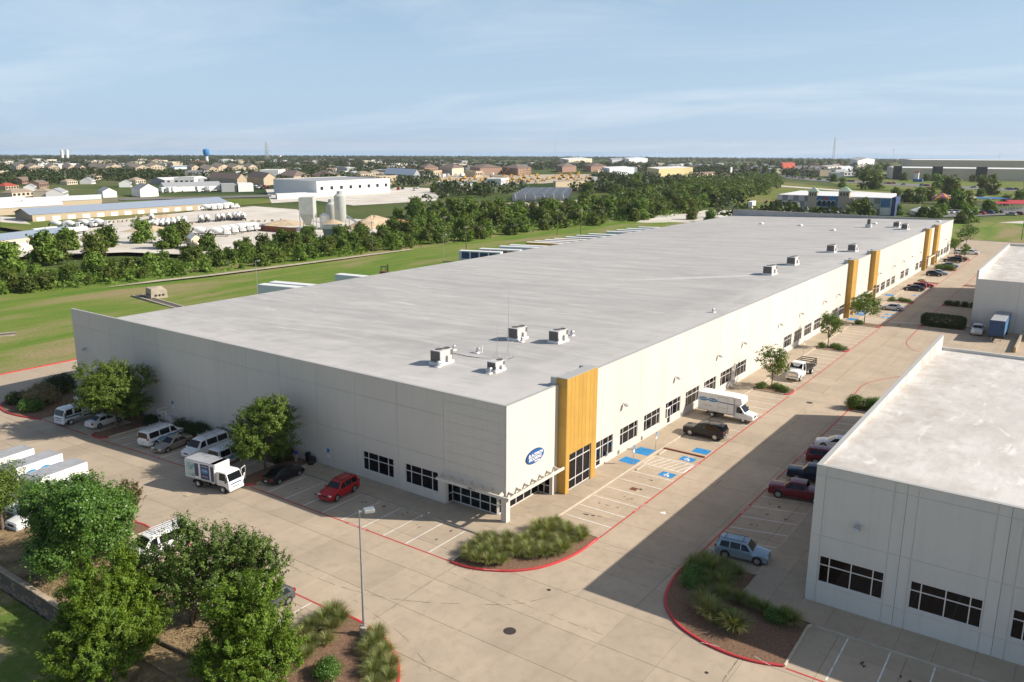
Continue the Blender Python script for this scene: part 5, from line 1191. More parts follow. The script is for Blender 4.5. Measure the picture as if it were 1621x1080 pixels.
# box van on the sunlit side
T = truck('box_van', 'white box van with two blue ovals, attic over the cab, beside the black suv', (42.95, -4.3), -90, GT)
conv_cab(T, 4.35, 1.8, .98); bx = box_body(T, 1.9, -3.05, 1.15, .85, 3.25, M['box_white']); chassis(T, 3.1, -1.1, 1.0, .38)
rings = []
b = MB(); b.hexa([(1.9, -1.13, 2.25), (2.9, -1.10, 2.45), (2.9, 1.10, 2.45), (1.9, 1.13, 2.25), (1.9, -1.13, 3.22), (2.75, -1.08, 3.20), (2.75, 1.08, 3.20), (1.9, 1.13, 3.22)]); part('box_nose', b, M['box_white'], bx)
for s in (-1, 1):
    y = s*1.156
    q = MB(); f = [(-3.0, y, 2.35), (1.85, y, 2.2), (1.85, y, 2.31), (-3.0, y, 2.46)]; q.poly(f if s < 0 else f[::-1]); part('livery_stripe', q, M['stripe_blue'], bx)
    for cx, w in ((-2.35, 'BLACKMON'), (-1.05, 'BMS CAT')):
        n = 22
        for q0, mm, dy in ((1, 'stripe_blue', .004), (.88, 'stripe_teal', .008)):
            q = MB(); f = [(cx+.62*q0*math.cos(2*math.pi*i/n), y+s*dy, 2.40+.26*q0*math.sin(2*math.pi*i/n)) for i in range(n)]; q.poly(f if s < 0 else f[::-1]); o = part('livery_oval', q, M[mm], bx)
        part('lettering', text_mesh(w, .21, M['white'], .002), None, o, (cx, y+s*.014, 2.40), (rad(90), 0, 0 if s < 0 else math.pi))
    q = MB(); y0, y1 = sorted((s*1.152, s*1.17)); q.box(-.3, -.25, y0, y1, 1.0, 3.0); q.box(1.0, 1.05, y0, y1, 1.0, 3.0); q.box(-.25, 1.0, y0, y1, 2.95, 3.0); q.box(-.2, .95, y0, y1-.004 if s > 0 else y1, 1.55, 1.60); part('side_door', q, M['steel'], bx)
    part('lettering', text_mesh('RESTORATION SERVICES', .13, M['dark_steel'], .002), None, bx, (-1.7, y+s*.004, 1.55), (rad(90), 0, 0 if s < 0 else math.pi))
# stake-bed truck
T = truck('stake_truck', 'white cab truck with a black stake bed behind the first small tree', (69.6, -6.5), 179)
b = MB(); rings = []
W = 1.08
for x, zb, zs, zt, w, wr in ((4.1, .7, 1.15, 1.25, .78, .72), (4.0, .55, 1.35, 1.55, .92, .80), (3.0, .55, 1.45, 1.72, 1.02, .84), (2.65, .55, 1.5, 1.80, W, .90), (2.25, .55, 1.55, 2.55, W, .92), (2.0, .55, 1.55, 2.66, W, .92), (.95, .55, 1.55, 2.66, W, .92), (.9, .7, 1.55, 2.6, W*.98, .9)):
    half = [(w*.88, zb), (w, zb+.12), (w, zs), (wr+.02, zt-.07), (wr-.1, zt), (wr*.4, zt+.03)]
    rings.append([(x, y, z) for y, z in half]+[(x, -y, z) for y, z in reversed(half)])
b.loft(rings); b.f = [tuple(reversed(f)) for f in b.f]; cab = part('cab', b, PAINT['white'], T, smooth=30)
q = MB(); q.poly([(2.63, -.95, 1.88), (2.63, .95, 1.88), (2.27, .88, 2.52), (2.27, -.88, 2.52)]); part('windshield', q, M['autoglass'], cab)
for s in (-1, 1):
    f = [(2.3, s*1.095, 1.6), (1.2, s*1.095, 1.6), (1.2, s*.97, 2.5), (2.15, s*.97, 2.5)]; q = MB(); q.poly(f if s > 0 else f[::-1]); q.f = [tuple(reversed(f)) for f in q.f]; part('side_window', q, M['autoglass'], cab)
    q = MB(); y0, y1 = sorted((s*.62, s*.92)); q.cbox(3.9, 4.06, y0, y1, 1.0, 1.22, .03); part('headlight', q, M['lamp_clear'], cab)
    q = MB(); y0, y1 = sorted((s*1.15, s*1.4)); q.cbox(2.35, 2.45, y0, y1, 1.6, 2.2, .03); part('mirror', q, M['black'], cab)
q = MB(); q.cbox(4.05, 4.13, -.58, .58, .85, 1.42, .03); part('grille', q, M['chrome'], cab)
q = MB(); q.cbox(3.95, 4.22, -1.05, 1.05, .5, .78, .04); part('bumper', q, M['chrome'], T)
chassis(T, 3.05, -2.4, 1.08, .5, 'steel', z=.7)
q = MB(); q.cbox(-4.1, .75, -1.2, 1.2, 1.08, 1.22, .02); bedo = part('flat_bed', q, M['dark_steel'], T)
for s in (-1, 1):
    for k in range(6):
        x = -4.0+.93*k; q = MB(); q.box(x-.04, x+.04, s*1.17-.03, s*1.17+.03, 1.22, 2.25); part('stake', q, M['black'], bedo)
    for z in (1.5, 1.8, 2.12):
        q = MB(); q.box(-4.05, .72, s*1.12-.022, s*1.12+.022, z, z+.13); part('rail_board', q, M['black'], bedo)
for x in (-4.06, .7):
    for z in (1.5, 1.8, 2.12): q = MB(); q.box(x-.03, x+.03, -1.09, 1.09, z+.003, z+.127); part('rail_board', q, M['black'], bedo)
# blue trailer at the dock
T = truck('dock_trailer', 'blue box trailer with grey roof backed to the dock of the pale building', (120.3, -28.5), 180, None, 'trailer')
M['trailer_blue'] = mat('trailer_blue', (0.012, 0.05, 0.14), 0.5, var=.15, scale=1.2); M['trailer_side'] = mat('trailer_side', (0.10, 0.24, 0.40), 0.5, var=.12)
b = MB(); b.cbox(-5.6, 5.2, -1.28, 1.28, 1.15, 4.0, .05, 0); bx = part('trailer_box', b, M['trailer_blue'], T)
b = MB(); b.cbox(-5.55, 5.15, -1.22, 1.22, 3.98, 4.05, .03); part('roof', b, M['truck_roof'], bx)
for k in range(9):
    q = MB(); q.box(-5.2+1.15*k, -4.25+1.15*k, 1.272, 1.30, 1.4, 3.8); part('side_panel', q, M['trailer_side'], bx)
for y in (-.75, .75): q = MB(); q.box(3.6, 3.75, y-.07, y+.07, 0, 1.15); q.box(3.5, 3.85, y-.14, y+.14, 0, .06); part('landing_leg', q, M['steel'], T)
for x in (-3.6, -4.8):
    for s in (-1, 1): wheel(T, x, s*.95, .5, .5, 'steel')
q = MB(); q.box(-5.2, -3.2, -.5, .5, .7, 1.15); part('axle_frame', q, M['dark_steel'], T)
b = MB(); b.box(5.05, 5.3, -1.3, 1.3, .8, 1.15); part('front_sill', b, M['black'], T)
# dock ramp wall
b = MB(); b.hexa([(107.8, -32.4, -.4), (124, -32.4, -.4), (124, -32.1, -.4), (107.8, -32.1, -.4), (107.8, -32.4, .8), (124, -32.4, 1.0), (124, -32.1, 1.0), (107.8, -32.1, .8)])
rw = solid('ramp_wall', b, M['walk'], 'low concrete ramp wall with a yellow end beside the blue trailer', 'wall')
b = MB(); b.box(107.7, 107.79, -32.42, -32.08, -.2, .82); part('end_cap', b, M['yellow'], rw)
# person by the black sedan
def person(label, loc, head):
    T = thing('person', label, 'person', (loc[0], loc[1], gz(0, loc[1])+.10), rad(head))
    me = bpy.data.meshes.new('body'); ob = bpy.data.objects.new('body', me); COL.objects.link(ob)
    J = {'pelvis': (0, 0, .95, .15), 'waist': (0, 0, 1.12, .135), 'chest': (.02, 0, 1.34, .16), 'neck': (.03, 0, 1.50, .06), 'headb': (.05, 0, 1.58, .085), 'headt': (.05, 0, 1.72, .08),
         'shl': (.01, .20, 1.42, .065), 'ell': (.05, .27, 1.15, .05), 'wrl': (.22, .24, .98, .035), 'hal': (.30, .23, .96, .04), 'shr': (.01, -.20, 1.42, .065), 'elr': (-.03, -.28, 1.15, .05), 'wrr': (.05, -.28, .90, .035), 'har': (.07, -.28, .82, .04),
         'hil': (0, .10, .90, .105), 'knl': (.06, .11, .50, .07), 'anl': (.0, .12, .09, .05), 'tol': (.15, .13, .04, .04), 'hir': (0, -.10, .90, .105), 'knr': (.02, -.11, .50, .07), 'anr': (-.04, -.12, .09, .05), 'tor': (.11, -.13, .04, .04)}
    E = [('pelvis', 'waist'), ('waist', 'chest'), ('chest', 'neck'), ('neck', 'headb'), ('headb', 'headt'), ('chest', 'shl'), ('shl', 'ell'), ('ell', 'wrl'), ('wrl', 'hal'), ('chest', 'shr'), ('shr', 'elr'), ('elr', 'wrr'), ('wrr', 'har'), ('pelvis', 'hil'), ('hil', 'knl'), ('knl', 'anl'), ('anl', 'tol'), ('pelvis', 'hir'), ('hir', 'knr'), ('knr', 'anr'), ('anr', 'tor')]
    ks = list(J); me.from_pydata([J[k][:3] for k in ks], [(ks.index(a), ks.index(c)) for a, c in E], [])
    sk = ob.modifiers.new('skin', 'SKIN'); ob.modifiers.new('sub', 'SUBSURF').levels = 1
    for i, k in enumerate(ks): me.skin_vertices[0].data[i].radius = (J[k][3],)*2
    me.skin_vertices[0].data[0].use_root = True
    dg = bpy.context.evaluated_depsgraph_get(); dg.update(); m2 = bpy.data.meshes.new_from_object(ob.evaluated_get(dg)); bpy.data.objects.remove(ob); m2.name = 'body'
    shirt = mat('shirt_blue', (0.012, 0.06, 0.34), 0.9); pants = mat('trousers_khaki', (0.36, 0.31, 0.24), 0.9); hair = mat('hair_dark', (0.02, 0.014, 0.01), 0.7)
    for m_ in (M['skin'], shirt, pants, hair, M['black']): m2.materials.append(m_)
    for p in m2.polygons:
        c = p.center
        p.material_index = 4 if c.z < .10 else 2 if c.z < .98 and abs(c.y) < .215 else 1 if c.z < 1.48 and not (c.z < 1.18 and abs(c.y) > .20) else 3 if c.z > 1.70 or (c.z > 1.6 and c.x < .02) else 0
        p.use_smooth = True
    part('body', m2, None, T); return T
person('person in a blue shirt and khaki trousers standing beside the black sedan', (-1.3, 28.2), 200)
b = MB(); b.lathe([(.05, 0), (.38, .02), (.42, .35), (.36, .65), (.10, .80), (.05, .85)], 10)
solid('trash_bag', b, M['black'], 'black trash bag slumped against the shaded wall by the door', 'trash bag', (-.45, 26.5, .0), 0, 'trash bags', True)
b = MB(); b.lathe([(.05, 0), (.33, .02), (.36, .25), (.28, .45), (.05, .55)], 10)
solid('trash_bag', b, M['black'], 'smaller black trash bag lying in front of the upright one', 'trash bag', (-.95, 26.2, .0), 0, 'trash bags', True)
b = MB(); b.lathe([(.26, 0), (.26, .02), (.31, .92), (.33, .95), (.28, 1.02)], 12)
solid('trash_bin', b, M['black'], 'round black bin standing against the wall behind the bags', 'bin', (-.42, 27.25, .0), 0, None, True)
# ---------------------------------------------------------------- trees, shrubs, grasses
M['leaf_oak'] = leaf_mat('oak_leaves', (0.048, 0.098, 0.014), (0.185, 0.265, 0.036), 0.12)
M['leaf_deep'] = leaf_mat('glossy_leaves', (0.030, 0.090, 0.016), (0.150, 0.270, 0.042), 0.08, rough=0.4)
M['leaf_cedar'] = leaf_mat('cedar_sprays', (0.026, 0.078, 0.007), (0.200, 0.300, 0.022), 0.10)
M['leaf_loose'] = leaf_mat('loose_leaves', (0.048, 0.100, 0.018), (0.190, 0.280, 0.050), 0.10)
M['leaf_myrtle'] = leaf_mat('myrtle_leaves', (0.0650, 0.0676, 0.0234), (0.2080, 0.1235, 0.0520), 0.12)
M['leaf_brown'] = leaf_mat('brown_shrub_leaves', (0.130, 0.115, 0.045), (0.320, 0.260, 0.130), 0.1)
M['leaf_hedge'] = leaf_mat('hedge_leaves', (0.0196, 0.0420, 0.0112), (0.0700, 0.1050, 0.0224), 0.1)
M['leaf_wild'] = leaf_mat('creek_leaves', (0.042, 0.095, 0.012), (0.185, 0.275, 0.034), 0.32)
M['leaf_far'] = leaf_mat('far_leaves', (0.0220, 0.0396, 0.0110), (0.0660, 0.0902, 0.0220), 0.3, trans=0.2)
M['blade'] = leaf_mat('grass_blades', (0.100, 0.150, 0.035), (0.290, 0.330, 0.110), 0.15, trans=0.4)
M['blade_straw'] = leaf_mat('straw_blades', (0.24, 0.21, 0.10), (0.40, 0.35, 0.19), 0.15, trans=0.4)
M['wood_core'] = mat('inner_twigs', (0.030, 0.030, 0.012), 1.0)

def quads_mesh(name, P, mats, mi=None):
    """P: (n,4,3) array of quads -> mesh, quickly"""
    n = len(P); me = bpy.data.meshes.new(name)
    me.vertices.add(n*4); me.loops.add(n*4); me.polygons.add(n)
    me.vertices.foreach_set('co', np.ascontiguousarray(P, dtype=np.float32).ravel())
    me.loops.foreach_set('vertex_index', np.arange(n*4, dtype=np.int32))
    me.polygons.foreach_set('loop_start', np.arange(0, n*4, 4, dtype=np.int32))
    for m in mats: me.materials.append(m)
    if mi is not None: me.polygons.foreach_set('material_index', np.asarray(mi, dtype=np.int32))
    me.update(calc_edges=True)
    return me
def unit(v): return v/np.maximum(np.linalg.norm(v, axis=-1, keepdims=True), 1e-9)
def leaf_quads(C, out, size, rng, aspect=0.55, up=0.35, tilt=0.9, lift=None):
    """one pointed leaf (a folded diamond) per centre, facing roughly outwards and up"""
    n = len(C)
    nrm = unit(out + rng.normal(0, tilt, (n, 3)) + np.array([0, 0, up]))
    t = rng.normal(0, 1, (n, 3)) if lift is None else rng.normal(0, .55, (n, 3)) + lift
    t = unit(t - nrm*(t*nrm).sum(1, keepdims=True)); b = np.cross(nrm, t)
    s = (size*rng.uniform(.6, 1.35, n))[:, None]
    return np.stack([C - t*s*.5, C + b*s*aspect*.5 + nrm*s*.08, C + t*s*.5, C - b*s*aspect*.5 + nrm*s*.08], 1)
def crown_points(lobes, ncl, rng, shell=.62, flat=0.0):
    """cluster centres spread through the outer part of the lobes; returns centres and outward directions"""
    vol = np.array([l[3]*l[4]*l[5] for l in lobes])**(2/3.0); k = rng.choice(len(lobes), ncl, p=vol/vol.sum())
    L = np.array(lobes)[k]; d = unit(rng.normal(0, 1, (ncl, 3)))
    r = rng.uniform(shell**2, 1, ncl)**.5
    # uneven outline: some directions bulge, others are gaps
    w = 1 + .13*np.sin(d[:, 0]*5.1+k*1.7)*np.cos(d[:, 1]*4.3+k) + .10*np.sin(d[:, 2]*7+k*.9+d[:, 0]*3)
    C = L[:, :3] + d*r[:, None]*w[:, None]*L[:, 3:6]
    return C, unit(d/L[:, 3:6])
def leaf_crown(name, lobes, ncl, per, cr, size, m, seed, shell=.62, aspect=.55, up=.35, spray=None, keep=None):
    rng = np.random.default_rng(seed)
    C, out = crown_points(lobes, ncl, rng, shell)
    if keep is not None:
        ok = keep(C); C, out = C[ok], out[ok]
    n = len(C); crs = cr*rng.uniform(.6, 1.3, n)
    off = rng.normal(0, .5, (n, per, 3))*crs[:, None, None]
    if spray is not None:      # elongated sprays pointing up and out
        ax = unit(out*.8 + np.array([0, 0, spray]) + rng.normal(0, .25, (n, 3))); tt = rng.uniform(-.6, 1.2, (n, per, 1))*crs[:, None, None]
        off = off*.42 + ax[:, None, :]*tt; lift = np.repeat(ax, per, 0)*1.3
    else: lift = None
    off[..., 2] *= .75
    Pt = (C[:, None, :]+off).reshape(-1, 3); O = np.repeat(out, per, 0)
    return quads_mesh(name, leaf_quads(Pt, O, size, rng, aspect, up, .55, lift), [m])
def limb_mesh(h0, lobes, r, seed, lean=(0, 0), stems=1, nb=7):
    """tapered trunk forking into limbs that reach into the lobes"""
    rr = random.Random(seed); b = MB()
    cx = sum(l[0] for l in lobes)/len(lobes); cy = sum(l[1] for l in lobes)/len(lobes)
    for s in range(stems):
        a = 2*math.pi*s/max(stems, 1)+rr.random(); sx, sy = (0, 0) if stems == 1 else (.18*math.cos(a), .18*math.sin(a))
        top = (sx+lean[0]+(0 if stems == 1 else .5*math.cos(a)), sy+lean[1]+(0 if stems == 1 else .5*math.sin(a)), h0)
        b.path([(sx, sy, -.25), (sx+.02, sy, .05), (sx*1.1+lean[0]*.4+rr.uniform(-.05, .05), sy*1.1+lean[1]*.4, h0*.5), top], [r*1.45, r*1.1, r*.9, r*.78], 8)
        for k in range(nb):
            l = lobes[(k+s) % len(lobes)]; e = (l[0]+rr.uniform(-.5, .5)*l[3], l[1]+rr.uniform(-.5, .5)*l[4], l[2]+rr.uniform(-.3, .6)*l[5])
            m_ = tuple(top[i]*.5+e[i]*.5+rr.uniform(-.15, .15) for i in (0, 1, 2))
            b.path([(top[0], top[1], top[2]-.15), m_, e], [r*.55, r*.32, r*.08], 6)
    return b
def tree(name, label, loc, lobes, leaf, trunk, group=None, cat='tree'):
    """leaf: dict for leaf_crown; trunk: (height of fork, radius, lean, stems)"""
    T = thing(name, label, cat, loc, 0, group)
    part('crown', leaf_crown('crown', lobes, **leaf), None, T)
    part('trunk', limb_mesh(trunk[0], lobes, trunk[1], leaf['seed'], *(trunk[2:])), M['bark'], T, smooth=60)
    return T
def blob_lobes(cx, cy, z0, z1, rx, ry, n, seed, top=.8):
    """irregular set of lobes filling an egg"""
    rr = random.Random(seed); L = [(cx, cy, (z0+z1)/2, rx*.72, ry*.72, (z1-z0)*.46)]
    for k in range(n):
        a = 2*math.pi*k/n+rr.uniform(-.4, .4); t = rr.uniform(.15, .85); w = math.sin(math.pi*min(max(t*.8+.12, 0), 1))**.7
        s = rr.uniform(.34, .5)
        L.append((cx+rx*.60*w*math.cos(a), cy+ry*.60*w*math.sin(a), z0+(z1-z0)*t, rx*s, ry*s, (z1-z0)*rr.uniform(.2, .3)))
    L.append((cx+rx*rr.uniform(-.15, .15), cy, z1-(z1-z0)*.24, rx*.45, ry*.45, (z1-z0)*.25))
    return L
# near trees in front of the camera
tree('shade_tree', 'dense glossy round tree hiding the front of the parked box trucks', (-27.7, 23.9, -.1), blob_lobes(.3, .2, .9, 7.9, 4.6, 4.5, 11, 3), dict(ncl=1552, per=44, cr=.55, size=0.21, m=M['leaf_deep'], seed=5, aspect=.6), (1.9, .17, (.1, 0), 1, 10), 'trees on the planted bank')
tree('shade_tree', 'loose many stemmed tree in front of the white van with ladders', (-27.1, 9.2, -.1), [(.9, -.9, 4.0, 2.6, 2.6, 2.6), (-.9, .3, 3.6, 2.2, 2.0, 2.0), (2.4, -2.1, 4.3, 2.1, 2.0, 2.2), (1.4, -2.3, 6.0, 1.7, 1.7, 1.9), (-.2, -.2, 6.1, 1.9, 1.8, 2.0), (-1.6, 1.3, 4.6, 1.6, 1.6, 1.7), (3.2, -3.3, 4.8, 1.3, 1.4, 1.5), (.6, .6, 7.0, 1.0, 1.0, 1.2), (2.0, -1.0, 2.6, 2.1, 2.1, 1.3), (2.3, -3.4, 6.2, .9, .9, 1.2), (-2.2, 2.6, 5.0, 1.5, 1.5, 1.8), (-2.4, 1.6, 3.2, 1.4, 1.4, 1.4), (4.0, -4.7, 4.5, 1.3, 1.3, 1.5), (3.2, -3.9, 5.8, 1.1, 1.1, 1.3)],
     dict(ncl=1323, per=42, cr=.52, size=0.175, m=M['leaf_loose'], seed=9, shell=.45, spray=1.0), (1.3, .09, (.25, -.3), 5, 5), 'trees on the planted bank')
def CED(h, r, s, c=1.0):
    """tiers of a cedar, narrowing upwards; c > 1 makes the top slimmer"""
    L = [(0, 0, h*.26, r, r, h*.22)]
    for k in range(11):
        t = .22+.68*k/10; w = r*(1-t**1.25/c**.2*(.80 if c > 1 else .45)); a = 2.4*k*s
        L.append((w*.55*math.cos(a), w*.55*math.sin(a), h*t, w*.55, w*.55, h*.13))
    return L+[(0, 0, h*.9, r*.16, r*.16, h*.12), (0, 0, h*.55, r*.5, r*.5, h*.32)]
tree('cedar_tree', 'dense yellow green cedar in front of the lamp island', (-29.2, -.45, -.1), CED(7.9, 3.55, 1), dict(ncl=1215, per=62, cr=.50, size=.18, m=M['leaf_cedar'], seed=12, shell=.66, aspect=.42, spray=.9), (1.4, .15, (0, 0), 1, 6), 'cedars on the planted bank')
tree('cedar_tree', 'broad cedar leaning over the lawn, its bare trunk showing', (-33.7, 10.4, -1.45), [(q[0]-.8, q[1]-1.6, q[2]+.75, *q[3:]) for q in CED(8.6, 3.3, -1, 1.5)], dict(ncl=1107, per=62, cr=.50, size=.18, m=M['leaf_cedar'], seed=15, shell=.62, aspect=.42, spray=.9), (2.3, .19, (-.5, -.8), 1, 7), 'cedars on the planted bank')
tree('cedar_tree', 'narrower darker cedar between the leaning cedar and loose tree', (-31.6, 10.0, -.75), [(q[0]-.2, q[1]-.6, q[2]+.7, *q[3:]) for q in CED(8.0, 2.5, 1, 1.3)], dict(ncl=756, per=62, cr=.50, size=.18, m=M['leaf_cedar'], seed=19, shell=.6, aspect=.42, spray=1.0), (2.0, .13, (-.1, -.3), 1, 6), 'cedars on the planted bank')
tree('oak_tree', 'small oak with a thick bare trunk beside the parked trucks', (-28.3, 37.0, -.35), blob_lobes(0, 0, 2.0, 6.2, 3.0, 3.0, 8, 23), dict(ncl=420, per=34, cr=.5, size=0.17, m=M['leaf_oak'], seed=24), (2.0, .17, (0, 0), 1, 8), 'trees on the planted bank')
tree('crepe_myrtle', 'upright reddish myrtle at the tip of the small mulch island', (-21.2, 28.0, -.05), [(0, 0, 2.3, 1.1, 1.1, 1.5), (.5, -.5, 3.0, .8, .8, 1.2), (-.5, .4, 3.0, .8, .8, 1.1), (.7, -.7, 3.6, .5, .5, .8), (.1, .2, 3.7, .5, .5, .7)], dict(ncl=190, per=26, cr=.36, size=.16, m=M['leaf_myrtle'], seed=27, shell=.3, spray=1.2), (.8, .05, (0, 0), 5, 3))
# oaks by the shaded facade
tree('oak_tree', 'round oak on the mulch finger between black sedan and white vans', (-4.75, 29.2, gz(0, 29.2)), blob_lobes(.1, -.1, 1.9, 8.2, 3.75, 3.75, 10, 31), dict(ncl=1312, per=36, cr=.52, size=0.19, m=M['leaf_oak'], seed=31, aspect=.5, spray=.35), (1.9, .16, (0, 0), 1, 10), 'oaks beside the shaded facade')
tree('oak_tree', 'wide oak shading the white sedan at the far end of the shaded facade', (-5.2, 58.7, gz(0, 58.7)), blob_lobes(0, .2, 2.0, 8.9, 5.0, 4.9, 11, 37), dict(ncl=1437, per=36, cr=.60, size=0.22, m=M['leaf_oak'], seed=37, aspect=.5, spray=.3), (2.0, .19, (0, 0), 1, 10), 'oaks beside the shaded facade')
# young trees on the islands along the sunlit facade
def street_tree(label, x, y, h, r, ncl, seed, m='leaf_oak', z0=1.9):
    tree('young_tree', label, (x, y, -.04), blob_lobes(0, 0, z0, h, r, r, 7, seed), dict(ncl=ncl, per=22, cr=.42, size=.24, m=M[m], seed=seed, shell=.35), (z0, .09, (0, 0), 1, 9), 'young trees along the sunlit facade')
street_tree('sparse young tree on the island before the stake truck', 60.5, -5.0, 6.6, 2.75, 170, 41)
street_tree('young tree on the second island, past the stake truck', 91.4, -4.8, 6.6, 2.3, 190, 43)
street_tree('round dense tree on the island before the middle towers', 117.3, -5.0, 6.6, 3.5, 380, 47, 'leaf_oak', 2.1)
street_tree('small tree at the kerb tip beside the far black suv', 244.6, -6.6, 5.2, 1.7, 110, 53)
street_tree('small tree close to the wall beside the far white suvs', 255.5, -2.2, 5.6, 2.2, 120, 54)
street_tree('tall dark tree past the far end of the warehouse', 288.5, -1.5, 9.0, 4.2, 300, 57, 'leaf_deep', 2.2)
# shrubs
def shrub(label, x, y, rx, ry, h, m, seed, z=None, name='shrub', size=.14, dens=1.0, group=None, cat='shrub'):
    z = gz(0, y)+.08 if z is None else z
    lobes = [(0, 0, h*.42, rx, ry, h*.55), (rx*.3, ry*.2, h*.55, rx*.6, ry*.6, h*.42), (-rx*.35, -ry*.2, h*.5, rx*.55, ry*.6, h*.42)]
    n = int(70*dens*(rx*ry+rx*h)); rng = np.random.default_rng(seed)
    me = leaf_crown('shrub_foliage', lobes, max(n, 25), 20, .22+.06*h, size, m, seed, .68, keep=lambda C: C[:, 2] > .05)
    return solid(name, me, None, label, cat, (x, y, z), rng.uniform(0, 6), group)
G_ = 'shrubs in the bed along the shaded facade'
for lb, x, y, rx, h in (('dark shrub at the foot of the steel stairs', -1.3, 50.2, 1.2, 1.6), ('dark shrub between the stairs shrub and white vans', -1.4, 47.0, 1.7, 1.7), ('spreading dark shrub behind the white vans', -1.3, 43.3, 1.8, 1.5), ('dark shrub at the wall near the person in blue', -1.5, 30.6, 1.6, 1.9),
                        ('shrub in the wall bed beside the far oak trunk', -1.3, 62.0, 1.6, 1.5), ('low shrub in the wall bed behind the white sedan', -1.4, 57.0, 1.3, 1.1), ('shrub against the wall behind the crew cab truck', -1.4, 67.0, 1.6, 1.5)):
    shrub(lb, x, y, rx, rx*.9, h, M['leaf_hedge'], int(y*10), group=G_)
shrub('large brownish flowering shrub on the end island', -5.8, 77.6, 2.6, 2.6, 2.7, M['leaf_brown'], 801, size=.2, name='flowering_shrub', dens=.7)
shrub('dark tall shrub at the building corner behind the brown one', -1.6, 80.6, 2.3, 2.2, 2.8, M['leaf_hedge'], 802, size=.2, dens=.6)
shrub('round green shrub at the tip of the end island', -8.0, 80.2, 1.5, 1.4, 1.7, M['leaf_hedge'], 803, size=.16); shrub('rounded green shrub by the red kerb of the end island', -8.3, 75.0, 1.7, 1.5, 1.6, M['leaf_deep'], 804, size=.16)
shrub('bright clipped ball shrub on the lamp island', -25.6, -3.9, .95, .95, 1.25, M['leaf_deep'], 805, size=.11, dens=2.2, name='ball_shrub')
shrub('clipped ball shrub at the tip of the small island across the drive', 57.2, -17.6, 1.25, 1.2, 1.9, M['leaf_oak'], 806, name='ball_shrub', dens=1.6); shrub('second clipped ball shrub on the small island', 57.6, -20.0, 1.3, 1.25, 1.8, M['leaf_deep'], 807, name='ball_shrub', dens=1.6)
# clipped hedge before the dock building
rng = np.random.default_rng(77); n = 5200
Pn = rng.uniform(-1, 1, (n, 3)); ax = rng.integers(0, 3, n); Pn[np.arange(n), ax] = np.sign(Pn[np.arange(n), ax])*rng.uniform(.82, 1.03, n)
e = np.abs(Pn).max(1, keepdims=True); pw = (np.abs(Pn)**5).sum(1, keepdims=True)**.2; Pn = Pn/pw*e**.5
Cc = Pn*np.array([1.45, 3.95, 1.15]); me = quads_mesh('hedge_foliage', leaf_quads(np.repeat(Cc, 4, 0)+rng.normal(0, .09, (n*4, 3)), np.repeat(unit(Pn), 4, 0), .19, rng), [M['leaf_hedge']])
solid('clipped_hedge', me, None, 'long clipped hedge block at the end of the drive island', 'hedge', (123.5, -18.5, 1.25))
b = MB()
for k in range(6): b.tube((123.5, -21.6+1.25*k, -.1), (123.5, -21.6+1.25*k, .7), .05)
for k, (x, y) in enumerate(((150.7, -15.6), (150.7, -17.2), (150.7, -18.9), (150.7, -20.6))):
    shrub(['rounded hedge shrub nearest the drive on the narrow island', 'second rounded hedge shrub from the drive', 'third rounded hedge shrub from the drive', 'rounded hedge shrub closest to the dock building'][k], x, y, .95, .85, 1.25, M['leaf_hedge'], 820+k, group='hedge shrubs in a row on the narrow island')
isl_names = ['the island with the sparse young tree', 'the second tree island', 'the round tree island', 'the treeless island past the middle towers', 'the bare island near the red car', 'the island before the far towers', 'the island near the end']
for i, (x0, x1) in enumerate(ISL):
    c = (x0+x1)/2
    for k, yy in enumerate((-3.9, -5.9, -7.2) if i not in (2, 4) else (-4.2,)):
        big = 1.5 if i == 5 else 1.0
        shrub('low green shrub %s of %s' % (('at the wall end', 'in the middle', 'at the kerb tip')[k], isl_names[i]), c+(.5 if k % 2 else -.4), yy, .95*big, .85*big, .85*big**1.6, M['leaf_loose'] if i != 5 else M['leaf_oak'], 840+i*5+k, group='low shrubs on the kerb islands')
# ornamental grass
def grass_mesh(seed, n=170, r=.75, h=.95, straw=.25, name='grass_clump'):
    rng = np.random.default_rng(seed); a = rng.uniform(0, 6.283, n); rr_ = rng.uniform(0, .16, n); ln = rng.uniform(.65, 1.15, n); lean = rng.uniform(.2, 1.15, n)**.75
    Q = []; mi = []
    ts = [0, .35, .7, 1.0]
    def pt(t): 
        R_ = rr_ + r*ln*lean*t**1.6; Z = h*ln*(t - .52*lean*t**2.3)
        return np.stack([R_*np.cos(a), R_*np.sin(a), Z], 1)
    side = np.stack([-np.sin(a), np.cos(a), np.zeros(n)], 1)
    st = rng.random(n) < straw
    for t0, t1 in zip(ts, ts[1:]):
        w0, w1 = .017*(1-t0*.6), .017*(1-t1*.7)
        p, q = pt(t0), pt(t1); Q.append(np.stack([p-side*w0, p+side*w0, q+side*w1, q-side*w1], 1)); mi.append(st.astype(int))
    return quads_mesh(name, np.concatenate(Q), [M['blade'], M['blade_straw']], np.concatenate(mi))
GR = [grass_mesh(s, 620, .95, 1.2, st) for s, st in ((1, .12), (2, .30), (3, .2), (4, .42), (5, .06))]
def grass(x, y, s, k, label, group):
    solid('grass_clump', GR[k], None, label, 'grass clump', (x, y, gz(0, y)+.12), RND.uniform(0, 6.28), group).scale = (s, s, s*RND.uniform(.9, 1.1))
def inside(x, y, poly):
    c = False
    for (x0, y0), (x1, y1) in zip(poly, poly[1:]+poly[:1]):
        if (y0 > y) != (y1 > y) and x < (x1-x0)*(y-y0)/(y1-y0)+x0: c = not c
    return c
poly1 = arc1+[(2.6, -3.3), (-3.05, -3.3), (-3.05, -0.4)]
k = 0; pts = []
rr = random.Random(5)
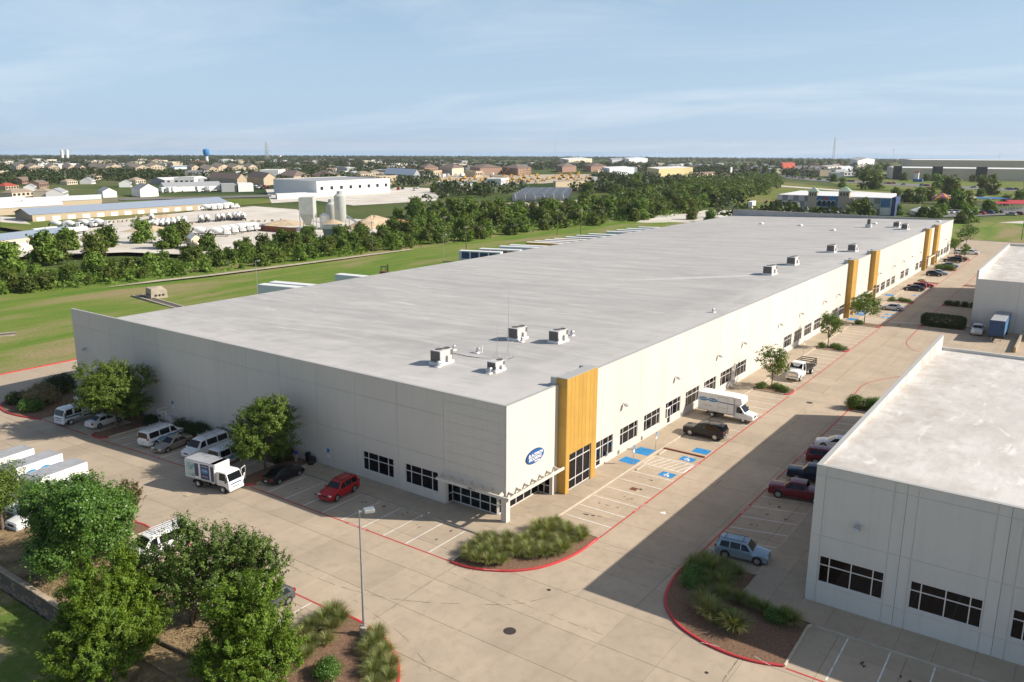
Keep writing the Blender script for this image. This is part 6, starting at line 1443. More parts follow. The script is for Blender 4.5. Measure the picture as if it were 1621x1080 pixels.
for t in range(4000):
    x, y = rr.uniform(-8.6, 2.5), rr.uniform(-8.4, -.3)
    if not inside(x, y, poly1) or any(math.hypot(x-a, y-b) < .92 for a, b in pts): continue
    if min(math.hypot(x-a, y-b) for a, b in arc1) < .75 or (-6.4 < x < -4.2 and y < -4.3): continue
    pts.append((x, y))
for i, (x, y) in enumerate(pts):
    grass(x, y, rr.uniform(.85, 1.2), rr.choice((0, 0, 1, 2, 3)), 'ornamental grass clump in the curved island at the warehouse corner', 'grass clumps in the corner island')
for x, y, s, k in ((-20.6, 1.1, 1.2, 1), (-21.6, .9, 1.1, 2), (-22.6, 1.2, 1.0, 4), (-20.8, .1, 1.1, 0), (-21.9, -.1, 1.0, 3), (-23.6, .9, 1.0, 3), (-23.9, -.4, .9, 0), (-24.8, .6, .9, 1), (-23.2, -1.1, .9, 3), (-20.6, -3.5, 1.0, 1), (-21.3, -4.1, 1.05, 2), (-22.3, -4.3, 1.0, 0), (-21.7, -5.3, .95, 4), (-22.7, -5.6, 1.1, 1), (-22.6, -6.7, 1.0, 3), (-23.8, -6.3, 1.05, 0), (-23.7, -7.6, .95, 2), (-24.9, -7.4, 1.0, 1), (-25.8, -8.2, .9, 4), (-25.1, -1.2, .85, 2)):
    grass(x, y, s, k, 'ornamental grass clump on the lamp post island', 'grass clumps on the lamp island')
for x, y, s, k in ((2.2, -18.0, 1.15, 4), (3.3, -18.6, 1.2, 4), (2.4, -19.2, 1.2, 0), (3.6, -20.1, 1.1, 4), (3.0, -21.2, 1.1, 0), (1.8, -20.8, 1.15, 2), (.6, -21.0, 1.05, 0), (.9, -19.8, 1.1, 4), (-.2, -20.2, 1.0, 0), (-1.4, -20.4, 1.0, 2), (-.9, -21.6, 1.1, 0), (-.5, -22.9, .9, 4), (-.7, -23.9, .85, 0), (-.7, -24.8, .85, 2), (-3.0, -20.9, 1.2, 1), (-3.8, -21.8, 1.3, 3), (-4.2, -22.6, 1.15, 2), (-4.5, -24.0, 1.35, 1), (-1.2, -27.0, 1.1, 0), (-1.0, -26.4, 1.0, 4)):
    grass(x, y, s*1.12, k, 'ornamental grass clump in the curved island before the pale building', 'grass clumps in the side island')
shrub('dark leafy shrub among grasses behind the silver suv', 1.1, -18.5, 1.15, 1.1, 1.3, M['leaf_deep'], 861); shrub('dark shrub in the shaded side island next to the kerb curve', -.2, -18.9, 1.0, 1.0, 1.1, M['leaf_deep'], 862); shrub('bright shrub with pale flowers between two grass clumps', -3.6, -22.9, .75, .7, 1.0, M['leaf_loose'], 863); shrub('glossy green shrub at the sidewalk corner of the side island', -1.4, -26.0, .85, .8, 1.05, M['leaf_deep'], 864)
# litter and short grass in the mulch, lawn and bank: nobody could count it
def scatter_quads(name, boxes, n, size, m, seed, zf, up=1.6):
    rng = np.random.default_rng(seed); A = np.array([(b[1]-b[0])*(b[3]-b[2]) for b in boxes]); k = rng.choice(len(boxes), n, p=A/A.sum()); B_ = np.array(boxes)[k]
    x = rng.uniform(B_[:, 0], B_[:, 1]); y = rng.uniform(B_[:, 2], B_[:, 3])
    keep = (np.sin(x*1.3)+np.sin(y*1.7+1)+np.sin((x+y)*.6)+rng.normal(0, .9, n)) > -.3
    x, y = x[keep], y[keep]; C = np.stack([x, y, zf(x, y)], 1)
    return structure(name, quads_mesh(name, leaf_quads(C, np.zeros_like(C), size, rng, .35, up, .6), [m]), None, 'stuff')
M['leaf_litter'] = leaf_mat('fallen_leaves', (0.10, 0.07, 0.035), (0.34, 0.26, 0.15), 0, trans=.1)
scatter_quads('leaf_litter', [(-31.5, -25.8, 2, 44)], 16000, .16, M['leaf_litter'], 91, lambda x, y: -.08+0*x)
b = MB(); rr = random.Random(8)
def blades(name, n, box, z, m, seed, hgt):
    rng = np.random.default_rng(seed); x = rng.uniform(box[0], box[1], n); y = rng.uniform(box[2], box[3], n)
    keep = (np.sin(x*.9)+np.sin(y*.7+2)+np.sin((x-y)*.4)+rng.normal(0, .7, n)) > 0
    x, y = x[keep], y[keep]; n = len(x); a = rng.uniform(0, 6.28, n); h = hgt*rng.uniform(.5, 1.4, n); w = .03
    p = np.stack([x, y, np.full(n, z)], 1); s = np.stack([np.cos(a), np.sin(a), 0*a], 1)*w; t = p+np.stack([rng.normal(0, .06, n), rng.normal(0, .06, n), h], 1)
    return structure(name, quads_mesh(name, np.stack([p-s, p+s, t+s*.2, t-s*.2], 1), [m]), None, 'stuff')
blades('lawn_grass', 30000, (-52, -32.4, -6, 34), -1.78, M['blade'], 92, .13)
# stone retaining wall: courses of separate blocks
M['stone'] = mat('wall_stone', (0.20, 0.155, 0.115), 0.95, var=.25, scale=2.5, bump=.5, bscale=9, rand=.28)
M['stone_cap'] = mat('wall_cap_stone', (0.36, 0.29, 0.21), 0.95, var=.2, scale=2.0, rand=.15)
RW = thing('retaining_wall', 'brown stone retaining wall between the lawn and the planted bank', 'wall', (-31.9, 17.0, -1.9))
blk = []
for s in range(4):
    q = MB(); rs = random.Random(s); j = [rs.uniform(-.02, .02) for _ in range(8)]
    q.cbox(-.13+j[0], .13, .01, .54, .008, .242, .025); blk.append(q.mesh('stone_block', M['stone']))
for row in range(7):
    for c in range(42):
        o = part('stone_block', blk[RND.randrange(4)], None, RW, (RND.uniform(-.025, .025)+.03*row*.3, c*.56+(.28 if row % 2 else 0), row*.25)); 
for c in range(42): part('cap_stone', (lambda q: (q.cbox(-.2, .24, .006, .55, 1.75, 1.87, .02), q)[-1])(MB()), M['stone_cap'], RW, (RND.uniform(-.015, .015)+.06, c*.56, 0))
b = MB(); b.box(-.10, .6, -.2, 24, -.5, 1.70); part('backing', b, M['dark_gap'], RW)
b = MB(); b.box(-32.0, -31.7, 40.6, 98, -2.2, -.05); solid('retaining_wall', b, M['stone'], 'further stretch of the brown stone wall beyond the near one', 'wall')
# slope where the wall ends, timber edging
b = MB(); xs = [-35.2, -33.6, -32.2, -31.0]; zs = [-1.95, -1.35, -.6, -.13]; ys = [-70, -20, 0, 8, 14, 17.05]
for i in range(3):
    for y0, y1 in zip(ys, ys[1:]): b.poly([(xs[i], y0, zs[i]), (xs[i+1], y0, zs[i+1]), (xs[i+1], y1, zs[i+1]), (xs[i], y1, zs[i])])
structure('bank_slope', b, M['straw'], smooth=60)
b = MB(); b.path([(-29.8, 12.5, -.02), (-29.95, 8.5, .0), (-29.7, 5.0, .02), (-29.3, 2.6, .02)], [.13, .14, .14, .12], 7)
solid('log_edging', b, M['bark'], 'weathered log edging on the ground under the loose tree', 'log')
# ---------------------------------------------------------------- the town beyond the field
GZ = -1.35
def tz(x, y): return GZ-.007*max(0.0, math.hypot(x+57.9, y+41.9)-1300)
EXC = []            # (x, y, r): where far trees must not stand
M['tan'] = mat('far_tan_wall', (0.44, 0.36, 0.25), 0.85, rand=.08); M['cream'] = mat('far_cream_wall', (0.60, 0.52, 0.40), 0.85, rand=.1); M['white_wall'] = mat('far_white_wall', (0.72, 0.71, 0.69), 0.8, rand=.04)
M['grey_wall'] = mat('far_grey_wall', (0.36, 0.37, 0.38), 0.8, rand=.12); M['bluegrey'] = mat('far_blue_grey_wall', (0.58, 0.62, 0.66), 0.7); M['brick'] = mat('far_brick_wall', (0.27, 0.17, 0.125), 0.9, rand=.12); M['ochre'] = mat('far_ochre_wall', (0.46, 0.39, 0.20), 0.85)
M['roof_white'] = mat('far_white_roof', (0.70, 0.70, 0.69), 0.7); M['roof_grey'] = mat('far_grey_roof', (0.30, 0.31, 0.32), 0.7, rand=.15); M['roof_blue'] = mat('far_metal_roof', (0.34, 0.40, 0.48), 0.55, metal=.2); M['roof_brown'] = mat('far_brown_roof', (0.17, 0.125, 0.10), 0.85, rand=.15)
M['roof_tan'] = mat('far_shingle_roof', (0.27, 0.215, 0.165), 0.9, rand=.2); M['roof_red'] = mat('far_red_roof', (0.34, 0.06, 0.04), 0.7); M['far_window'] = mat('far_window', (0.03, 0.035, 0.04), 0.15); M['far_door'] = mat('far_white_door', (0.74, 0.73, 0.71), 0.7)
M['red_wall'] = mat('far_red_wall', (0.42, 0.07, 0.035), 0.8); M['orange_wall'] = mat('far_orange_wall', (0.52, 0.20, 0.06), 0.8)
def bld(label, P1, P2, P3, h, wall, roofm, roof='flat', wins=0, rows=1, doors=0, rise=None, name='building', cat='building', group=None, front=0):
    """footprint from the left, near and right corners; walls, roof, windows and doors as parts.
    front = 0: openings on the near-right face; 1: on the near-left face too"""
    A, B_, C_ = Vector((*P1, 0)), Vector((*P2, 0)), Vector((*P3, 0)); D = A+C_-B_
    c = (A+C_)/2
    if (A-B_).cross(C_-B_).z > 0: A, C_ = C_, A; front = 1-front if front < 2 else 2
    T = thing(name, label, cat, (c.x, c.y, tz(c.x, c.y)), 0, group)
    q = [p-c for p in (A, B_, C_, D)]
    if ((q[1]-q[0]).cross(q[2]-q[1])).z < 0: q = q[::-1]
    EXC.append((c.x, c.y, max((A-C_).length, (B_-D).length)/2+4))
    for k in (18, 36): 
        d = (Vector((-57.9, -41.9, 0))-c).normalized()*k; EXC.append((c.x+d.x, c.y+d.y, (A-C_).length/2*.9))
    b = MB(); b.loft([[(p.x, p.y, -3) for p in q], [(p.x, p.y, h) for p in q]], caps=False)
    l0, l1 = (q[1]-q[0]).length, (q[2]-q[1]).length
    rise = (min(min(l0, l1)*.25, 5.0) if rise is None else rise)
    r = MB(); o = .25
    if roof == 'flat':
        b.loft([[(p.x, p.y, h) for p in q], [(p.x, p.y, h+.35) for p in q]], caps=False)
        r.poly([(p.x*.985, p.y*.985, h+.1) for p in q])
    else:
        a0, a1, a2, a3 = [(p.x*1.02, p.y*1.02, h-.05) for p in q]
        if l0 >= l1: e0, e1 = (q[0]+q[3])/2, (q[1]+q[2])/2; quad = [(a0, a1), (a2, a3)]; tri = [(a3, a0), (a1, a2)]
        else: e0, e1 = (q[1]+q[0])/2, (q[2]+q[3])/2; quad = [(a1, a2), (a3, a0)]; tri = [(a0, a1), (a2, a3)]
        if roof == 'hip': m = (e1-e0).normalized()*min(l0, l1)*.45; e0, e1 = e0+m, e1-m
        r0, r1 = (e0.x*1.02, e0.y*1.02, h+rise), (e1.x*1.02, e1.y*1.02, h+rise)
        if roof == 'shed':
            r.poly([(q[0].x, q[0].y, h+rise), (q[1].x, q[1].y, h-.02), (q[2].x, q[2].y, h-.02), (q[3].x, q[3].y, h+rise)])
        elif l0 >= l1: r.poly([a0, a1, r1, r0]); r.poly([a2, a3, r0, r1])
        else: r.poly([a1, a2, r1, r0]); r.poly([a3, a0, r0, r1])
        if roof == 'hip':
            if l0 >= l1: r.poly([a3, a0, r0]); r.poly([a1, a2, r1])
            else: r.poly([a0, a1, r0]); r.poly([a2, a3, r1])
        elif roof == 'gable':
            if l0 >= l1: b.poly([(q[3].x, q[3].y, h), (q[0].x, q[0].y, h), (e0.x, e0.y, h+rise-.1)]); b.poly([(q[1].x, q[1].y, h), (q[2].x, q[2].y, h), (e1.x, e1.y, h+rise-.1)])
            else: b.poly([(q[0].x, q[0].y, h), (q[1].x, q[1].y, h), (e0.x, e0.y, h+rise-.1)]); b.poly([(q[2].x, q[2].y, h), (q[3].x, q[3].y, h), (e1.x, e1.y, h+rise-.1)])
    part('wall', b, wall, T); part('roof', r, roofm, T)
    faces = []
    camd = Vector((-57.9, -41.9, 0))-c
    for k in range(4):
        p0, p1 = q[k], q[(k+1) % 4]; d = (p1-p0); n = Vector((d.y, -d.x, 0)).normalized()
        if n.dot(camd.normalized()) > .05: faces.append((d.length, p0, p1, n))
    faces.sort(key=lambda f: -f[0])
    use = faces if front == 2 else faces[:1]
    for L_, p0, p1, n in use:
        u = (p1-p0).normalized(); Wf = Wall((p0.x, p0.y, 0), u, n)
        if wins:
            nw = max(1, int(round(wins*L_/faces[0][0])))
            for k in range(nw):
                for rw in range(rows):
                    uc = L_*(k+.5)/nw; w = min(L_/nw*.28, 1.6); zc = h*(rw+.55)/rows; hh = min(h/rows*.27, 1.3)
                    m = MB(); Wf.box(m, uc-w, uc+w, -.05, .06, zc-hh, zc+hh); part('window', m, M['far_window'], T)
        if doors:
            nd = max(1, int(round(doors*L_/faces[0][0])))
            for k in range(nd):
                uc = L_*(k+.5)/nd; w = min(L_/nd*.3, 2.0); m = MB(); Wf.box(m, uc-w, uc+w, -.05, .08, 0, min(h*.62, 4.2)); part('door', m, M['far_door'], T)
    return T
# pads, yard, roads
YARD = [(67.6,262.1), (114.8,304.1), (150.3,355.7), (216.3,377.7), (268,389), (267,347), (234.6,293.4), (249.3,244.6), (199.0,197.8), (170.8,213.3), (153.7,212.4), (119.3,201.3), (104.6,208.9), (95.4,232.0), (78.8,242.1)]
pad('concrete_yard', YARD, -1.19, M['yard'])
pad('concrete_pad', [(294,404), (331,403), (312,346), (384,340), (523,448), (517,493), (410,558)], -1.22, M['yard'])
pad('dirt_path', [(50, 164.5), (64, 162.6), (80, 160.2), (108, 158.6), (160, 157.2), (160, 159.6), (108, 161.2), (80, 162.8), (66, 165.2)], -0.86, M['path'])
pad('concrete_pad', [(340.5,156.7), (412.4,163.3), (440.8,120.8), (398.7,105.0), (352.0,105.8), (302.7,144.5)], -1.2, M['yard'])
pad('storage_lot', [(122.4,390.2), (125.3,365.1), (139.8,409.9), (137.5,425.5)], -1.2, M['yard'])
pad('nursery_lot', [(395,285), (446,267), (567,282), (674,260), (624,233), (462,248), (381,227), (328.7,226.1), (333.6,242.9)], -1.15, M['path'])
pad('equipment_lot', [(567,497), (677,443), (809,459), (1004,577), (807,694)], -1.1, M['path'])
pad('dealer_lot', [(723,417), (805,329), (949,374), (969,492), (881,510)], -1.1, M['yard'])
M['verge'] = grass_mat('verge_grass', (0.10, 0.150, 0.022), (0.135, 0.175, 0.03), (0.21, 0.18, 0.075), 0.02)
pad('verge', [(110.8,363.0), (107.7,321.3), (128.6,331.1), (250,402), (294,404), (328,440), (249,499), (122.4,390.2)], -1.23, M['verge'])
pad('verge', [(445.5,140.1), (458.4,124.6), (542,153), (641,153), (630,6), (760,16), (749,123), (892,260), (573,218)], -1.22, M['verge'])
pad('verge', [(309.2,7.5), (331.3,-16.9), (505.0,-3.8), (427.2,24.6)], -1.21, M['verge'])
pad('verge', [(764,159), (760,16), (1262,54), (1143,205), (1055,263)], -1.2, M['verge'])
ROADM = M['asphalt']
pad('road', [(1178,409), (958,243), (871,118), (824,20), (883,25), (942,131), (1049,269), (1324,462)], -1.1, ROADM)
pad('road', [(876,359), (767,213), (691,110), (675,9), (699,11), (713,115), (796,223), (905,372)], -1.1, M['yard'])
pad('road', [(370.1,19.0), (422.4,-10.0), (451.0,-7.9), (388.3,21.7)], -1.1, M['yard'])
pad('parking_lot', [(1227,533), (1499,466), (1700,404), (2114,502), (1537,666)], -1.1, ROADM)
pad('parking_lot', [(445.9,33.6), (505.0,-3.8), (568.1,1.0), (496.6,45.0)], -1.1, ROADM)
pad('road', [(246,503), (340,462), (356,482), (257,523)], -1.1, ROADM)
pad('road', [(58.9,241.8), (82.7,254.2), (110.9,263.3), (115.6,271.8), (87.3,263.5), (63.1,251.6)], -1.1, M['yard'])
# named buildings
T = bld('long tan storage building with a blue grey metal roof and white doors', (135.3,403.2), (132.9,380.1), (251,391), 3.4, M['tan'], M['roof_blue'], 'gable', doors=15, rise=2.6)
bld('low storage building with a bright white roof, longest of its pair', (170,472), (217,473), (235,505), 3.6, M['tan'], M['roof_white'], 'gable', rise=2.0)
bld('low storage building with a white roof cut by the left edge', (122.2,431.6), (176,438), (189,467), 3.6, M['tan'], M['roof_white'], 'gable', rise=2.2)
bld('third white roofed storage building behind the two nearer ones', (142,483), (181,493), (194,523), 3.4, M['tan'], M['roof_white'], 'gable', rise=2.0)
bld('cream office building with a pale metal roof at the yard entrance', (57.4,256.2), (95.0,269.9), (103.3,287.4), 4.6, M['cream'], M['roof_blue'], 'gable', wins=4, doors=1, rise=1.6)
bld('small grey gabled shed beside the far meadow', (268,571), (258,546), (268,545), 4.3, M['white_wall'], M['roof_grey'], 'gable', doors=1)
bld('white gabled barn beside the smaller grey shed', (284,553), (279,533), (294,534), 5.5, M['white_wall'], M['roof_grey'], 'gable', doors=1)
bld('long warehouse with a white roof behind the trailer row', (409,735), (406,705), (465,720), 4.4, M['grey_wall'], M['roof_white'], 'gable', wins=6, rise=2)
bld('long grey roofed warehouse with trailers backed to it', (338,605), (330,583), (379,576), 4.1, M['white_wall'], M['roof_grey'], 'gable', doors=9, rise=3)
bld('dark grey office block at the end of the grey roofed warehouse', (371,568), (360,550), (371,545), 5.9, M['grey_wall'], M['roof_grey'], wins=5)
bld('white fronted office beside the dark grey block', (381,558), (371,543), (383,539), 6.2, M['white_wall'], M['roof_white'], wins=3, doors=1)
bld('brown roofed tan warehouse behind the white office', (465,720), (448,649), (472,666), 5.5, M['tan'], M['roof_brown'], 'gable')
bld('second brown roofed warehouse with a tan gable end', (492,691), (456,619), (482,633), 6.6, M['tan'], M['roof_brown'], 'gable')
bld('large white warehouse with a pale blue side wall', (372,499), (362,437), (446,443), 11.1, M['white_wall'], M['roof_grey'], wins=8, doors=0, front=0)
bld('low white wall building in front of the blue side', (332,447), (323,434), (357,430), 3.0, M['white_wall'], M['roof_white'])
bld('grey gabled metal hall with a low lean-to in front', (626,625), (597,554), (633,577), 7.8, M['grey_wall'], M['roof_blue'], 'gable', wins=6, rise=6)
bld('brown roofed hall close behind the white warehouse', (570,740), (546,683), (583,698), 5.4, M['tan'], M['roof_brown'], 'hip')
bld('second brown roofed hall behind the white warehouse', (596,712), (570,657), (606,674), 5.4, M['tan'], M['roof_brown'], 'hip')
bld('low white office with maroon trim among the creek trees', (537,470), (497,410), (535,417), 5.3, M['white_wall'], M['roof_grey'], wins=6)
bld('long tan wall building behind the hoop greenhouses', (610,388), (580,366), (635,360), 6.3, M['tan'], M['roof_tan'])
bld('small tan block building in front of the blue grey warehouse', (983,556), (936,526), (968,531), 6.9, M['cream'], M['roof_tan'])
bld('blue grey metal warehouse with white loading doors', (1016,565), (936,508), (1023,516), 10.1, M['bluegrey'], M['roof_white'], doors=5)
bld('ochre yellow warehouse with tall white dock doors', (937,453), (864,401), (992,413), 12.6, M['ochre'], M['roof_white'], doors=5)
bld('low dark roofed shed right of the ochre warehouse', (1005,419), (982,406), (1067,412), 5.0, M['brick'], M['roof_grey'], doors=4)
bld('bright red restaurant with white bands near the highway', (1737,538), (1579,482), (1684,490), 13.8, M['red_wall'], M['roof_red'], wins=5, rows=2)
bld('white hotel with orange gables and grey roof', (3023,709), (2367,529), (2906,603), 21.1, M['white_wall'], M['roof_grey'], 'gable', wins=7, rows=4, front=2)
bld('pale building with tan walls west of the hotel', (1835,478), (1673,421), (1841,433), 7.4, M['cream'], M['roof_grey'], wins=5)
bld('grey blue shop box near the highway ramp', (1545,369), (1425,332), (1540,341), 8.9, M['bluegrey'], M['roof_white'], wins=3)
big = bld('huge pale distribution building with dark glass corners', (1204,215), (1097,186), (1159,-55), 14.2, M['cream'], M['roof_white'], wins=0)
bld('taller grey rear hall of the distribution building', (1410,236), (1253,193), (1379,-71), 23.9, M['cream'], M['roof_white'], wins=14)
for a, b_, lb in ((1405, 1431, 'dark glass entrance bay at the left end of the pale distribution building'), (1497, 1519, 'dark glass entrance bay in the middle of the distribution building'), (1589, 1612, 'glass entrance bay under the right end of the distribution building')):
    pa, pb = Vector((*[(1082,183), (1145,-55)][0], 0)), Vector((*[(1082,183), (1145,-55)][1], 0)); f0, f1 = (a-1412)/368*.78, (b_-1412)/368*.78
    p0, p1 = pa+(pb-pa)*max(f0, 0), pa+(pb-pa)*f1; u = (p1-p0).normalized(); n = Vector((u.y, -u.x, 0)); n = n if n.dot(Vector((-1, -.2, 0))) > 0 else -n
    m = MB(); Wf = Wall((p0.x, p0.y, GZ), u, n); Wf.box(m, 0, (p1-p0).length, -1, 2.5, 0, 17); o = part('glass_bay', m, M['far_window'], big); o.location = (-big.location.x, -big.location.y, -big.location.z)
bld('small white roofed building in front of the carousel tent', (472.3,51.1), (454.2,43.9), (481.5,39.9), 2.1, M['grey_wall'], M['roof_white'], 'hip', wins=3, rise=2)
bld('far white hotel with a dark peaked centre on the horizon', (2635,1664), (2263,1394), (2656,1535), 14.5, M['cream'], M['roof_white'], wins=8, rows=2)
bld('white store with a blue sign band on the horizon', (2932,1548), (2484,1291), (2783,1371), 16.6, M['white_wall'], M['roof_white'], wins=6)
bld('long grey store left of the white one on the horizon', (3155,1737), (2627,1435), (2939,1546), 12.7, M['grey_wall'], M['roof_grey'])
bld('teal roofed low building under the water tower', (857,1408), (788,1286), (848,1317), 3.1, M['bluegrey'], M['roof_blue'])
bld('red roofed strip building left of the water tower', (1301,2019), (1201,1859), (1282,1916), 5.3, M['brick'], M['roof_red'])
# brown roofed brick apartments beyond the yellow machines
for k, (a, b_, c_, vb) in enumerate(((664, 672, 694, 275), (697, 716, 734, 276.5), (744, 760, 795, 276), (796, 820, 841, 276.5), (880, 890, 912, 272), (925, 935, 960, 271))):
    P = [[(873,793), (822,738), (869,753)], [(883,761), (817,684), (872,708)], [(927,740), (866,674), (923,678)], [(936,686), (881,620), (967,657)], [(1143,726), (1063,663), (1125,675)], [(1235,725), (1145,659), (1216,669)]][k]
    bld(['brick apartment block with a brown hip roof, first of the row', 'tan and brick apartment block with a hip roof', 'long brick apartment block with white balconies', 'brick apartment block with a tan end wall', 'brown roofed apartment block beyond the cranes', 'brown roofed apartment block near the blue grey warehouse'][k], *P, 9.5, M['brick'] if k != 1 else M['cream'], M['roof_brown'], 'hip', wins=9, rows=3, rise=4.5, name='apartment_building', cat='apartments', group='brown roofed brick apartments')
# tan apartment rows at the left
M['apt'] = mat('apartment_wall', (0.42, 0.35, 0.265), .9, rand=.15)
APT = [[(610,1485), (543,1318), (576,1355)], [(573,1358), (514,1215), (546,1243)], [(593,1335), (531,1194), (562,1224)], [(610,1316), (529,1135), (577,1206)], [(575,1209), (510,1068), (545,1115)], [(663,1336), (594,1187), (627,1219)], [(573,1145), (518,1022), (554,1063)], [(653,1266), (608,1170), (644,1200)], [(765,1404), (692,1262), (720,1272)], [(651,1192), (590,1070), (624,1087)], [(722,1270), (645,1128), (687,1152)], [(709,1129), (643,1017), (670,1036)], [(669,1037), (580,888), (635,944)], [(795,1192), (713,1054), (754,1081)], [(778,1130), (702,1005), (741,1025)], [(833,1154), (743,1022), (782,1052)]]
for k, P in enumerate(APT):
    bld('tan gabled apartment building, one of the rows at the foot of the far woods', *P, 7.5, M['apt'], M['roof_tan'], 'gable', wins=6, rows=3, rise=4, name='apartment_building', cat='apartments', group='tan apartment rows', front=2)
# scattered far houses and shops
rr = random.Random(21); HS = []
FAR = [(1202,2883), (1169,2763), (1261,2823), (1286,2799), (1323,2613), (1204,2331), (1320,2475), (1201,2219), (1271,2267), (1390,2413), (1152,1958), (1437,2372), (1674,2793), (1573,2261), (1332,1893), (1671,2323), (1451,2000), (1328,1802), (1537,2044), (1356,1779), (1466,1883), (1390,1751), (1502,1855), (1262,1529), (1786,2108), (1161,1348), (891,1017), (1071,1204), (1435,1546), (1020,1061), (948,965), (1044,1039), (890,877), (1014,982), (1029,969), (993,924), (1196,1098), (708,871), (695,884), (690,741), (666,700), (724,741), (698,699), (630,738),
       (268,717), (328,823), (301,733), (239,592), (245,585), (350,777), (227,606), (266,672), (369,778), (357,689), (400,745), (423,867), (1447,727), (2062,1002), (2120,972), (1951,867), (2337,1011), (2210,926), (1978,792), (2283,889), (1905,722), (2338,862), (2219,786), (1871,639), (2135,707), (1915,614), (1884,537), (2276,634), (2641,720), (2913,755), (2542,628), (1646,1112), (1890,1246), (1587,1028), (1669,1381), (1984,1540), (2203,1630), (1843,1623), (2391,2038), (1537,585), (1328,520)]
for i, (x, y) in enumerate(FAR):
    a = rr.uniform(-.5, .5)+.6; l, w = rr.uniform(11, 24), rr.uniform(8, 12); d = math.hypot(x, y); sc = 0.9 if d < 900 else 1.15
    l, w = l*sc, w*sc; u = Vector((math.cos(a), math.sin(a))); n = Vector((-u.y, u.x))
    p = Vector((x, y)); kind = rr.random()
    wall_, roof_, ty = (M['white_wall'], M['roof_grey'], 'gable') if kind < .35 else (M['cream'], M['roof_tan'], 'hip') if kind < .6 else (M['white_wall'], M['roof_white'], 'flat') if kind < .8 else (M['brick'], M['roof_brown'], 'gable') if kind < .9 else (M['tan'], M['roof_red'], 'hip')
    nm_ = {('gable', .35): 0}
    word = 'white gabled' if kind < .35 else 'cream hip roofed' if kind < .6 else 'white flat roofed' if kind < .8 else 'brick gabled' if kind < .9 else 'red roofed'
    bld('small %s building scattered among the distant trees' % word, tuple(p+n*w/2-u*l/2), tuple(p-n*w/2-u*l/2), tuple(p-n*w/2+u*l/2), rr.uniform(3.2, 5)*sc, wall_, roof_, ty, wins=5, name='far_building', group='distant %s buildings' % word)
# low shops and sheds thick among the far trees
EX0 = list(EXC); LOTS = []
for i in range(900):
    r = math.exp(rr.uniform(math.log(820), math.log(3600))); a = .6203+rr.uniform(-.6, .6); x, y = -57.9+r*math.cos(a), -41.9+r*math.sin(a); l, w = rr.uniform(16, 55)*(.7+r/4000), rr.uniform(12, 24)
    if len(LOTS) >= 130 or any(math.hypot(x-e[0], y-e[1]) < e[2]+l*.6 for e in EX0+LOTS) or (r < 1150 and not (.62 < a < 1.0)): continue
    LOTS.append((x, y, l*.7)); q = rr.uniform(.2, 1.0); u = Vector((math.cos(q), math.sin(q))); n = Vector((-u.y, u.x)); p = Vector((x, y)); k = rr.randrange(5)
    word, wl, rf = [('white flat roofed', 'white_wall', 'roof_white'), ('cream flat roofed', 'cream', 'roof_white'), ('grey flat roofed', 'grey_wall', 'roof_grey'), ('tan flat roofed', 'tan', 'roof_tan'), ('white flat roofed', 'white_wall', 'roof_grey')][k]
    bld('long low %s building showing between the distant trees' % word, tuple(p+n*w/2-u*l/2), tuple(p-n*w/2-u*l/2), tuple(p-n*w/2+u*l/2), rr.uniform(5, 8.5), M[wl], M[rf], 'flat', wins=4 if r < 1500 else 0, name='far_building', group='distant low %s buildings' % word)
# hoop greenhouses
M['film'] = mat('greenhouse_film', (0.10, 0.115, 0.13), 0.35, var=.2, scale=.4); M['film_end'] = mat('greenhouse_end', (0.62, 0.63, 0.64), 0.5)
ga, gb = Vector((414,293)), Vector((441,267)); gu = (gb-ga).normalized(); gn = Vector((-gu.y, gu.x)); gn = gn if gn.y > 0 else -gn; Lg = (gb-ga).length
for k in range(6):
    c0 = ga+gn*(k*17+4)+gu*(5*k); T = thing('greenhouse', 'dark hoop greenhouse, %s of the six side by side' % ('nearest', 'second nearest', 'third', 'fourth', 'second farthest', 'farthest')[k], 'greenhouse', (c0.x, c0.y, GZ), math.atan2(gu.y, gu.x), 'hoop greenhouses')
    b = MB(); rings = [[(x, 6.5*math.cos(math.pi*j/10), 1.5+4.0*math.sin(math.pi*j/10)) for j in range(11)] for x in np.linspace(0, Lg, 12)]
    b.loft([[(r[0][0], 6.5, 0)]+r+[(r[0][0], -6.5, 0)] for r in rings], closed=False, caps=False); part('film_roof', b, M['film'], T)
    for x, s in ((-.02, 1), (Lg+.02, -1)):
        q = MB(); f = [(x, 6.5, 0)]+[(x, 6.5*math.cos(math.pi*j/10), 1.5+4*math.sin(math.pi*j/10)) for j in range(11)]+[(x, -6.5, 0)]; q.poly(f if s < 0 else f[::-1]); part('end_wall', q, M['film_end'], T)
    for j in range(0, 12, 2): q = MB(); x = Lg*j/11; q.path([(x, 6.55*math.cos(math.pi*t/10), 1.5+4.05*math.sin(math.pi*t/10)) for t in range(11)], [.12]*11, 4); part('hoop', q, M['film_end'], T)
    EXC.append((c0.x+gu.x*Lg/2, c0.y+gu.y*Lg/2, Lg*.6))
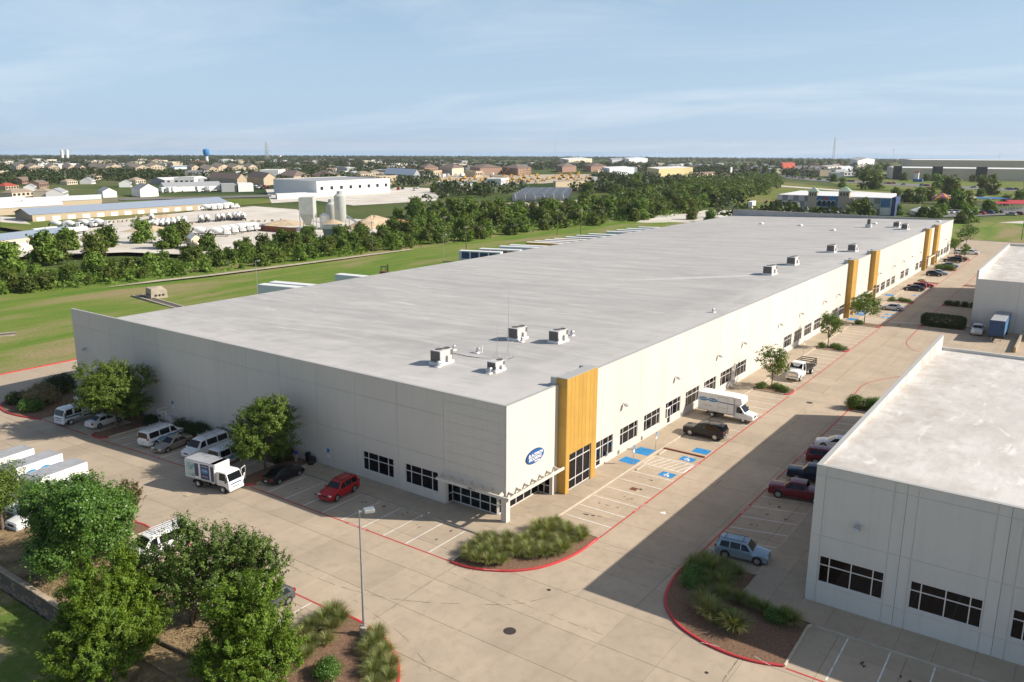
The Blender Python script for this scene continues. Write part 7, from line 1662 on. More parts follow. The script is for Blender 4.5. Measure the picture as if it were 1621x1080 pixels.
# entertainment centre past the end of the warehouse
M['checker_a'] = mat('checker_dark', (0.24, 0.235, 0.24), .8); M['checker_b'] = mat('checker_pale', (0.50, 0.48, 0.47), .8); M['fun_blue'] = mat('facade_blue', (0.05, 0.17, 0.34), .7); M['fun_navy'] = mat('facade_navy', (0.02, 0.05, 0.14), .7); M['copper'] = mat('green_copper_roof', (0.32, 0.40, 0.32), .7); M['tan_stone'] = mat('tan_stone', (0.45, 0.37, 0.28), .85)
pa, pb, pl = Vector((441.6,119.8)), Vector((446.0,61.2)), Vector((553,141)); u = (pb-pa).normalized(); n = Vector((u.y, -u.x)); n = n if n.x < 0 else -n; LE = (pb-pa).length
T = thing('entertainment_centre', 'grey checkered hall with a blue arched front and two green capped turrets', 'building', (pa.x, pa.y, GZ), math.atan2(u.y, u.x))
s_ = 1 if Vector((-u.y, u.x)).dot(n) < 0 else -1        # local y grows away from the camera when s_ = 1
def eb(nm, x0, x1, y0, y1, z0, z1, m, par=None): q = MB(); a, c = sorted((y0*s_, y1*s_)); q.box(x0, x1, a, c, z0, z1); return part(nm, q, m, par or T)
eb('hall', 0.3, LE, 0.3, 60, -1, 9.6, M['checker_b']); eb('roof', .5, LE-.2, .5, 59.5, 9.6, 9.8, M['roof_white'])
for i in range(int(LE*.40/3.2)):
    for j in range(3): eb('checker_panel', 3.2*i, 3.2*i+3.2, 0, .29, 3.2*j, 3.2*j+3.2, M['checker_a'] if (i+j) % 2 else M['checker_b'])
for i in range(int(LE*.22/3.2)):
    for j in range(3): x = LE*.76+3.2*i; eb('checker_panel', x, x+3.2, 0, .29, 3.2*j, 3.2*j+3.2, M['checker_a'] if (i+j) % 2 else M['checker_b'])
fb = eb('blue_front', LE*.36, LE*.60, -2.2, .28, 0, 9.9, M['fun_blue'])
for i in range(5):
    x = LE*(.385+.043*i); q = MB(); f = [(x-1.0, -2.28*s_, 4.2), (x+1.0, -2.28*s_, 4.2)]+[(x+1.0*math.cos(math.pi*t/8), -2.28*s_, 6.4+1.0*math.sin(math.pi*t/8)) for t in range(9)]; q.poly(f if s_ > 0 else f[::-1]); aw = part('arched_window', q, M['far_window'], T)
    q = MB(); q.path([(x+1.15*math.cos(math.pi*t/8), -2.3*s_, 6.4+1.15*math.sin(math.pi*t/8)) for t in range(9)], [.16]*9, 4); part('arch_trim', q, M['white'], aw)
eb('sign_board', LE*.455, LE*.505, -2.4, -2.21, 7.9, 9.3, M['red_wall']); eb('entrance_canopy', LE*.34, LE*.62, -4.5, -2.21, 3.2, 3.7, M['tan_stone']); eb('entrance', LE*.36, LE*.60, -2.35, -2.21, .1, 3.1, M['fun_navy'])
for x0, w, zt in ((LE*.315, 5.0, 12.2), (LE*.60, 6.0, 12.8)):
    eb('turret', x0, x0+w, -2.5, w-2.5, 0, zt, M['tan_stone'])
    for k in range(3): eb('turret_window', x0+w*(.18+.27*k), x0+w*(.30+.27*k), -2.6, -2.51, zt-2.6, zt-.8, M['far_window'])
    q = MB(); cx, cy = x0+w/2, (w/2-2.5)*s_; e = w*.62; q.poly([(cx-e, cy-e, zt), (cx+e, cy-e, zt), (cx, cy, zt+2.8)]); q.poly([(cx+e, cy-e, zt), (cx+e, cy+e, zt), (cx, cy, zt+2.8)]); q.poly([(cx+e, cy+e, zt), (cx-e, cy+e, zt), (cx, cy, zt+2.8)]); q.poly([(cx-e, cy+e, zt), (cx-e, cy-e, zt), (cx, cy, zt+2.8)]); part('turret_roof', q, M['copper'], T)
eb('round_bay', LE*.66, LE*.75, -2.0, .28, 0, 9.2, M['tan_stone']); eb('white_wing', LE*.985, LE+5, -1, 22, 0, 9.9, M['white_wall']); eb('blue_fin', LE+5.01, LE+7, -2, 18, 0, 10.2, M['fun_navy'])
eb('navy_panel', LE*.985+.2, LE*.985+5, -1.2, -1.01, 4.5, 9.4, M['fun_blue'])
mid = pa+(pb-pa)*.5-n*20; EXC.append((mid.x, mid.y, 55))
# carousel tent and canopies
M['tent_o'] = mat('tent_orange', (0.62, 0.26, 0.03), .7); M['tent_p'] = mat('tent_purple', (0.22, 0.05, 0.20), .7); M['canopy_red'] = mat('canopy_red', (0.42, 0.03, 0.035), .7); M['canopy_blue'] = mat('canopy_blue', (0.03, 0.13, 0.32), .7)
p = (583,51); T = thing('carousel_tent', 'striped orange and purple round tent in the amusement park', 'tent', (*p, GZ)); EXC.append((*p, 14))
for k in range(12):
    a0, a1 = 2*math.pi*k/12, 2*math.pi*(k+1)/12; q = MB(); q.poly([(7*math.cos(a0), 7*math.sin(a0), 4.2), (7*math.cos(a1), 7*math.sin(a1), 4.2), (0, 0, 7.6)]); q.poly([(7*math.cos(a0), 7*math.sin(a0), 3.6), (7*math.cos(a1), 7*math.sin(a1), 3.6), (7*math.cos(a1), 7*math.sin(a1), 4.2), (7*math.cos(a0), 7*math.sin(a0), 4.2)]); part('tent_panel', q, M['tent_o'] if k % 2 else M['tent_p'], T)
for k in range(6): q = MB(); a = math.pi*k/3; q.tube((6.6*math.cos(a), 6.6*math.sin(a), 0), (6.6*math.cos(a), 6.6*math.sin(a), 3.7), .15, n=6); part('pole', q, M['white'], T)
def shade(label, p, L_, W_, h, rot, m):
    T = thing('shade_canopy', label, 'canopy', (*p, GZ), rad(rot), 'amusement park canopies'); EXC.append((*p, L_*.6))
    q = MB(); q.hexa([(-L_/2, -W_/2, h), (L_/2, -W_/2, h), (L_/2, W_/2, h+.8), (-L_/2, W_/2, h+.8), (-L_/2, -W_/2, h+.25), (L_/2, -W_/2, h+.25), (L_/2, W_/2, h+1.05), (-L_/2, W_/2, h+1.05)]); part('canopy_cloth', q, m, T)
    for x in np.linspace(-L_/2+.5, L_/2-.5, 5):
        for y in (-W_/2+.4, W_/2-.4): q = MB(); q.tube((x, y, 0), (x, y, h+.1), .12, n=6); part('post', q, M['white'], T)
shade('long red canopy over the go kart area', (539.7,9.3), 26, 8, 4.0, -62, M['canopy_red']); shade('blue canopy behind the red one', (591,21), 20, 6, 4.2, -62, M['canopy_blue']); shade('second red canopy at the picture edge', (559.3,2.7), 16, 7, 4.4, -62, M['canopy_red'])
# towers on the skyline
def lattice(label, p, h, w, arms=3):
    T = thing('lattice_tower', label, 'tower', (*p, tz(*p))); b = MB(); nseg = 9
    f = lambda t: w*(1-t*.72)
    for s1, s2 in ((-1, -1), (1, -1), (1, 1), (-1, 1)): b.tube((s1*w/2, s2*w/2, 0), (s1*f(1)/2, s2*f(1)/2, h), w*.045, w*.03, 5)
    part('leg_frame', b, M['steel'], T); b = MB()
    for k in range(nseg):
        t0, t1 = k/nseg, (k+1)/nseg
        for (a, c), (d, e) in zip(((-1, -1), (1, -1), (1, 1), (-1, 1)), ((1, -1), (1, 1), (-1, 1), (-1, -1))):
            b.tube((a*f(t0)/2, c*f(t0)/2, h*t0), (d*f(t1)/2, e*f(t1)/2, h*t1), w*.026, n=4); b.tube((d*f(t0)/2, e*f(t0)/2, h*t0), (a*f(t1)/2, c*f(t1)/2, h*t1), w*.026, n=4)
    part('bracing', b, M['steel'], T)
    for k in range(arms):
        z = h*(.97-.14*k); q = MB(); q.box(-w*.55, w*.55, -w*.12, w*.12, z-h*.012, z+h*.012); part('antenna_arm', q, M['steel'], T)
    return T
lattice('tall grey lattice tower with antenna arms above the right skyline', (6742,1742), 176.9, 15, 4); lattice('faint lattice tower on the skyline right of the water tower', (2571,3302), 84.8, 16, 2)
def monopole(label, p, h, r=.5, top=True):
    T = thing('monopole', label, 'mast', (*p, tz(*p))); b = MB(); b.tube((0, 0, 0), (0, 0, h), r, r*.5, 6); part('mast_tube', b, M['steel'], T)
    if top:
        for k in range(2): q = MB(); q.cbox(-r*3, r*3, -r*3, r*3, h-4*r-k*9*r, h-k*9*r, .1); part('antenna_cluster', q, M['steel'], T)
monopole('thin radio mast rising highest from the middle skyline', (4695,3005), 164.0, .8, False); monopole('short antenna pole right of the hotel', (5700,1103), 78.1, .9); monopole('slim pole at the far right skyline', (5602,505), 64.7, .9, False)
T = thing('water_tower', 'water tower with a blue bowl on a pale column', 'water tower', (*(1111,1662), tz(*(1111,1662)))); hw = 36.9
b = MB(); b.lathe([(4.4, 0), (3.6, hw*.35), (3.6, hw*.62)], 14); part('column', b, M['white_wall'], T, smooth=True); M['tank_blue'] = mat('tank_blue', (0.03, 0.22, 0.52), .5)
b = MB(); b.lathe([(3.6, hw*.55), (6.5, hw*.66), (7.4, hw*.80), (7.2, hw*.94), (5.0, hw), (.1, hw*1.02)], 18); part('tank', b, M['tank_blue'], T, smooth=True)
for u_, lb in ((0, 'white cylindrical tank on the left skyline, nearer the camera'), (1, 'white cylindrical tank partly behind the other on the skyline')):
    p = [(1440,2991), (1948,3972)][u_]; h = [38.1, 43.4][u_]; b = MB(); r = [4.9, 7.5][u_]; b.lathe([(r, 0), (r, h-1), (r*.7, h), (.1, h+.4)], 16); T = thing('storage_tank', lb, 'tank', (*p, tz(*p)), 0, 'tanks on the skyline'); part('shell', b, M['white_wall'], T, smooth=True); b = MB(); b.lathe([(r*1.04, h-1.6), (r*1.04, h-1.2)], 16); part('rim', b, M['grey_wall'], T)
b = MB(); p = (2787,3475); h = 20.6; b.lathe([(8.5, 0), (8.5, h-1), (5, h), (.1, h+.5)], 16); T = thing('storage_tank', 'squat cream tank on the skyline by the lattice tower', 'tank', (*p, tz(*p)), 0, 'tanks on the skyline'); part('shell', b, M['cream'], T, smooth=True); b = MB(); b.lathe([(8.8, 0), (8.8, 1)], 16); part('base', b, M['grey_wall'], T)
# price sign and other pylons
T = thing('pylon_sign', 'white and orange roadside price sign beyond the trees', 'sign', (*(1017,370), GZ)); hh = 13.1
b = MB(); b.box(-2.2, 2.2, -.8, .8, 0, hh*.5); part('base', b, M['orange_wall'], T); b = MB(); b.box(-2.8, 2.8, -.7, .7, hh*.52, hh); part('panel', b, M['white_wall'], T); b = MB(); b.box(-2.86, -2.81, -.45, .45, hh*.66, hh*.86); part('logo', b, M['canopy_blue'], T)
T = thing('pylon_sign', 'white pylon sign with a red cap in front of the distribution building', 'sign', (*(1024,145), GZ)); hh = 11.7
b = MB(); b.box(-2.2, 2.2, -2.2, 2.2, 0, hh*.9); part('panel', b, M['white_wall'], T); b = MB(); b.box(-2.4, 2.4, -2.4, 2.4, hh*.9, hh); part('cap', b, M['canopy_red'], T); b = MB(); b.box(-4, 4, -7, 3, 0, hh*.28); part('screen', b, M['canopy_blue'], T)
# concrete plant
M['plant_grey'] = mat('plant_grey_steel', (0.42, 0.44, 0.40), .7, var=.08, scale=.5); M['sand'] = mat('sand_pile', (0.46, 0.36, 0.24), 1.0, var=.2, scale=.35); M['red_soil'] = mat('red_soil_pile', (0.36, 0.185, 0.10), 1.0, var=.2, scale=.35); M['rust'] = mat('rust_red', (0.24, 0.075, 0.04), .8)
p = (185.1,241.7); hs = 14.8; T = thing('batch_plant', 'grey concrete batching hopper on legs beside a white tank', 'concrete plant', (*p, GZ), rad(40))
b = MB(); w = 4.6; b.loft([[(-w, -3, hs*.52), (w, -3, hs*.52), (w, 3, hs*.52), (-w, 3, hs*.52)], [(-w, -3, hs), (w, -3, hs), (w, 3, hs), (-w, 3, hs)]]); part('hopper', b, M['plant_grey'], T)
b = MB(); b.loft([[(-1.2, -1.2, hs*.18), (1.2, -1.2, hs*.18), (1.2, 1.2, hs*.18), (-1.2, 1.2, hs*.18)], [(-w, -3, hs*.52), (w, -3, hs*.52), (w, 3, hs*.52), (-w, 3, hs*.52)]], caps=False); part('cone', b, M['plant_grey'], T)
for x in (-w+.2, w-.2):
    for y in (-2.8, 2.8): q = MB(); q.tube((x, y, 0), (x, y, hs*.53), .22, n=6); part('leg', q, M['steel'], T)
for x in (-w, 0, w): q = MB(); q.tube((x, -3, hs), (x, -3, hs+1.3), .07, n=5); q.tube((x, -3, hs+1.2), (w if x < w else -w, -3, hs+1.2), .05, n=5); part('guard_rail', q, M['steel'], T)
b = MB(); b.lathe([(2.2, 0), (2.2, 6.2), (1.2, 7.2), (.1, 7.4)], 14, (7.5, -6, 0)); part('water_tank', b, M['white_wall'], T, smooth=True)
for P_, r, v, lb in (((540, 362), 2.6, 306.5, 'taller pale cement silo behind the batching hopper'), ((527, 360), 2.3, 318, 'shorter grey cement silo beside the taller one')):
    pp, h = ([(197.8,235.0), (199.4,242.5)][0], 15.9) if P_[0] == 540 else ((199.4,242.5), 11.9)
    b = MB(); b.lathe([(.7, 2.2), (r, 5), (r, h-1), (r*.6, h), (.1, h+.3)], 14); S_ = thing('cement_silo', lb, 'silo', (*pp, GZ), 0, 'cement silos'); part('shell', b, M['plant_grey'], S_, smooth=True)
    for k in range(4): q = MB(); a = math.pi/4+math.pi/2*k; q.tube((r*.8*math.cos(a), r*.8*math.sin(a), 0), (r*.9*math.cos(a), r*.9*math.sin(a), 6), .18, n=5); part('leg', q, M['steel'], S_)
    q = MB(); q.cbox(-1, 1, -1, 1, h, h+1.2, .1); part('filter', q, M['steel'], S_)
b = MB(); pa_, pb_ = (226.8,272.5), (193.7,213.1); T = thing('conveyor', 'sloping conveyor running down from the silos to the sand pile', 'conveyor', (*pa_, GZ)); dv = Vector((pb_[0]-pa_[0], pb_[1]-pa_[1])); 
b.hexa([(0, -.6, 7.4), (dv.x, dv.y-.6, .8), (dv.x, dv.y+.6, .8), (0, .6, 7.4), (0, -.6, 8), (dv.x, dv.y-.6, 1.4), (dv.x, dv.y+.6, 1.4), (0, .6, 8)]); part('belt', b, M['steel'], T)
for t in (.15, .5, .8): q = MB(); q.tube((dv.x*t, dv.y*t, 0), (dv.x*t, dv.y*t, 7.4-6.6*t), .2, n=5); part('leg', q, M['steel'], T)
T = thing('hopper_bin', 'low ribbed grey bin full of sand in front of the silos', 'bin', (*(168.8,208.1), GZ), rad(38)); b = MB(); b.loft([[(-4, -2.6, .3), (4, -2.6, .3), (4, 2.6, .3), (-4, 2.6, .3)], [(-5.2, -3.4, 4.6), (5.2, -3.4, 4.6), (5.2, 3.4, 4.6), (-5.2, 3.4, 4.6)], [(-5.2, -3.4, 6.4), (5.2, -3.4, 6.4), (5.2, 3.4, 6.4), (-5.2, 3.4, 6.4)]]); part('shell', b, M['plant_grey'], T)
for k in range(5): q = MB(); q.box(-5.28, 5.28, -3.48, -3.40, 1.6+k, 1.68+k); part('rib', q, M['steel'], T)
b = MB(); b.lathe([(4.6, 6.3), (2.4, 7.4), (.1, 8)], 12); part('sand', b, M['sand'], T, smooth=True)
def pile(label, p, rx, ry, h, m, seed):
    r_ = np.random.default_rng(seed); b = MB(); n = 22; rings = []; ph = r_.uniform(0, 6, 3)
    for t in (1.0, .8, .6, .4, .2, .05): rings.append([(rx*t*(1+.12*math.sin(3*a+ph[0])+.08*math.sin(5*a+ph[1]))*math.cos(a), ry*t*(1+.12*math.sin(3*a+ph[0]))*math.sin(a), h*(1-t**1.15)*(1+.08*math.sin(7*a+t*9))-.3) for a in np.linspace(0, 2*math.pi, n, endpoint=False)])
    b.loft(rings); solid('material_pile', b, m, label, 'pile', (*p, GZ), 0, None, True); EXC.append((*p, max(rx, ry)))
pile('long pale sand pile behind the conveyor', (217.8,234.4), 19, 11, 5.5, M['sand'], 1); pile('reddish soil pile at the end of the sand pile', (218.5,218.7), 11, 9, 4.6, M['red_soil'], 2); pile('low tan sand heap in the yard near the parked trees', (142.8,297.0), 13, 8, 2.6, M['sand'], 3); pile('wide low gravel heap by the rust red wall', (198.3,274.3), 17, 10, 2.6, M['sand'], 4); pile('rubble heap beside the second mixer row', (183.9,349.5), 12, 7, 2.4, M['sand'], 5)
b = MB(); pa_, pb_ = (171.9,258.1), (172.8,235.1); d = Vector((pb_[0]-pa_[0], pb_[1]-pa_[1])); b.hexa([(0, 0, -.5), (d.x, d.y, -.5), (d.x, d.y+.6, -.5), (0, .6, -.5), (0, 0, 2.6), (d.x, d.y, 2.6), (d.x, d.y+.6, 2.6), (0, .6, 2.6)]); solid('bunker_wall', b, M['rust'], 'rust red bunker wall in the concrete yard', 'wall', (*pa_, GZ))
bld('small tan hut with a pale roof in the concrete yard', (115.7,227.2), (112.9,219.9), (117.8,221.4), 4.0, M['cream'], M['roof_white'], 'gable', doors=1)
# concrete mixers
def mixer_proto():
    T = thing('mixer_truck', 'white drum concrete mixer parked in the yard rows', 'mixer truck', (0, 0, GZ), 0, 'parked concrete mixers')
    b = MB(); b.cbox(2.6, 4.4, -1.2, 1.2, .8, 2.9, .15); b.cbox(4.3, 5.2, -1.0, 1.0, .8, 1.9, .15); part('cab', b, PAINT['white'], T)
    b = MB(); b.box(4.28, 4.42, -1.05, 1.05, 1.9, 2.7); part('windshield', b, M['autoglass'], T)
    b = MB(); ax = Vector((-1, 0, .22)).normalized(); rings = []
    for t, r in ((0, .5), (.8, 1.05), (2.2, 1.35), (3.4, 1.25), (5.0, .6), (5.3, .5)):
        c = Vector((2.3, 0, 1.9))+ax*t; e1 = Vector((0, 1, 0)); e2 = ax.cross(e1); rings.append([c+e1*r*math.cos(2*math.pi*k/12)+e2*r*math.sin(2*math.pi*k/12) for k in range(12)])
    b.loft(rings); part('drum', b, M['box_white'], T, smooth=50)
    b = MB(); b.box(-3.6, 4.6, -.5, .5, .6, .95); b.tube((-3.0, 0, 2.6), (-3.9, 0, 1.3), .3, n=6); part('frame', b, M['dark_steel'], T)
    for x in (3.6, -1.2, -2.5):
        for s in (-1, 1): wheel(T, x, s*1.0, .52, .4, 'steel')
    return T
mx = mixer_proto(); first = True
MIX = [((95, 363.5), 38)]
ROWS = [([(122.3,334.2), (125.8,329.9), (132.7,330.8), (137.3,332.4), (138.2,328.7)], -50), ([(143.5,259.7), (146.3,252.2), (152.9,256.0), (158.1,257.9), (163.4,259.9), (167.0,259.9), (170.4,260.1)], -40), ([(228,378), (232,378), (237,379), (243,381), (246,381)], -40),
        ([(147.9,306.9), (151.3,307.5), (154.4,308.5), (157.6,309.6), (160.8,310.6), (164.0,311.7), (167.4,312.8), (171.1,313.4)], 60), ([(179.9,313.4), (183.9,314.1), (192.8,314.5), (197.0,315.2), (201.2,315.9), (205.2,317.1), (171.2,341.2), (189.2,313.1)], 55), ([(146.3,301.8), (148.8,301.0), (152.1,301.7), (155.3,302.5), (158.7,303.2), (162.0,304.0), (198.6,310.3), (201.5,309.6)], 60)]
RN = ['in the row beside the tan storage building', 'in the front row at the end of the yard', 'in the far row under the long storage building', 'in the crowded middle row of the yard', 'in the scattered back row of the yard', 'in the second crowded row of the yard']
for k, (pts, hd) in enumerate(ROWS):
    for (x, y) in pts:
        lb = 'white drum concrete mixer %s' % RN[k]
        if first: mx.location = (x, y, GZ+.18); mx.rotation_euler = (0, 0, rad(hd)); mx['label'] = lb; mx['group'] = 'mixers '+RN[k]; first = False
        else: copy_tree(mx, (x, y, GZ+.18), rad(hd+RND.uniform(-4, 4)), lb, 'mixers '+RN[k])
# trailers at the rear dock, poles, field structures
def trailer_proto():
    T = thing('box_trailer', 'white box trailer', 'trailer', (0, 0, GZ)); b = MB(); b.cbox(-7, 7, -1.28, 1.28, 1.1, 4.05, .05); part('trailer_box', b, M['box_white'], T)
    b = MB(); b.cbox(-6.95, 6.95, -1.2, 1.2, 4.03, 4.09, .03); part('roof', b, M['box_white'], T); b = MB(); b.box(-6.6, 5, -.5, .5, .8, 1.1); part('axle_frame', b, M['dark_steel'], T)
    for x in (-5.5, -4.3):
        for s in (-1, 1): wheel(T, x, s*.95, .5, .5, 'steel')
    for y in (-.7, .7): b = MB(); b.box(4.4, 4.55, y-.07, y+.07, 0, 1.1); part('landing_leg', b, M['steel'], T)
    return T
tp = trailer_proto()
TR = [(66.4, 112.6, -78, 'grey sided box trailer nearest the shaded corner behind the roof edge', 'bluegrey'), (70.2, 113.4, -78, 'second box trailer close beside the nearest one', 'white'), (88.2, 110.2, -82, 'lone white box trailer behind the roof edge before the forklift', 'white'), (148, 117.5, -72, 'white trailer with dark pictures at the foot of the utility pole', 'white'), (156, 115.6, -72, 'white trailer with a red picture next to the pictured one', 'white'), (165.5, 114.6, -72, 'plain white trailer with a red logo behind the roof', 'white'), (170.5, 114.0, -72, 'second plain white trailer in the pair', 'white'),
      (180.6, 114.2, -75, 'yellow box trailer, nearer of the yellow ones', 'yellowt'), (185.2, 114, -75, 'second yellow box trailer', 'yellowt'), (191, 113.4, -75, 'white trailer between yellow trailers', 'white'), (196.5, 113.2, -75, 'yellow trailer beyond the white one', 'yellowt'), (204, 112.8, -75, 'white trailer half hidden behind the roof edge', 'white'), (211, 112.6, -75, 'dark blue trailer beyond the yellow ones', 'navyt'), (219, 112, -75, 'blue grey trailer with a white end', 'bluegrey'), (232, 111.4, -75, 'striped grey trailer far along the dock', 'bluegrey'), (240, 111, -75, 'white trailer in the farthest group', 'white'), (248, 110.8, -75, 'next to last white trailer of the dock row', 'white'), (257, 110, -75, 'last white trailer of the dock row', 'white')]
M['yellow_t'] = mat('trailer_yellow', (0.56, 0.30, 0.02), .5); M['t_navy'] = mat('trailer_navy', (0.02, 0.05, 0.12), .5)
for k, (x, y, hd, lb, c) in enumerate(TR):
    o = tp if k == 0 else copy_tree(tp); o.location = (x, y, GZ); o.rotation_euler = (0, 0, rad(hd)); o['label'] = lb; o['group'] = 'box trailers at the rear dock'
    if c != 'white':
        for ch in o.children:
            if ch.name.startswith('trailer_box'):
                ch.data = ch.data.copy(); ch.data.materials[0] = {'bluegrey': M['bluegrey'], 'yellowt': M['yellow_t'], 'navyt': M['t_navy']}[c]
    if k in (3, 4): 
        b = MB(); 
        for i in range(4): b.box(-6+3.1*i, -3.4+3.1*i, 1.282, 1.296, 1.6, 3.7)
        bx = [ch for ch in o.children if ch.name.startswith('trailer_box')][0]
        part('picture_panel', b, [M['fun_navy'], M['rust']][k-3], bx).scale = (1, -1, 1) if True else None
b = MB(); b.box(-30, 262, 98.7, 126, GZ-.35, -1.345); fix = structure('dock_court', b, M['yard'])
def pole(label, x, y, h, arm=True, m='steel', z=GZ, r=.11, base=False, cross=False, lamp=True):
    T = thing('light_pole' if lamp else 'utility_pole', label, 'pole', (x, y, z)); b = MB(); b.tube((0, 0, .02), (0, 0, h), r, r*.6, 8); part('pole', b, M[m], T)
    if base: q = MB(); q.lathe([(.33, -.3), (.33, .82), (.28, .86)], 14); part('concrete_base', q, M['kerb'], T)
    if lamp: q = MB(); q.box(-.04, .35, -.04, .04, h-.16, h-.06); q.cbox(.30, 1.05, -.30, .30, h-.20, h+.06, .04); part('lamp_head', q, M['steel'], T, rot=(0, 0, rad(-35)))
    if cross: q = MB(); q.box(-1.2, 1.2, -.06, .06, h-.7, h-.55); part('crossarm', q, M['bark'], T); 
    if cross:
        for xx in (-1.1, -.4, .4, 1.1): q = MB(); q.lathe([(.05, h-.55), (.08, h-.42), (.02, h-.3)], 6, (xx, 0, 0)); part('insulator', q, M['white'], T)
    return T
pole('tall grey light pole on a concrete base on the lamp island', -20.85, -2.45, 9.85, z=-.12, r=.10, base=True)
pole('slim light pole at the near end of the rear court', 70.4, 128.2, 8.3, r=.09); pole('slim light pole midway along the rear court', 142.3, 128, 9.1, r=.09); pole('wooden utility pole by the pictured trailers', 152.5, 127, 11.2, m='bark', r=.16, cross=True, lamp=False)
pole('wooden utility pole near the far dock trailers', 232, 131, 12, m='bark', r=.16, cross=True, lamp=False); pole('dark light pole on the grass past the far corner', 330, -16, 10.5, m='dark_steel', r=.14, lamp=True); pole('second dark light pole beside the far road', 352, 6, 10, m='dark_steel', r=.14)
for k, (x, y, h) in enumerate((((369.2,127.8), 0, 0), ((239.3,147.0), 0, 0), ((181.1,160.1), 0, 0), ((147.6,165.1), 0, 0))):
    x, y = x; pole(['leaning utility pole by the creek', 'utility pole among the creek trees', 'utility pole behind the creek belt', 'utility pole near the batching plant'][k], x, y, 11, m='bark', r=.15, cross=True, lamp=False)
wp = [(152.5, 127, 9.6), (232, 131, 10.4), (330, 150, 10.4)]
for k in (-1.0, 1.0):
    for a, c in zip(wp, wp[1:]):
        b = MB(); n = 8; b.path([(a[0]+(c[0]-a[0])*t/n+k*.3, a[1]+(c[1]-a[1])*t/n+k, a[2]+(c[2]-a[2])*t/n-2.2*(1-(2*t/n-1)**2)) for t in range(n+1)], [.035]*(n+1), 4); solid('power_line', b, M['black'], 'thin sagging power line between the wooden poles by the dock', 'power line', group='power lines by the dock')
# drainage structures in the field
M['field_concrete'] = mat('field_concrete', (0.36, 0.31, 0.24), .95, var=.15, scale=.8, space='World')
T = thing('headwall', 'square concrete inlet box with three round holes in the field', 'inlet box', (52.2, 143.0, -1.1), rad(-8))
b = MB(); b.loft([[(-2.1, -1.6, -.6), (2.1, -1.6, -.6), (2.1, 1.6, -.6), (-2.1, 1.6, -.6)], [(-1.9, -1.5, 2.2), (1.9, -1.5, 1.5), (1.9, 1.5, 2.3), (-1.9, 1.5, 2.3)]]); part('box', b, M['field_concrete'], T)
for y in (-.8, 0, .8): q = MB(); f = [(-2.05, y+.26*math.cos(2*math.pi*k/10), .75+.26*math.sin(2*math.pi*k/10)) for k in range(10)]; q.poly(f[::-1]); part('pipe_mouth', q, M['black'], T); 
for x in (-.9, 0, .9): q = MB(); q.disc((x, -1.66, .55), .28, 'y', 10); part('pipe_mouth', q, M['black'], T)
def channel(label, a, c, w=2.6):
    d = Vector((c[0]-a[0], c[1]-a[1])); L_ = d.length; T = thing('drain_channel', label, 'drain', (a[0], a[1], -1.25), math.atan2(d.y, d.x), 'concrete drain channels')
    for y in (-w/2, w/2-.5): q = MB(); q.box(0, L_, y, y+.5, -.8, .28); part('channel_wall', q, M['field_concrete'], T)
    q = MB(); q.box(0, L_, -w/2+.5, w/2-.5, -.8, .16); part('channel_floor', q, M['dark_gap'], T)
channel('long concrete drain channel leading from the inlet box to the rear court', (50.5, 149.0), (47.0, 124.0)); channel('dark concrete drain channel at the near end of the field', (-4, 134.5), (12.6, 127.0), 3.2)
# forklift and small things behind the roof
T = thing('forklift', 'dark orange forklift standing on the grass behind the roof edge', 'forklift', (110.6, 123.5, GZ), rad(-60)); b = MB(); b.cbox(-1.2, .9, -.7, .7, .5, 1.4, .1); part('body', b, M['rust'], T)
for x in (-.9, .6):
    for y in (-.65, .65): q = MB(); q.tube((x, y, 1.4), (x*.8, y*.9, 2.7), .06, n=5); part('post', q, M['black'], T)
q = MB(); q.box(-.9, .7, -.7, .7, 2.7, 2.8); part('overhead_guard', q, M['black'], T); q = MB(); q.box(1.0, 1.15, -.5, -.35, .2, 3.4); q.box(1.0, 1.15, .35, .5, .2, 3.4); part('mast', q, M['dark_steel'], T)
for x in (-.8, .6):
    for s in (-1, 1): wheel(T, x, s*.6, .4, .28, 'steel')
# yellow construction machines, each its own
M['machine'] = mat('machine_yellow', (0.60, 0.31, 0.015), .5, rand=.15)
def machine_proto(kind):
    T = thing('construction_machine', 'yellow machine', 'machine', (0, 0, GZ)); b = MB()
    if kind == 0:
        b.cbox(-2.2, 2.2, -1.3, 1.3, 1.2, 2.4, .15); b.cbox(-.2, 1.3, -1.1, .2, 2.4, 3.6, .1); part('body', b, M['machine'], T); b = MB(); b.path([(1.8, .5, 2.2), (4.2, .5, 5.2), (6.6, .5, 3.4), (6.8, .5, 1.2)], [.35, .32, .25, .2], 6); part('boom', b, M['machine'], T); b = MB(); b.cbox(-2.3, 2.3, -1.6, -.9, 0, 1.1, .3); b.cbox(-2.3, 2.3, .9, 1.6, 0, 1.1, .3); part('tracks', b, M['black'], T)
    elif kind == 1:
        b.cbox(-3, 1.8, -1.2, 1.2, 1.0, 2.3, .15); b.cbox(-.6, .9, -1, 1, 2.3, 3.5, .1); part('body', b, M['machine'], T); b = MB(); b.cbox(2.9, 4, -1.5, 1.5, .3, 1.5, .2); b.tube((1.4, .7, 1.9), (3.2, .7, 1), .18, n=5); part('bucket', b, M['machine'], T)
        for x in (-2, 1.1):
            for s in (-1, 1): wheel(T, x, s*1.1, .8, .5, 'steel')
    else:
        b.cbox(-2, 2, -1.2, 1.2, .8, 1.8, .1); part('body', b, M['machine'], T); b = MB(); b.tube((-1.5, 0, 1.8), (5.5, 0, 9.5), .35, .22, 6); part('boom', b, M['orange_wall'], T); b = MB(); b.cbox(5.1, 6.3, -.8, .8, 9.2, 10.4, .05); part('basket', b, M['machine'], T)
        for x in (-1.4, 1.4):
            for s in (-1, 1): wheel(T, x, s*1.1, .55, .4, 'steel')
    return T
protos = [machine_proto(k) for k in range(3)]; used = [False]*3
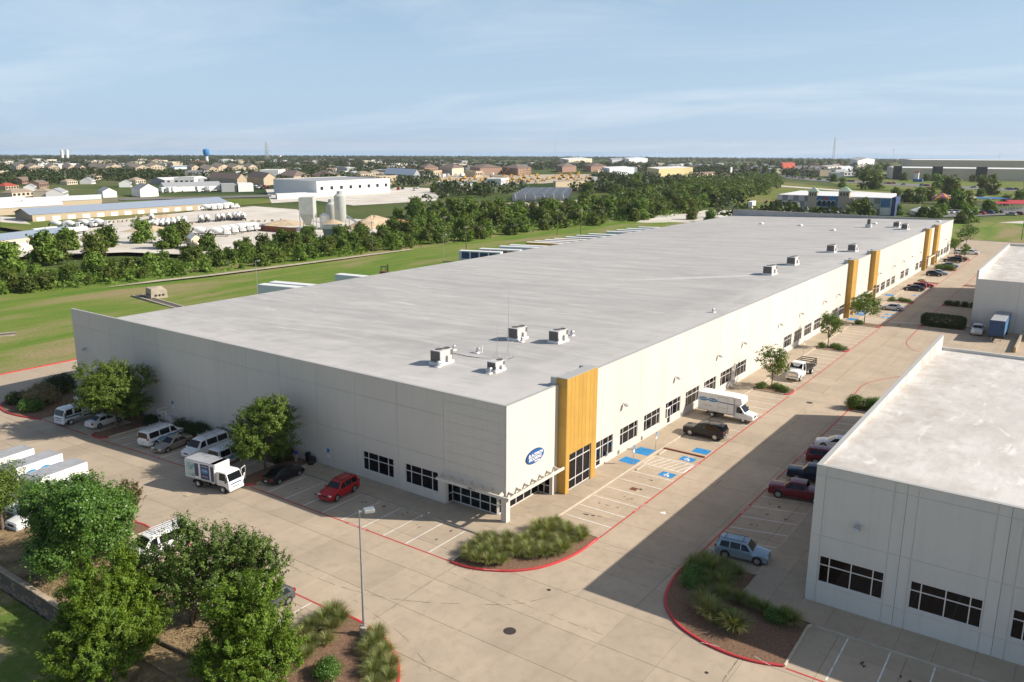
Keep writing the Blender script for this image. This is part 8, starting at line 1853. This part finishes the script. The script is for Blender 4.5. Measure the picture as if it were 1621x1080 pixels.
EQ = [(617,532), (633,539), (612,514), (676,571), (654,542), (632,516), (719,584), (672,522), (720,553), (650,496), (694,525), (642,481), (715,530), (674,495), (781,581), (753,548), (693,500), (742,530), (671,474), (732,512), (786,544), (693,474), (741,502), (671,449), (780,519), (832,596), (859,604), (846,618), (719,472), (864,599), (850,578), (877,586), (781,489), (839,520), (754,461), (827,501), (776,465), (853,506), (766,449), (821,476), (843,484), (901,561), (932,568), (940,560), (678,543), (712,562), (771,499), (811,517)]
for i, (x, y) in enumerate(EQ):
    k = 2 if i in (30, 36, 40, 27) else (i*7 % 3) % 2
    lb = ['yellow excavator with a bent boom in the crowded equipment lot', 'yellow wheel loader in the crowded equipment lot', 'boom lift raised above the crowded equipment lot'][k]; gp = ['excavators in the equipment lot', 'wheel loaders in the equipment lot', 'boom lifts in the equipment lot'][k]
    o = protos[k] if not used[k] else copy_tree(protos[k]); used[k] = True
    o.location = (x, y, GZ+.25); o.rotation_euler = (0, 0, RND.uniform(0, 6.28)); o['label'] = lb; o['group'] = gp
# far cars on the highway and lots: one mesh each, too small for parts
def far_car_mesh(m):
    b = MB(); b.cbox(-2.2, 2.2, -.9, .9, .35, 1.0, .12, 0); b.loft([[(-1.7, -.85, .98), (1.0, -.85, .98), (1.0, .85, .98), (-1.7, .85, .98)], [(-1.2, -.7, 1.55), (.3, -.7, 1.55), (.3, .7, 1.55), (-1.2, .7, 1.55)]], mi=1); b.box(-1.15, .28, -.68, .68, 1.552, 1.6, 0); b.box(-1.9, -1.2, -.92, .92, 0, .4, 2); b.box(1.1, 1.8, -.92, .92, 0, .4, 2)
    return b.mesh('far_car', [m, M['autoglass'], M['rubber']])
FC = {k: far_car_mesh(PAINT[k]) for k in ('white', 'silver', 'black', 'red', 'blue', 'grey', 'maroon')}
def far_car(x, y, r, c, where): 
    w = {'silver': 'silver', 'white': 'white', 'black': 'black', 'red': 'red', 'blue': 'blue', 'grey': 'grey', 'maroon': 'dark red'}[c]
    solid('far_car', FC[c], None, 'tiny %s car %s' % (w, where), 'car', (x, y, GZ+.28), r, '%s cars %s' % (w, where)).scale = (1.25,)*3
rr = random.Random(3); cs = ['white', 'white', 'silver', 'black', 'red', 'blue', 'grey', 'silver', 'maroon']
hwA = [(1247,434), (1002,256), (905,124), (853,23)]
for i in range(46):
    t = rr.random()*3; k = int(t); f = t-k; a, c = Vector(hwA[k]), Vector(hwA[k+1]); p = a+(c-a)*f; far_car(p.x+rr.uniform(-7, 7), p.y+rr.uniform(-3, 3), math.atan2(c.y-a.y, c.x-a.x)+(math.pi if i % 2 else 0), rr.choice(cs), 'on the distant highway')
lotq = [(1537,666), (1227,533), (1700,404), (2114,502)]
for i in range(70):
    f, g_ = rr.random(), rr.random(); a = Vector(lotq[0])*(1-g_)+Vector(lotq[1])*g_; c = Vector(lotq[3])*(1-g_)+Vector(lotq[2])*g_; p = a*(1-f)+c*f; far_car(p.x, p.y, rr.choice((.4, 1.97, 3.5)), rr.choice(cs), 'in the distant dealer lots')
for i, (x, y) in enumerate([(479.9,34.3), (484.8,32.0), (489.8,29.8), (480.1,19.4), (488.4,16.5), (497.3,13.0), (506.5,9.4), (488.9,1.4), (497.2,-1.6)]): far_car(x, y, 1.2, cs[i % 9], 'beside the amusement park')
for i, (x, y) in enumerate([(478,464), (489,469), (506,467), (479,446), (536,471)]): far_car(x, y, .6, ['red', 'grey', 'white', 'white', 'blue'][i], 'outside the large white warehouse')
for i, (x, y) in enumerate([(434,603), (433,595), (432,587), (408,560), (419,565), (413,572)]): far_car(x, y, .6, cs[(i*2) % 9], 'beside the white office')
# white trailers in the far lots
WT = [(326,576), (330,574), (335,572), (353,567), (359,566), (362,563), (368,564), (702,632), (706,627), (728,636), (752,644), (765,647), (781,648), (787,642), (792,449), (807,447), (838,458), (833,434), (875,451), (788,398), (816,630), (835,629), (456.4,140.0)]
for i, (x, y) in enumerate(WT):
    b = MB(); b.cbox(-7, 7, -1.3, 1.3, 1.0, 4.0, .05); b.box(-6, -3, -1.1, 1.1, 0, 1.0); b.box(4, 4.4, -.8, .8, 0, 1.0)
    solid('far_trailer', b, M['white_wall'], 'small white box trailer parked in one of the far lots', 'trailer', (x, y, GZ+.25), rad(30+rr.uniform(-25, 25)), 'white trailers in the far lots')
b = MB(); b.cbox(-3, 3, -1.2, 1.2, .2, 2.6, .1); solid('far_trailer', b, M['orange_wall'], 'orange container beside a white trailer at the wood edge', 'container', (*(524,175), GZ))
# ---- trees: creek belt, parkland, woods
WT_ = []
M['leaf_bright'] = leaf_mat('bright_creek_leaves', (0.050, 0.085, 0.010), (0.165, 0.205, 0.030), 0.25)
for s in range(7):
    h, r = [8.5, 10.5, 7.2, 9.5, 11.5, 6.2, 9][s], [4.2, 4.8, 4.0, 4.6, 5.2, 3.6, 5.4][s]
    lobes = blob_lobes(0, 0, -.2, h, r, r*.95, 9, 200+s)+[(r*.5, 0, h*.2, r*.6, r*.7, h*.22), (-r*.45, r*.3, h*.18, r*.6, r*.6, h*.2), (0, -r*.5, h*.2, r*.6, r*.6, h*.22)]
    WT_.append((leaf_crown('crown', lobes, 250, 15, .85, .80, M['leaf_wild'] if s % 3 else M['leaf_bright'], 300+s, .6, aspect=.7), limb_mesh(2.0, lobes, .2, 310+s, (0, 0), 1, 5).mesh('trunk', M['bark']), r, h))
def wild(x, y, s, k, label, group, name='wild_tree', z=GZ-.1):
    T = thing(name, label, 'tree', (x, y, z), RND.uniform(0, 6.28), group); T.scale = (s, s, s*RND.uniform(.9, 1.12))
    part('crown', WT_[k][0], None, T); part('trunk', WT_[k][1], None, T)
    return T
LM = [('the red restaurant', (1588,476)), ('the white hotel with orange gables', (2447,548)), ('the distribution building', (1124,126)), ('the tall lattice tower', (6742,1742)), ('the carousel tent', (583,51)), ('the red go kart canopy', (539.7,9.3)), ('the entertainment centre turrets', (451.2,92.1)), ('the blue fin of the entertainment centre', (452.2,60.8)), ('the white pylon sign with red cap', (1024,145)), ('the small white roofed building', (454.2,43.9)), ('the far end of the warehouse', (300, 8)), ('the orange price sign', (1017,370)), ('the far wire fence', (444.7,9.2)), ('the concrete pad behind the dock', (363.8,134.6)),
      ('the ochre warehouse', (893,400)), ('the hoop greenhouses', (487,318)), ('the small tan hut in the yard', (113.9,220.2)), ('the tan storage building', (184.7,387.7)), ('the cream yard office', (80.5,263.0)), ('the low office with maroon trim', (497,410)), ('the batching hopper', (185.1,241.7)), ('the sand pile', (217.8,234.4)), ('the inlet box in the field', (52, 143)), ('the yellow dock trailers', (185, 114)), ('the pictured dock trailers', (150, 117)), ('the last dock trailers', (250, 111)), ('the near drain channel', (5, 131)), ('the tall cement silo', (197.8,235.0)), ('the mixer row at the yard end', (153.3,255.6))]
def near_lm(x, y): return min(LM, key=lambda l: (l[1][0]-x)**2+(l[1][1]-y)**2)
ORD = ['', 'second ', 'third ', 'fourth ', 'fifth ', 'sixth ', 'seventh ', 'eighth ', 'ninth ', 'tenth ', 'eleventh ', 'twelfth ']
def ranked(objs, what):
    by = {}
    for o in objs:
        l = near_lm(o.location.x, o.location.y); by.setdefault(l[0], []).append(((l[1][0]-o.location.x)**2+(l[1][1]-o.location.y)**2, o))
    for nm, L_ in by.items():
        L_.sort(key=lambda q: q[0])
        for k, (d, o) in enumerate(L_): o['label'] = '%s standing %sclosest to %s' % (what, ORD[min(k, 11)], nm)
rr = random.Random(44)
def fill(poly, spacing, n, smin, smax, label, group, ks=(0, 1, 2, 3, 4, 5, 6), tries=6000, mind=None):
    xs = [p[0] for p in poly]; ys = [p[1] for p in poly]; pts = []
    for t in range(tries):
        x, y = rr.uniform(min(xs), max(xs)), rr.uniform(min(ys), max(ys))
        if not inside(x, y, poly) or any((x-a)**2+(y-b)**2 < spacing**2 for a, b in pts) or any((x-e[0])**2+(y-e[1])**2 < (e[2]*.8)**2 for e in EXC): continue
        pts.append((x, y))
        if len(pts) >= n: break
    for x, y in pts: wild(x, y, rr.uniform(smin, smax), rr.choice(ks), label+', facing '+near_lm(x, y)[0], group)
    return pts
belt1 = [(8, 176), (60, 168.5), (125, 166), (180, 161), (185, 204), (150, 218), (118, 200), (82, 202), (40, 205), (10, 205)]
b1 = fill(belt1, 5.2, 112, .28, .66, 'bushy tree of the creek belt', 'creek belt trees')
belt2 = [(180, 161), (230, 160), (305, 153), (352, 150), (440, 160), (520, 168), (560, 190), (520, 230), (404, 240), (330, 215), (322, 280), (262, 262), (232, 200), (190, 206)]
b2 = fill(belt2, 8.4, 165, .5, 1.1, 'tall bushy tree of the thick creek woods', 'creek woods trees')
for (u_, h_, k) in (((66.9,229.0), 8.5, 2), ((86.5,255.3), 7.5, 5), ((85.3,233.8), 8, 3), ((99.3,251.3), 7, 2), ((115.0,254.6), 10, 4), ((110.7,230.4), 7.5, 2), ((122.5,241.6), 8, 6), ((115.7,214.9), 5.5, 5), ((50.6,216.3), 8, 2), ((71.9,230.0), 7, 3)):
    wild(u_[0], u_[1], h_/WT_[k][3], k, 'rounded dark oak standing in or beside the concrete yard', 'oaks in the concrete yard', 'oak_tree')
for (u_, h_, k) in (((411.2,103.8), 7, 3), ((410.0,98.1), 5.5, 2), ((408.2,86.6), 5, 5), ((437.8,71.2), 10, 6), ((424.8,73.1), 5, 2), ((431.6,64.7), 6, 5), ((803,173), 10, 4), ((780,141), 19, 6), ((601,84), 9, 2), ((591,74), 10, 0), ((580,65), 11, 4), ((617,65), 10, 6), ((729,66), 17, 3), ((825,91), 14, 4), ((739,40), 15, 6), ((564.3,33.3), 11, 0), ((539.5,35.5), 10, 2), ((526.2,42.7), 8, 3), ((402.4,14.9), 7.5, 3), ((412.7,13.2), 8, 2), ((451.1,40.8), 6, 5), ((468.3,33.9), 6, 2), ((440.7,33.4), 6, 5), ((597,14), 8, 3), ((644,10), 8, 2), ((503.0,13.6), 7, 5), ((456.9,55.0), 6, 2), ((464.5,60.6), 7, 3), ((514,93), 5, 5), ((483.6,102.8), 5, 5), ((364.9,113.9), 6, 2), ((349.0,133.6), 7, 3), ((340.7,119.7), 6, 2), ((384.6,109.0), 5, 5), ((702,41), 6, 2)):
    wild(u_[0], u_[1], h_/WT_[k][3], k, 'dark green park tree around the entertainment centre and roads', 'park trees beyond the warehouse', 'park_tree', GZ)
for (u_, h_, k) in (((571,309), 11, 4), ((596,297), 12, 6), ((629,311), 14, 4), ((629,277), 12, 3), ((638,266), 12, 6), ((695,275), 11, 4), ((621,285), 11, 2), ((526,301), 9, 2), ((524,274), 10, 3), ((467,368), 9, 2), ((467,397), 9, 3), ((467,412), 9, 0)):
    wild(u_[0], u_[1], h_/WT_[k][3], k, 'dark tree in the line before the ochre warehouse', 'trees before the far warehouses', 'far_tree')
ranked([o for o in COL.objects if o.get('group') == 'oaks in the concrete yard'], 'dark round oak')
ranked([o for o in COL.objects if o.get('group') == 'park trees beyond the warehouse'], 'dark green park tree')
ranked([o for o in COL.objects if o.get('group') == 'trees before the far warehouses'], 'dark tree')
for i, (u_, h_, k) in enumerate((((2123,714), 17, 4), ((2282,754), 15, 2), ((2158,695), 18, 6), ((2325,733), 16, 3), ((2521,775), 19, 4), ((2737,829), 22, 6), ((2568,753), 17, 0), ((2794,805), 16, 2), ((2617,731), 18, 3), ((2853,780), 20, 4), ((2667,708), 17, 6), ((2700,693), 16, 2), ((2550,624), 17, 0), ((2403,569), 15, 3), ((2103,411), 16, 4), ((1803,339), 15, 6), ((1554,301), 13, 2), ((1058,165), 9, 2), ((1055,139), 8, 5), ((1063,131), 9, 2), ((1073,92), 9, 3), ((1057,82), 8, 5), ((1044,69), 10, 2), ((1661,585), 12, 3), ((1490,541), 11, 4), ((1289,487), 11, 2), ((1191,399), 10, 6), ((1250,404), 11, 3), ((1174,364), 9, 2), ((1021,205), 11, 4), ((953,220), 8, 5))):
    wild(u_[0], u_[1], h_/WT_[k][3], k, 'far tree', 'far trees on the right skyline', 'far_tree', tz(*u_)-.2)
ranked([o for o in COL.objects if o.get('group') == 'far trees on the right skyline'], 'far roadside tree')
# low undergrowth filling the creek belts
def undergrowth(name, poly, n, seed, h=1.6):
    rng = np.random.default_rng(seed); P_ = np.array(poly); x = rng.uniform(P_[:, 0].min(), P_[:, 0].max(), n); y = rng.uniform(P_[:, 1].min(), P_[:, 1].max(), n)
    ok = np.array([inside(a, c, poly) for a, c in zip(x, y)]); x, y = x[ok], y[ok]; n = len(x); m = 14
    C = np.stack([x, y, np.full(n, -1.0)], 1)[:, None, :]+rng.normal(0, 1, (n, m, 3))*np.array([1.5, 1.5, .1])+np.array([0, 0, 1])*rng.uniform(0, h, (n, m, 1))
    structure(name, quads_mesh(name, leaf_quads(C.reshape(-1, 3), np.zeros((n*m, 3)), .95, rng, .7, .9, .8), [M['leaf_wild']]), None, 'stuff')
undergrowth('creek_undergrowth', belt1, 900, 71); undergrowth('creek_undergrowth', belt2, 2400, 72, 2.4)
# far woods and scattered clumps read as one mass
M['leaf_mass'] = leaf_mat('creek_mass_leaves', (0.026, 0.062, 0.010), (0.135, 0.200, 0.028), 0)
def far_woods(name, n, r0, r1, seed, thresh, only=None):
    rng = np.random.default_rng(seed); r = np.exp(rng.uniform(math.log(r0), math.log(r1), n)); a = .6203+rng.uniform(-.66, .66, n)
    x, y = -57.9+r*np.cos(a), -41.9+r*np.sin(a)
    if only: b_ = np.array(only); x, y = rng.uniform(*[(b_[:, 0].min()), (b_[:, 0].max())], n), rng.uniform(b_[:, 1].min(), b_[:, 1].max(), n); r = np.hypot(x+57.9, y+41.9)
    f = np.sin(x*.011+1)+np.sin(y*.013+2)+np.sin((x+y)*.0062)+np.sin((x-y)*.023+.5)*.7+rng.normal(0, .45, n)
    ok = f > thresh
    E_ = np.array(EXC)
    for i0 in range(0, len(E_)): ok &= (x-E_[i0, 0])**2+(y-E_[i0, 1])**2 > E_[i0, 2]**2
    for pl in ([only] if only else KEEP):
        px_ = np.array(pl); ins = np.zeros(n, bool)
        for (xa, ya), (xb, yb) in zip(pl, pl[1:]+pl[:1]):
            c = ((ya > y) != (yb > y)) & (x < (xb-xa)*(y-ya)/((yb-ya) if yb != ya else 1e-9)+xa); ins ^= c
        ok &= ins if only else ~ins
    x, y, r = x[ok], y[ok], r[ok]; n = len(x)
    hgt = rng.uniform(6 if not only else 4, 11, n)*(1+.25*np.minimum(r/4000, 2)); wd = hgt*rng.uniform(.5, .75, n)
    m = 46 if not only else 150; d = unit(rng.normal(0, 1, (n, m, 3))); rad_ = rng.uniform(.45, 1, (n, m, 1))**.5
    C = np.stack([x, y, hgt*.52-1.6-.007*np.maximum(r-1300, 0)], 1)[:, None, :] + d*rad_*np.stack([wd, wd, hgt*.5], 1)[:, None, :]
    s = np.repeat((hgt*(.26 if not only else .15)), m); Q = leaf_quads(C.reshape(-1, 3), d.reshape(-1, 3), 1.0, rng, .75, .3, .7)
    ce = C.reshape(-1, 1, 3); Q = ce+(Q-ce)*s[:, None, None]
    return structure(name, quads_mesh(name, Q, [M['leaf_far' if not only else 'leaf_mass']]), None, 'stuff')
KEEP = [YARD, [(91.4,317.6), (120.1,314.4), (267,364), (546,710), (420,792), (250,543), (184,535), (122.2,431.6)], [(283,390), (374,331), (523,448), (413,554)], [(508,447), (607,335), (1014,567), (822,717)], [(378,275), (614,229), (699,270), (487,292), (632,384), (561,387)], [(379.1,115.7), (392.3,99.5), (911,266), (593,194)], [(390.1,102.2), (315.4,-18.1), (359.1,-73.8), (1529,-148), (1202,217), (1074,276), (1324,462), (862,293)], [(-60, 98), (340, 98), (340, 165), (-60, 165)], [(950,171), (1007,-11), (4171,92), (2925,595)]]
far_woods('creek_woods', 820, 1, 2, 66, -9, [(350.4,185.2), (377.1,167.1), (427.7,161.6), (494,167), (618,179), (951,280), (1032,355), (854,327), (651,287), (517,256), (435,237)])
far_woods('far_woods', 7000, 420, 1300, 61, -.45)
far_woods('horizon_woods', 12000, 1100, 11500, 62, -1.7)

# ---- the air between: a closed box of thin even haze round the whole scene
hz = MB(); hz.box(-12600, 12800, -12600, 12800, -3.7, 128)
hm = bpy.data.materials.new('air'); hm.use_nodes = True; hn = hm.node_tree; hn.nodes.clear()
ho = hn.nodes.new('ShaderNodeOutputMaterial'); hv = hn.nodes.new('ShaderNodeVolumePrincipled')
hv.inputs['Color'].default_value = (0.90, 0.94, 1.0, 1); hv.inputs['Density'].default_value = 0.00005; hv.inputs['Anisotropy'].default_value = 0.2
hn.links.new(hv.outputs[0], ho.inputs['Volume'])
structure('haze', hz, hm, 'stuff')
S.cycles.volume_bounces = 0
# ---------------------------------------------------------------- small things on the ground and walls
M['iron'] = mat('cast_iron', (0.045, 0.035, 0.028), .7, var=.2, scale=6)
for x, y, r, lb in ((-14.04, -10.53, .48, 'round iron manhole cover in the open paving near the lamp island'), (56.2, -11.8, .45, 'round iron manhole cover in the drive before the first tree island'), (-7.5, -9.7, .17, 'small round iron cleanout between the two curved islands'), (-10.2, -24.2, .14, 'tiny iron valve cap before the side island'), (120.5, -11, .45, 'round iron manhole cover in the shaded drive by the crosswalk')):
    T = thing('manhole_cover', lb, 'manhole cover', (x, y, gz(0, y)), 0, 'iron covers in the paving')
    b = MB(); b.lathe([(r, -.02), (r, .008), (r*.9, .010)], 20); part('ring', b, M['iron'], T); b = MB(); b.lathe([(r*.86, -.02), (r*.86, .013), (r*.3, .014), (.001, .014)], 20)
    for k in range(4): b.box(-r*.6, r*.6, -r*.5+k*r*.33-.012, -r*.5+k*r*.33+.012, .013, .02)
    part('lid', b, M['iron'], T)
T = thing('drain_grate', 'rusty square drain grate in the empty stalls by the yellow tower', 'drain grate', (14.6, -5.85, gz(0, 0)))
b = MB(); b.box(-.38, .38, -.38, -.32, -.02, .012); b.box(-.38, .38, .32, .38, -.02, .012); b.box(-.38, -.32, -.32, .32, -.02, .011); b.box(.32, .38, -.32, .32, -.02, .011); b.box(-.32, .32, -.32, .32, -.02, .006); part('frame', b, M['rust'], T)
for k in range(5): b = MB(); b.box(-.28+.13*k, -.22+.13*k, -.31, .31, .004, .012); part('bar', b, M['iron'], T)
for x, y, r, lb in ((20.3, -3.7, 90, 'concrete wheel stop at the head of the first blue symbol stall'), (26.1, -3.6, 90, 'concrete wheel stop between the hatched aisle and the ramp'), (119.5, -3.8, 90, 'wheel stop at the middle towers'), (161.2, -3.7, 90, 'wheel stop in the far blue symbol stall')):
    b = MB(); b.loft([[(.12, -.95, 0), (.12, .95, 0), (-.12, .95, 0), (-.12, -.95, 0)], [(.09, -.93, .11), (.09, .93, .11), (-.09, .93, .11), (-.09, -.93, .11)], [(.05, -.90, .13), (.05, .90, .13), (-.05, .90, .13), (-.05, -.90, .13)]])
    T = solid('wheel_stop', b, M['kerb'], lb, 'wheel stop', (x, y, gz(0, y)+.004), rad(r), 'concrete wheel stops')
    for yy in (-.7, .7): b = MB(); b.lathe([(.03, .12), (.03, .14), (.001, .145)], 8, (0, yy, 0)); part('anchor_pin', b, M['iron'], T)
def sign_post(x, y, lb, h=2.3, z=0.0, rot=-90):
    T = thing('parking_sign', lb, 'sign', (x, y, z), rad(rot+90), 'accessible parking signs'); b = MB(); b.box(-.025, .025, -.025, .025, -.05, h); part('post', b, M['steel'], T)
    for z0, z1, mm in ((h-.62, h-.05, 'blue_paint'), (h-.9, h-.66, 'white')): b = MB(); b.box(-.17, .17, -.045, -.027, z0, z1); pl = part('sign_plate', b, M[mm], T)
    b = MB(); b.box(-.15, .15, -.050, -.046, h-.60, h-.52); part('sign_border', b, M['white'], T)
    q = MB(); q.disc((-.01, -.049, h-.24), .035, 'y', 8); q.box(-.03, .0, -.050, -.047, h-.42, h-.28); q.box(-.03, .07, -.050, -.047, h-.42, h-.39); part('wheelchair_symbol', q, M['white'], T)
sign_post(20.45, -2.75, 'blue accessible parking sign on the post nearest the yellow tower'); sign_post(26.0, -2.8, 'blue accessible parking sign on the post by the second blue pad'); sign_post(126.9, -2.8, 'accessible parking sign at the middle towers, near post'); sign_post(129.2, -2.8, 'accessible parking sign at the middle towers, far post'); sign_post(154.6, -2.8, 'accessible parking sign between the far row and the wall, near post'); sign_post(158.3, -2.8, 'accessible parking sign between the far row and the wall, far post'); sign_post(83.6, -2.8, 'dark parking sign on the walk before the window row', 2.6)
# low brown edge beside the ramp
b = MB(); b.box(27.36, 27.56, -8.3, -3.2, gz(0, 0)-.02, gz(0, 0)+.14); solid('ramp_edge', b, M['rust'], 'thin brown edge bar along the ramp beside the hatched aisle', 'kerb bar')
# steel stairs at the rear door of the shaded facade
T = thing('steel_stairs', 'pale steel stairs and railing at the door in the shaded facade', 'stairs', (-.02, 54.1, 0))
zb = gz(0, 51)+.05
b = MB(); b.box(-1.6, 0, -.9, .9, -.10, -.02); part('landing', b, M['steel'], T)
for k in range(6): b = MB(); z = -.20-.17*k; b.box(-1.5, -.3, -1.2-.28*k, -.9-.28*k, z-.05, z); part('tread', b, M['steel'], T)
for x in (-1.58, -.22): b = MB(); b.hexa([(x-.03, -.9, -.15), (x+.03, -.9, -.15), (x+.03, -2.75, -1.22), (x-.03, -2.75, -1.22), (x-.03, -.9, .0), (x+.03, -.9, .0), (x+.03, -2.75, -1.05), (x-.03, -2.75, -1.05)]); part('stringer', b, M['steel'], T)
for x in (-1.58,):
    for dz in (.45, .75, 1.05):
        b = MB(); b.tube((x, .9, dz), (x, -.9, dz), .025, n=6); b.tube((x, -.9, dz), (x, -2.75, dz-1.1), .025, n=6); part('handrail', b, M['white'], T)
    for y, z0 in ((.9, 0), (-.0, 0), (-.9, 0), (-1.85, -.55), (-2.75, -1.1)): b = MB(); b.tube((x, y, z0-.1), (x, y, z0+1.07), .025, n=6); part('baluster', b, M['white'], T)
for dz in (.55, 1.05): b = MB(); b.tube((-1.58, .9, dz), (-.02, .9, dz), .025, n=6); part('handrail', b, M['white'], T)
for x, y in ((-1.5, .8), (-1.5, -.8)): b = MB(); b.box(x-.05, x+.05, y-.05, y+.05, -1.3, -.1); part('leg', b, M['steel'], T)
# cracks sealed with dark filler, wandering over the slabs
M['sealant'] = mat('crack_sealant', (0.045, 0.038, 0.032), .9)
def crack(pts, w, seed, gap=.35):
    r_ = random.Random(seed); b = MB(); P_ = smooth_pts(pts, 9)
    for p, q in zip(P_, P_[1:]):
        if r_.random() < gap: continue
        d = Vector((q[0]-p[0], q[1]-p[1])); n = Vector((-d.y, d.x)).normalized()
        a = (p[0]+n.x*r_.uniform(-.05, .05), p[1]+n.y*r_.uniform(-.05, .05)); c = (q[0]+n.x*r_.uniform(-.05, .05), q[1]+n.y*r_.uniform(-.05, .05)); stroke(b, a, c, w*r_.uniform(.35, .95), .0045)
    fix_up(structure('crack', b, M['sealant']))
crack([(-17.1,21.7), (-17.1,17.8), (-16.8,13.8), (-17.2,9.2), (-16.9,3.5), (-15.5,-1.4), (-12.3,-6.8), (-10.2,-9.2), (-5.9,-11.6)], .05, 1, .3)
crack([(-8.7,-1.1), (-13.8,-1.2), (-18.9,-1.4)], .045, 2, .05); crack([(0.9,-9.3), (1.5,-12.4), (1.7,-16.8)], .045, 3, .1); crack([(-7.4,-25.4), (-9.7,-25.4), (-11.6,-25.6)], .07, 4, .1)
crack([(-17.8,1.8), (-19.2,-4.9), (-21.5,-9.8)], .03, 5, .4); crack([(-10.4,-16.3), (-10.5,-13.4), (-10.4,-7.5), (-10.0,-1.3)], .03, 6, .35); crack([(-14.4,28.8), (-14.2,22.9), (-14.6,15.8)], .04, 7, .4)
for k, (x0, x1, y) in enumerate(((20, 56, -12.4), (60, 120, -12.0), (125, 200, -11.6))): crack([(x0, y), (x0+(x1-x0)*.4, y+.4), (x0+(x1-x0)*.7, y-.3), (x1, y)], .05, 20+k, .35)
# oil and tyre stains in the stalls: worn dark patches with ragged outlines
M['stain'] = mat('oil_stain', (0.20, 0.155, 0.11), .8, col2=(0.30, 0.235, 0.165), scale=3.5, space='World'); M['stain_d'] = mat('oil_drip', (0.075, 0.06, 0.048), .65, var=.2, scale=5)
rs = random.Random(31)
def stain(x, y, rx, ry, m):
    n = 18; ph = [rs.uniform(0, 6.28) for _ in range(3)]; b = MB(); pts = []
    for k in range(n):
        a = 2*math.pi*k/n; f = 1+.25*math.sin(2*a+ph[0])+.18*math.sin(3*a+ph[1])+.12*math.sin(5*a+ph[2]); xx, yy = x+rx*f*math.cos(a), y+ry*f*math.sin(a); pts.append((xx, yy, gz(0, yy)+.0035))
    b.poly(pts); fix_up(structure('oil_stain', b, m))
for i in range(8):
    y = 3.6+2.74*i
    for k in range(2): stain(-5.0+rs.uniform(-1.2, 1.6), y+rs.uniform(-.35, .35), rs.uniform(.06, .22), rs.uniform(.05, .16), M['stain_d'])
for i in range(5):
    for k in range(3): stain(6.6+2.74*i+rs.uniform(-.3, .3), -5.6+rs.uniform(-1.4, 1.2), rs.uniform(.06, .2), rs.uniform(.08, .26), M['stain_d'])
for i in range(8):
    for k in range(2): stain(10.8+2.87*i+rs.uniform(-.3, .3), -19.8+rs.uniform(-1.3, 1.3), rs.uniform(.06, .2), rs.uniform(.08, .22), M['stain_d'])
for i in range(5): 
    for k in range(2): stain(-2.6+rs.uniform(-.9, .9), -32.4-2.86*i+rs.uniform(-.4, .4), rs.uniform(.08, .25), rs.uniform(.06, .16), M['stain_d'])
# light traffic polish: pale dried splashes near the doors
b = MB(); b.cbox(-.35, .35, -.25, .25, 0, .03, .01); solid('cardboard_sheet', b, M['tan'], 'flat brown cardboard scrap on the paving behind the box truck', 'cardboard', (-13.4, 30.6, gz(0, 30)+.008), .3)
for k, (x, y) in enumerate(((-2.7, 7.3), (-3.4, 7.6))): b = MB(); b.cbox(-.12, .12, -.09, .09, 0, .10, .03); solid('paper_scrap', b, M['white'], ['crumpled white paper on the sidewalk before the lobby', 'crumpled white paper against the kerb by the stall line'][k], 'litter', (x, y, .0 if k == 0 else gz(0, 0)+.006), .4)
# rows of parked equipment at the left of the yard
for k, (x, y, r) in enumerate((( *(106.0,311.1), 20), (*(108.3,304.1), 18), (*(114.8,304.1), 22), (*(113.2,327.4), 25))):
    T = thing('tanker_trailer', ['long white tank trailer parked lowest at the yard edge', 'white tank trailer behind the lowest one', 'white tank trailer closest to the yard road', 'white flat trailer behind the tank trailers'][k], 'trailer', (x, y, GZ+.16), rad(r)); b = MB(); 
    if k < 3: b.tube((-6, 0, 2.0), (6, 0, 2.0), 1.1, n=12); part('tank', b, M['box_white'], T, smooth=50)
    else: b.cbox(-6, 6, -1.2, 1.2, 1.2, 1.6, .05); part('deck', b, M['box_white'], T)
    b = MB(); b.box(-5.8, 5.5, -.5, .5, .7, 1.05); part('frame', b, M['dark_steel'], T)
    for xx in (-4.8, -3.6):
        for s in (-1, 1): wheel(T, xx, s*.95, .5, .5, 'steel')
# stacked concrete blocks along the yard edge
rb = random.Random(4)
bm_ = MB(); bm_.cbox(-.9, .9, -.45, .45, 0, .9, .06); blk_me = bm_.mesh('concrete_block', M['field_concrete'])
for i, (u_) in enumerate([(151.4,343.3), (154.5,344.9), (156.5,345.2), (158.9,345.0), (162.1,346.6), (176.6,364.7), (181.4,365.1), (197.6,297.1), (199.5,294.7), (202.6,293.8), (206.0,292.3), (210.9,292.1), (168.8,305.8), (171.8,307.3)]):
    solid('concrete_block', blk_me, None, 'loose concrete block lying along the edge of the concrete yard', 'concrete block', (*u_, GZ+.15), rb.uniform(0, 3), 'concrete blocks in the yard')
# chain-link fence along the far road
M['fence'] = mat('fence_wire', (0.20, 0.20, 0.20), .6, metal=.4)
fa, fb_ = Vector((418.5,23.4)), Vector((486.9,-16.8)); d = fb_-fa; T = thing('wire_fence', 'thin dark wire fence beside the road past the far corner', 'fence', (fa.x, fa.y, GZ), math.atan2(d.y, d.x))
for k in range(34): b = MB(); b.tube((d.length*k/33, 0, 0), (d.length*k/33, 0, 1.9), .04, n=5); part('post', b, M['fence'], T)
for z in (.3, 1.1, 1.85): b = MB(); b.tube((0, 0, z), (d.length, 0, z), .02, n=4); part('wire', b, M['fence'], T)
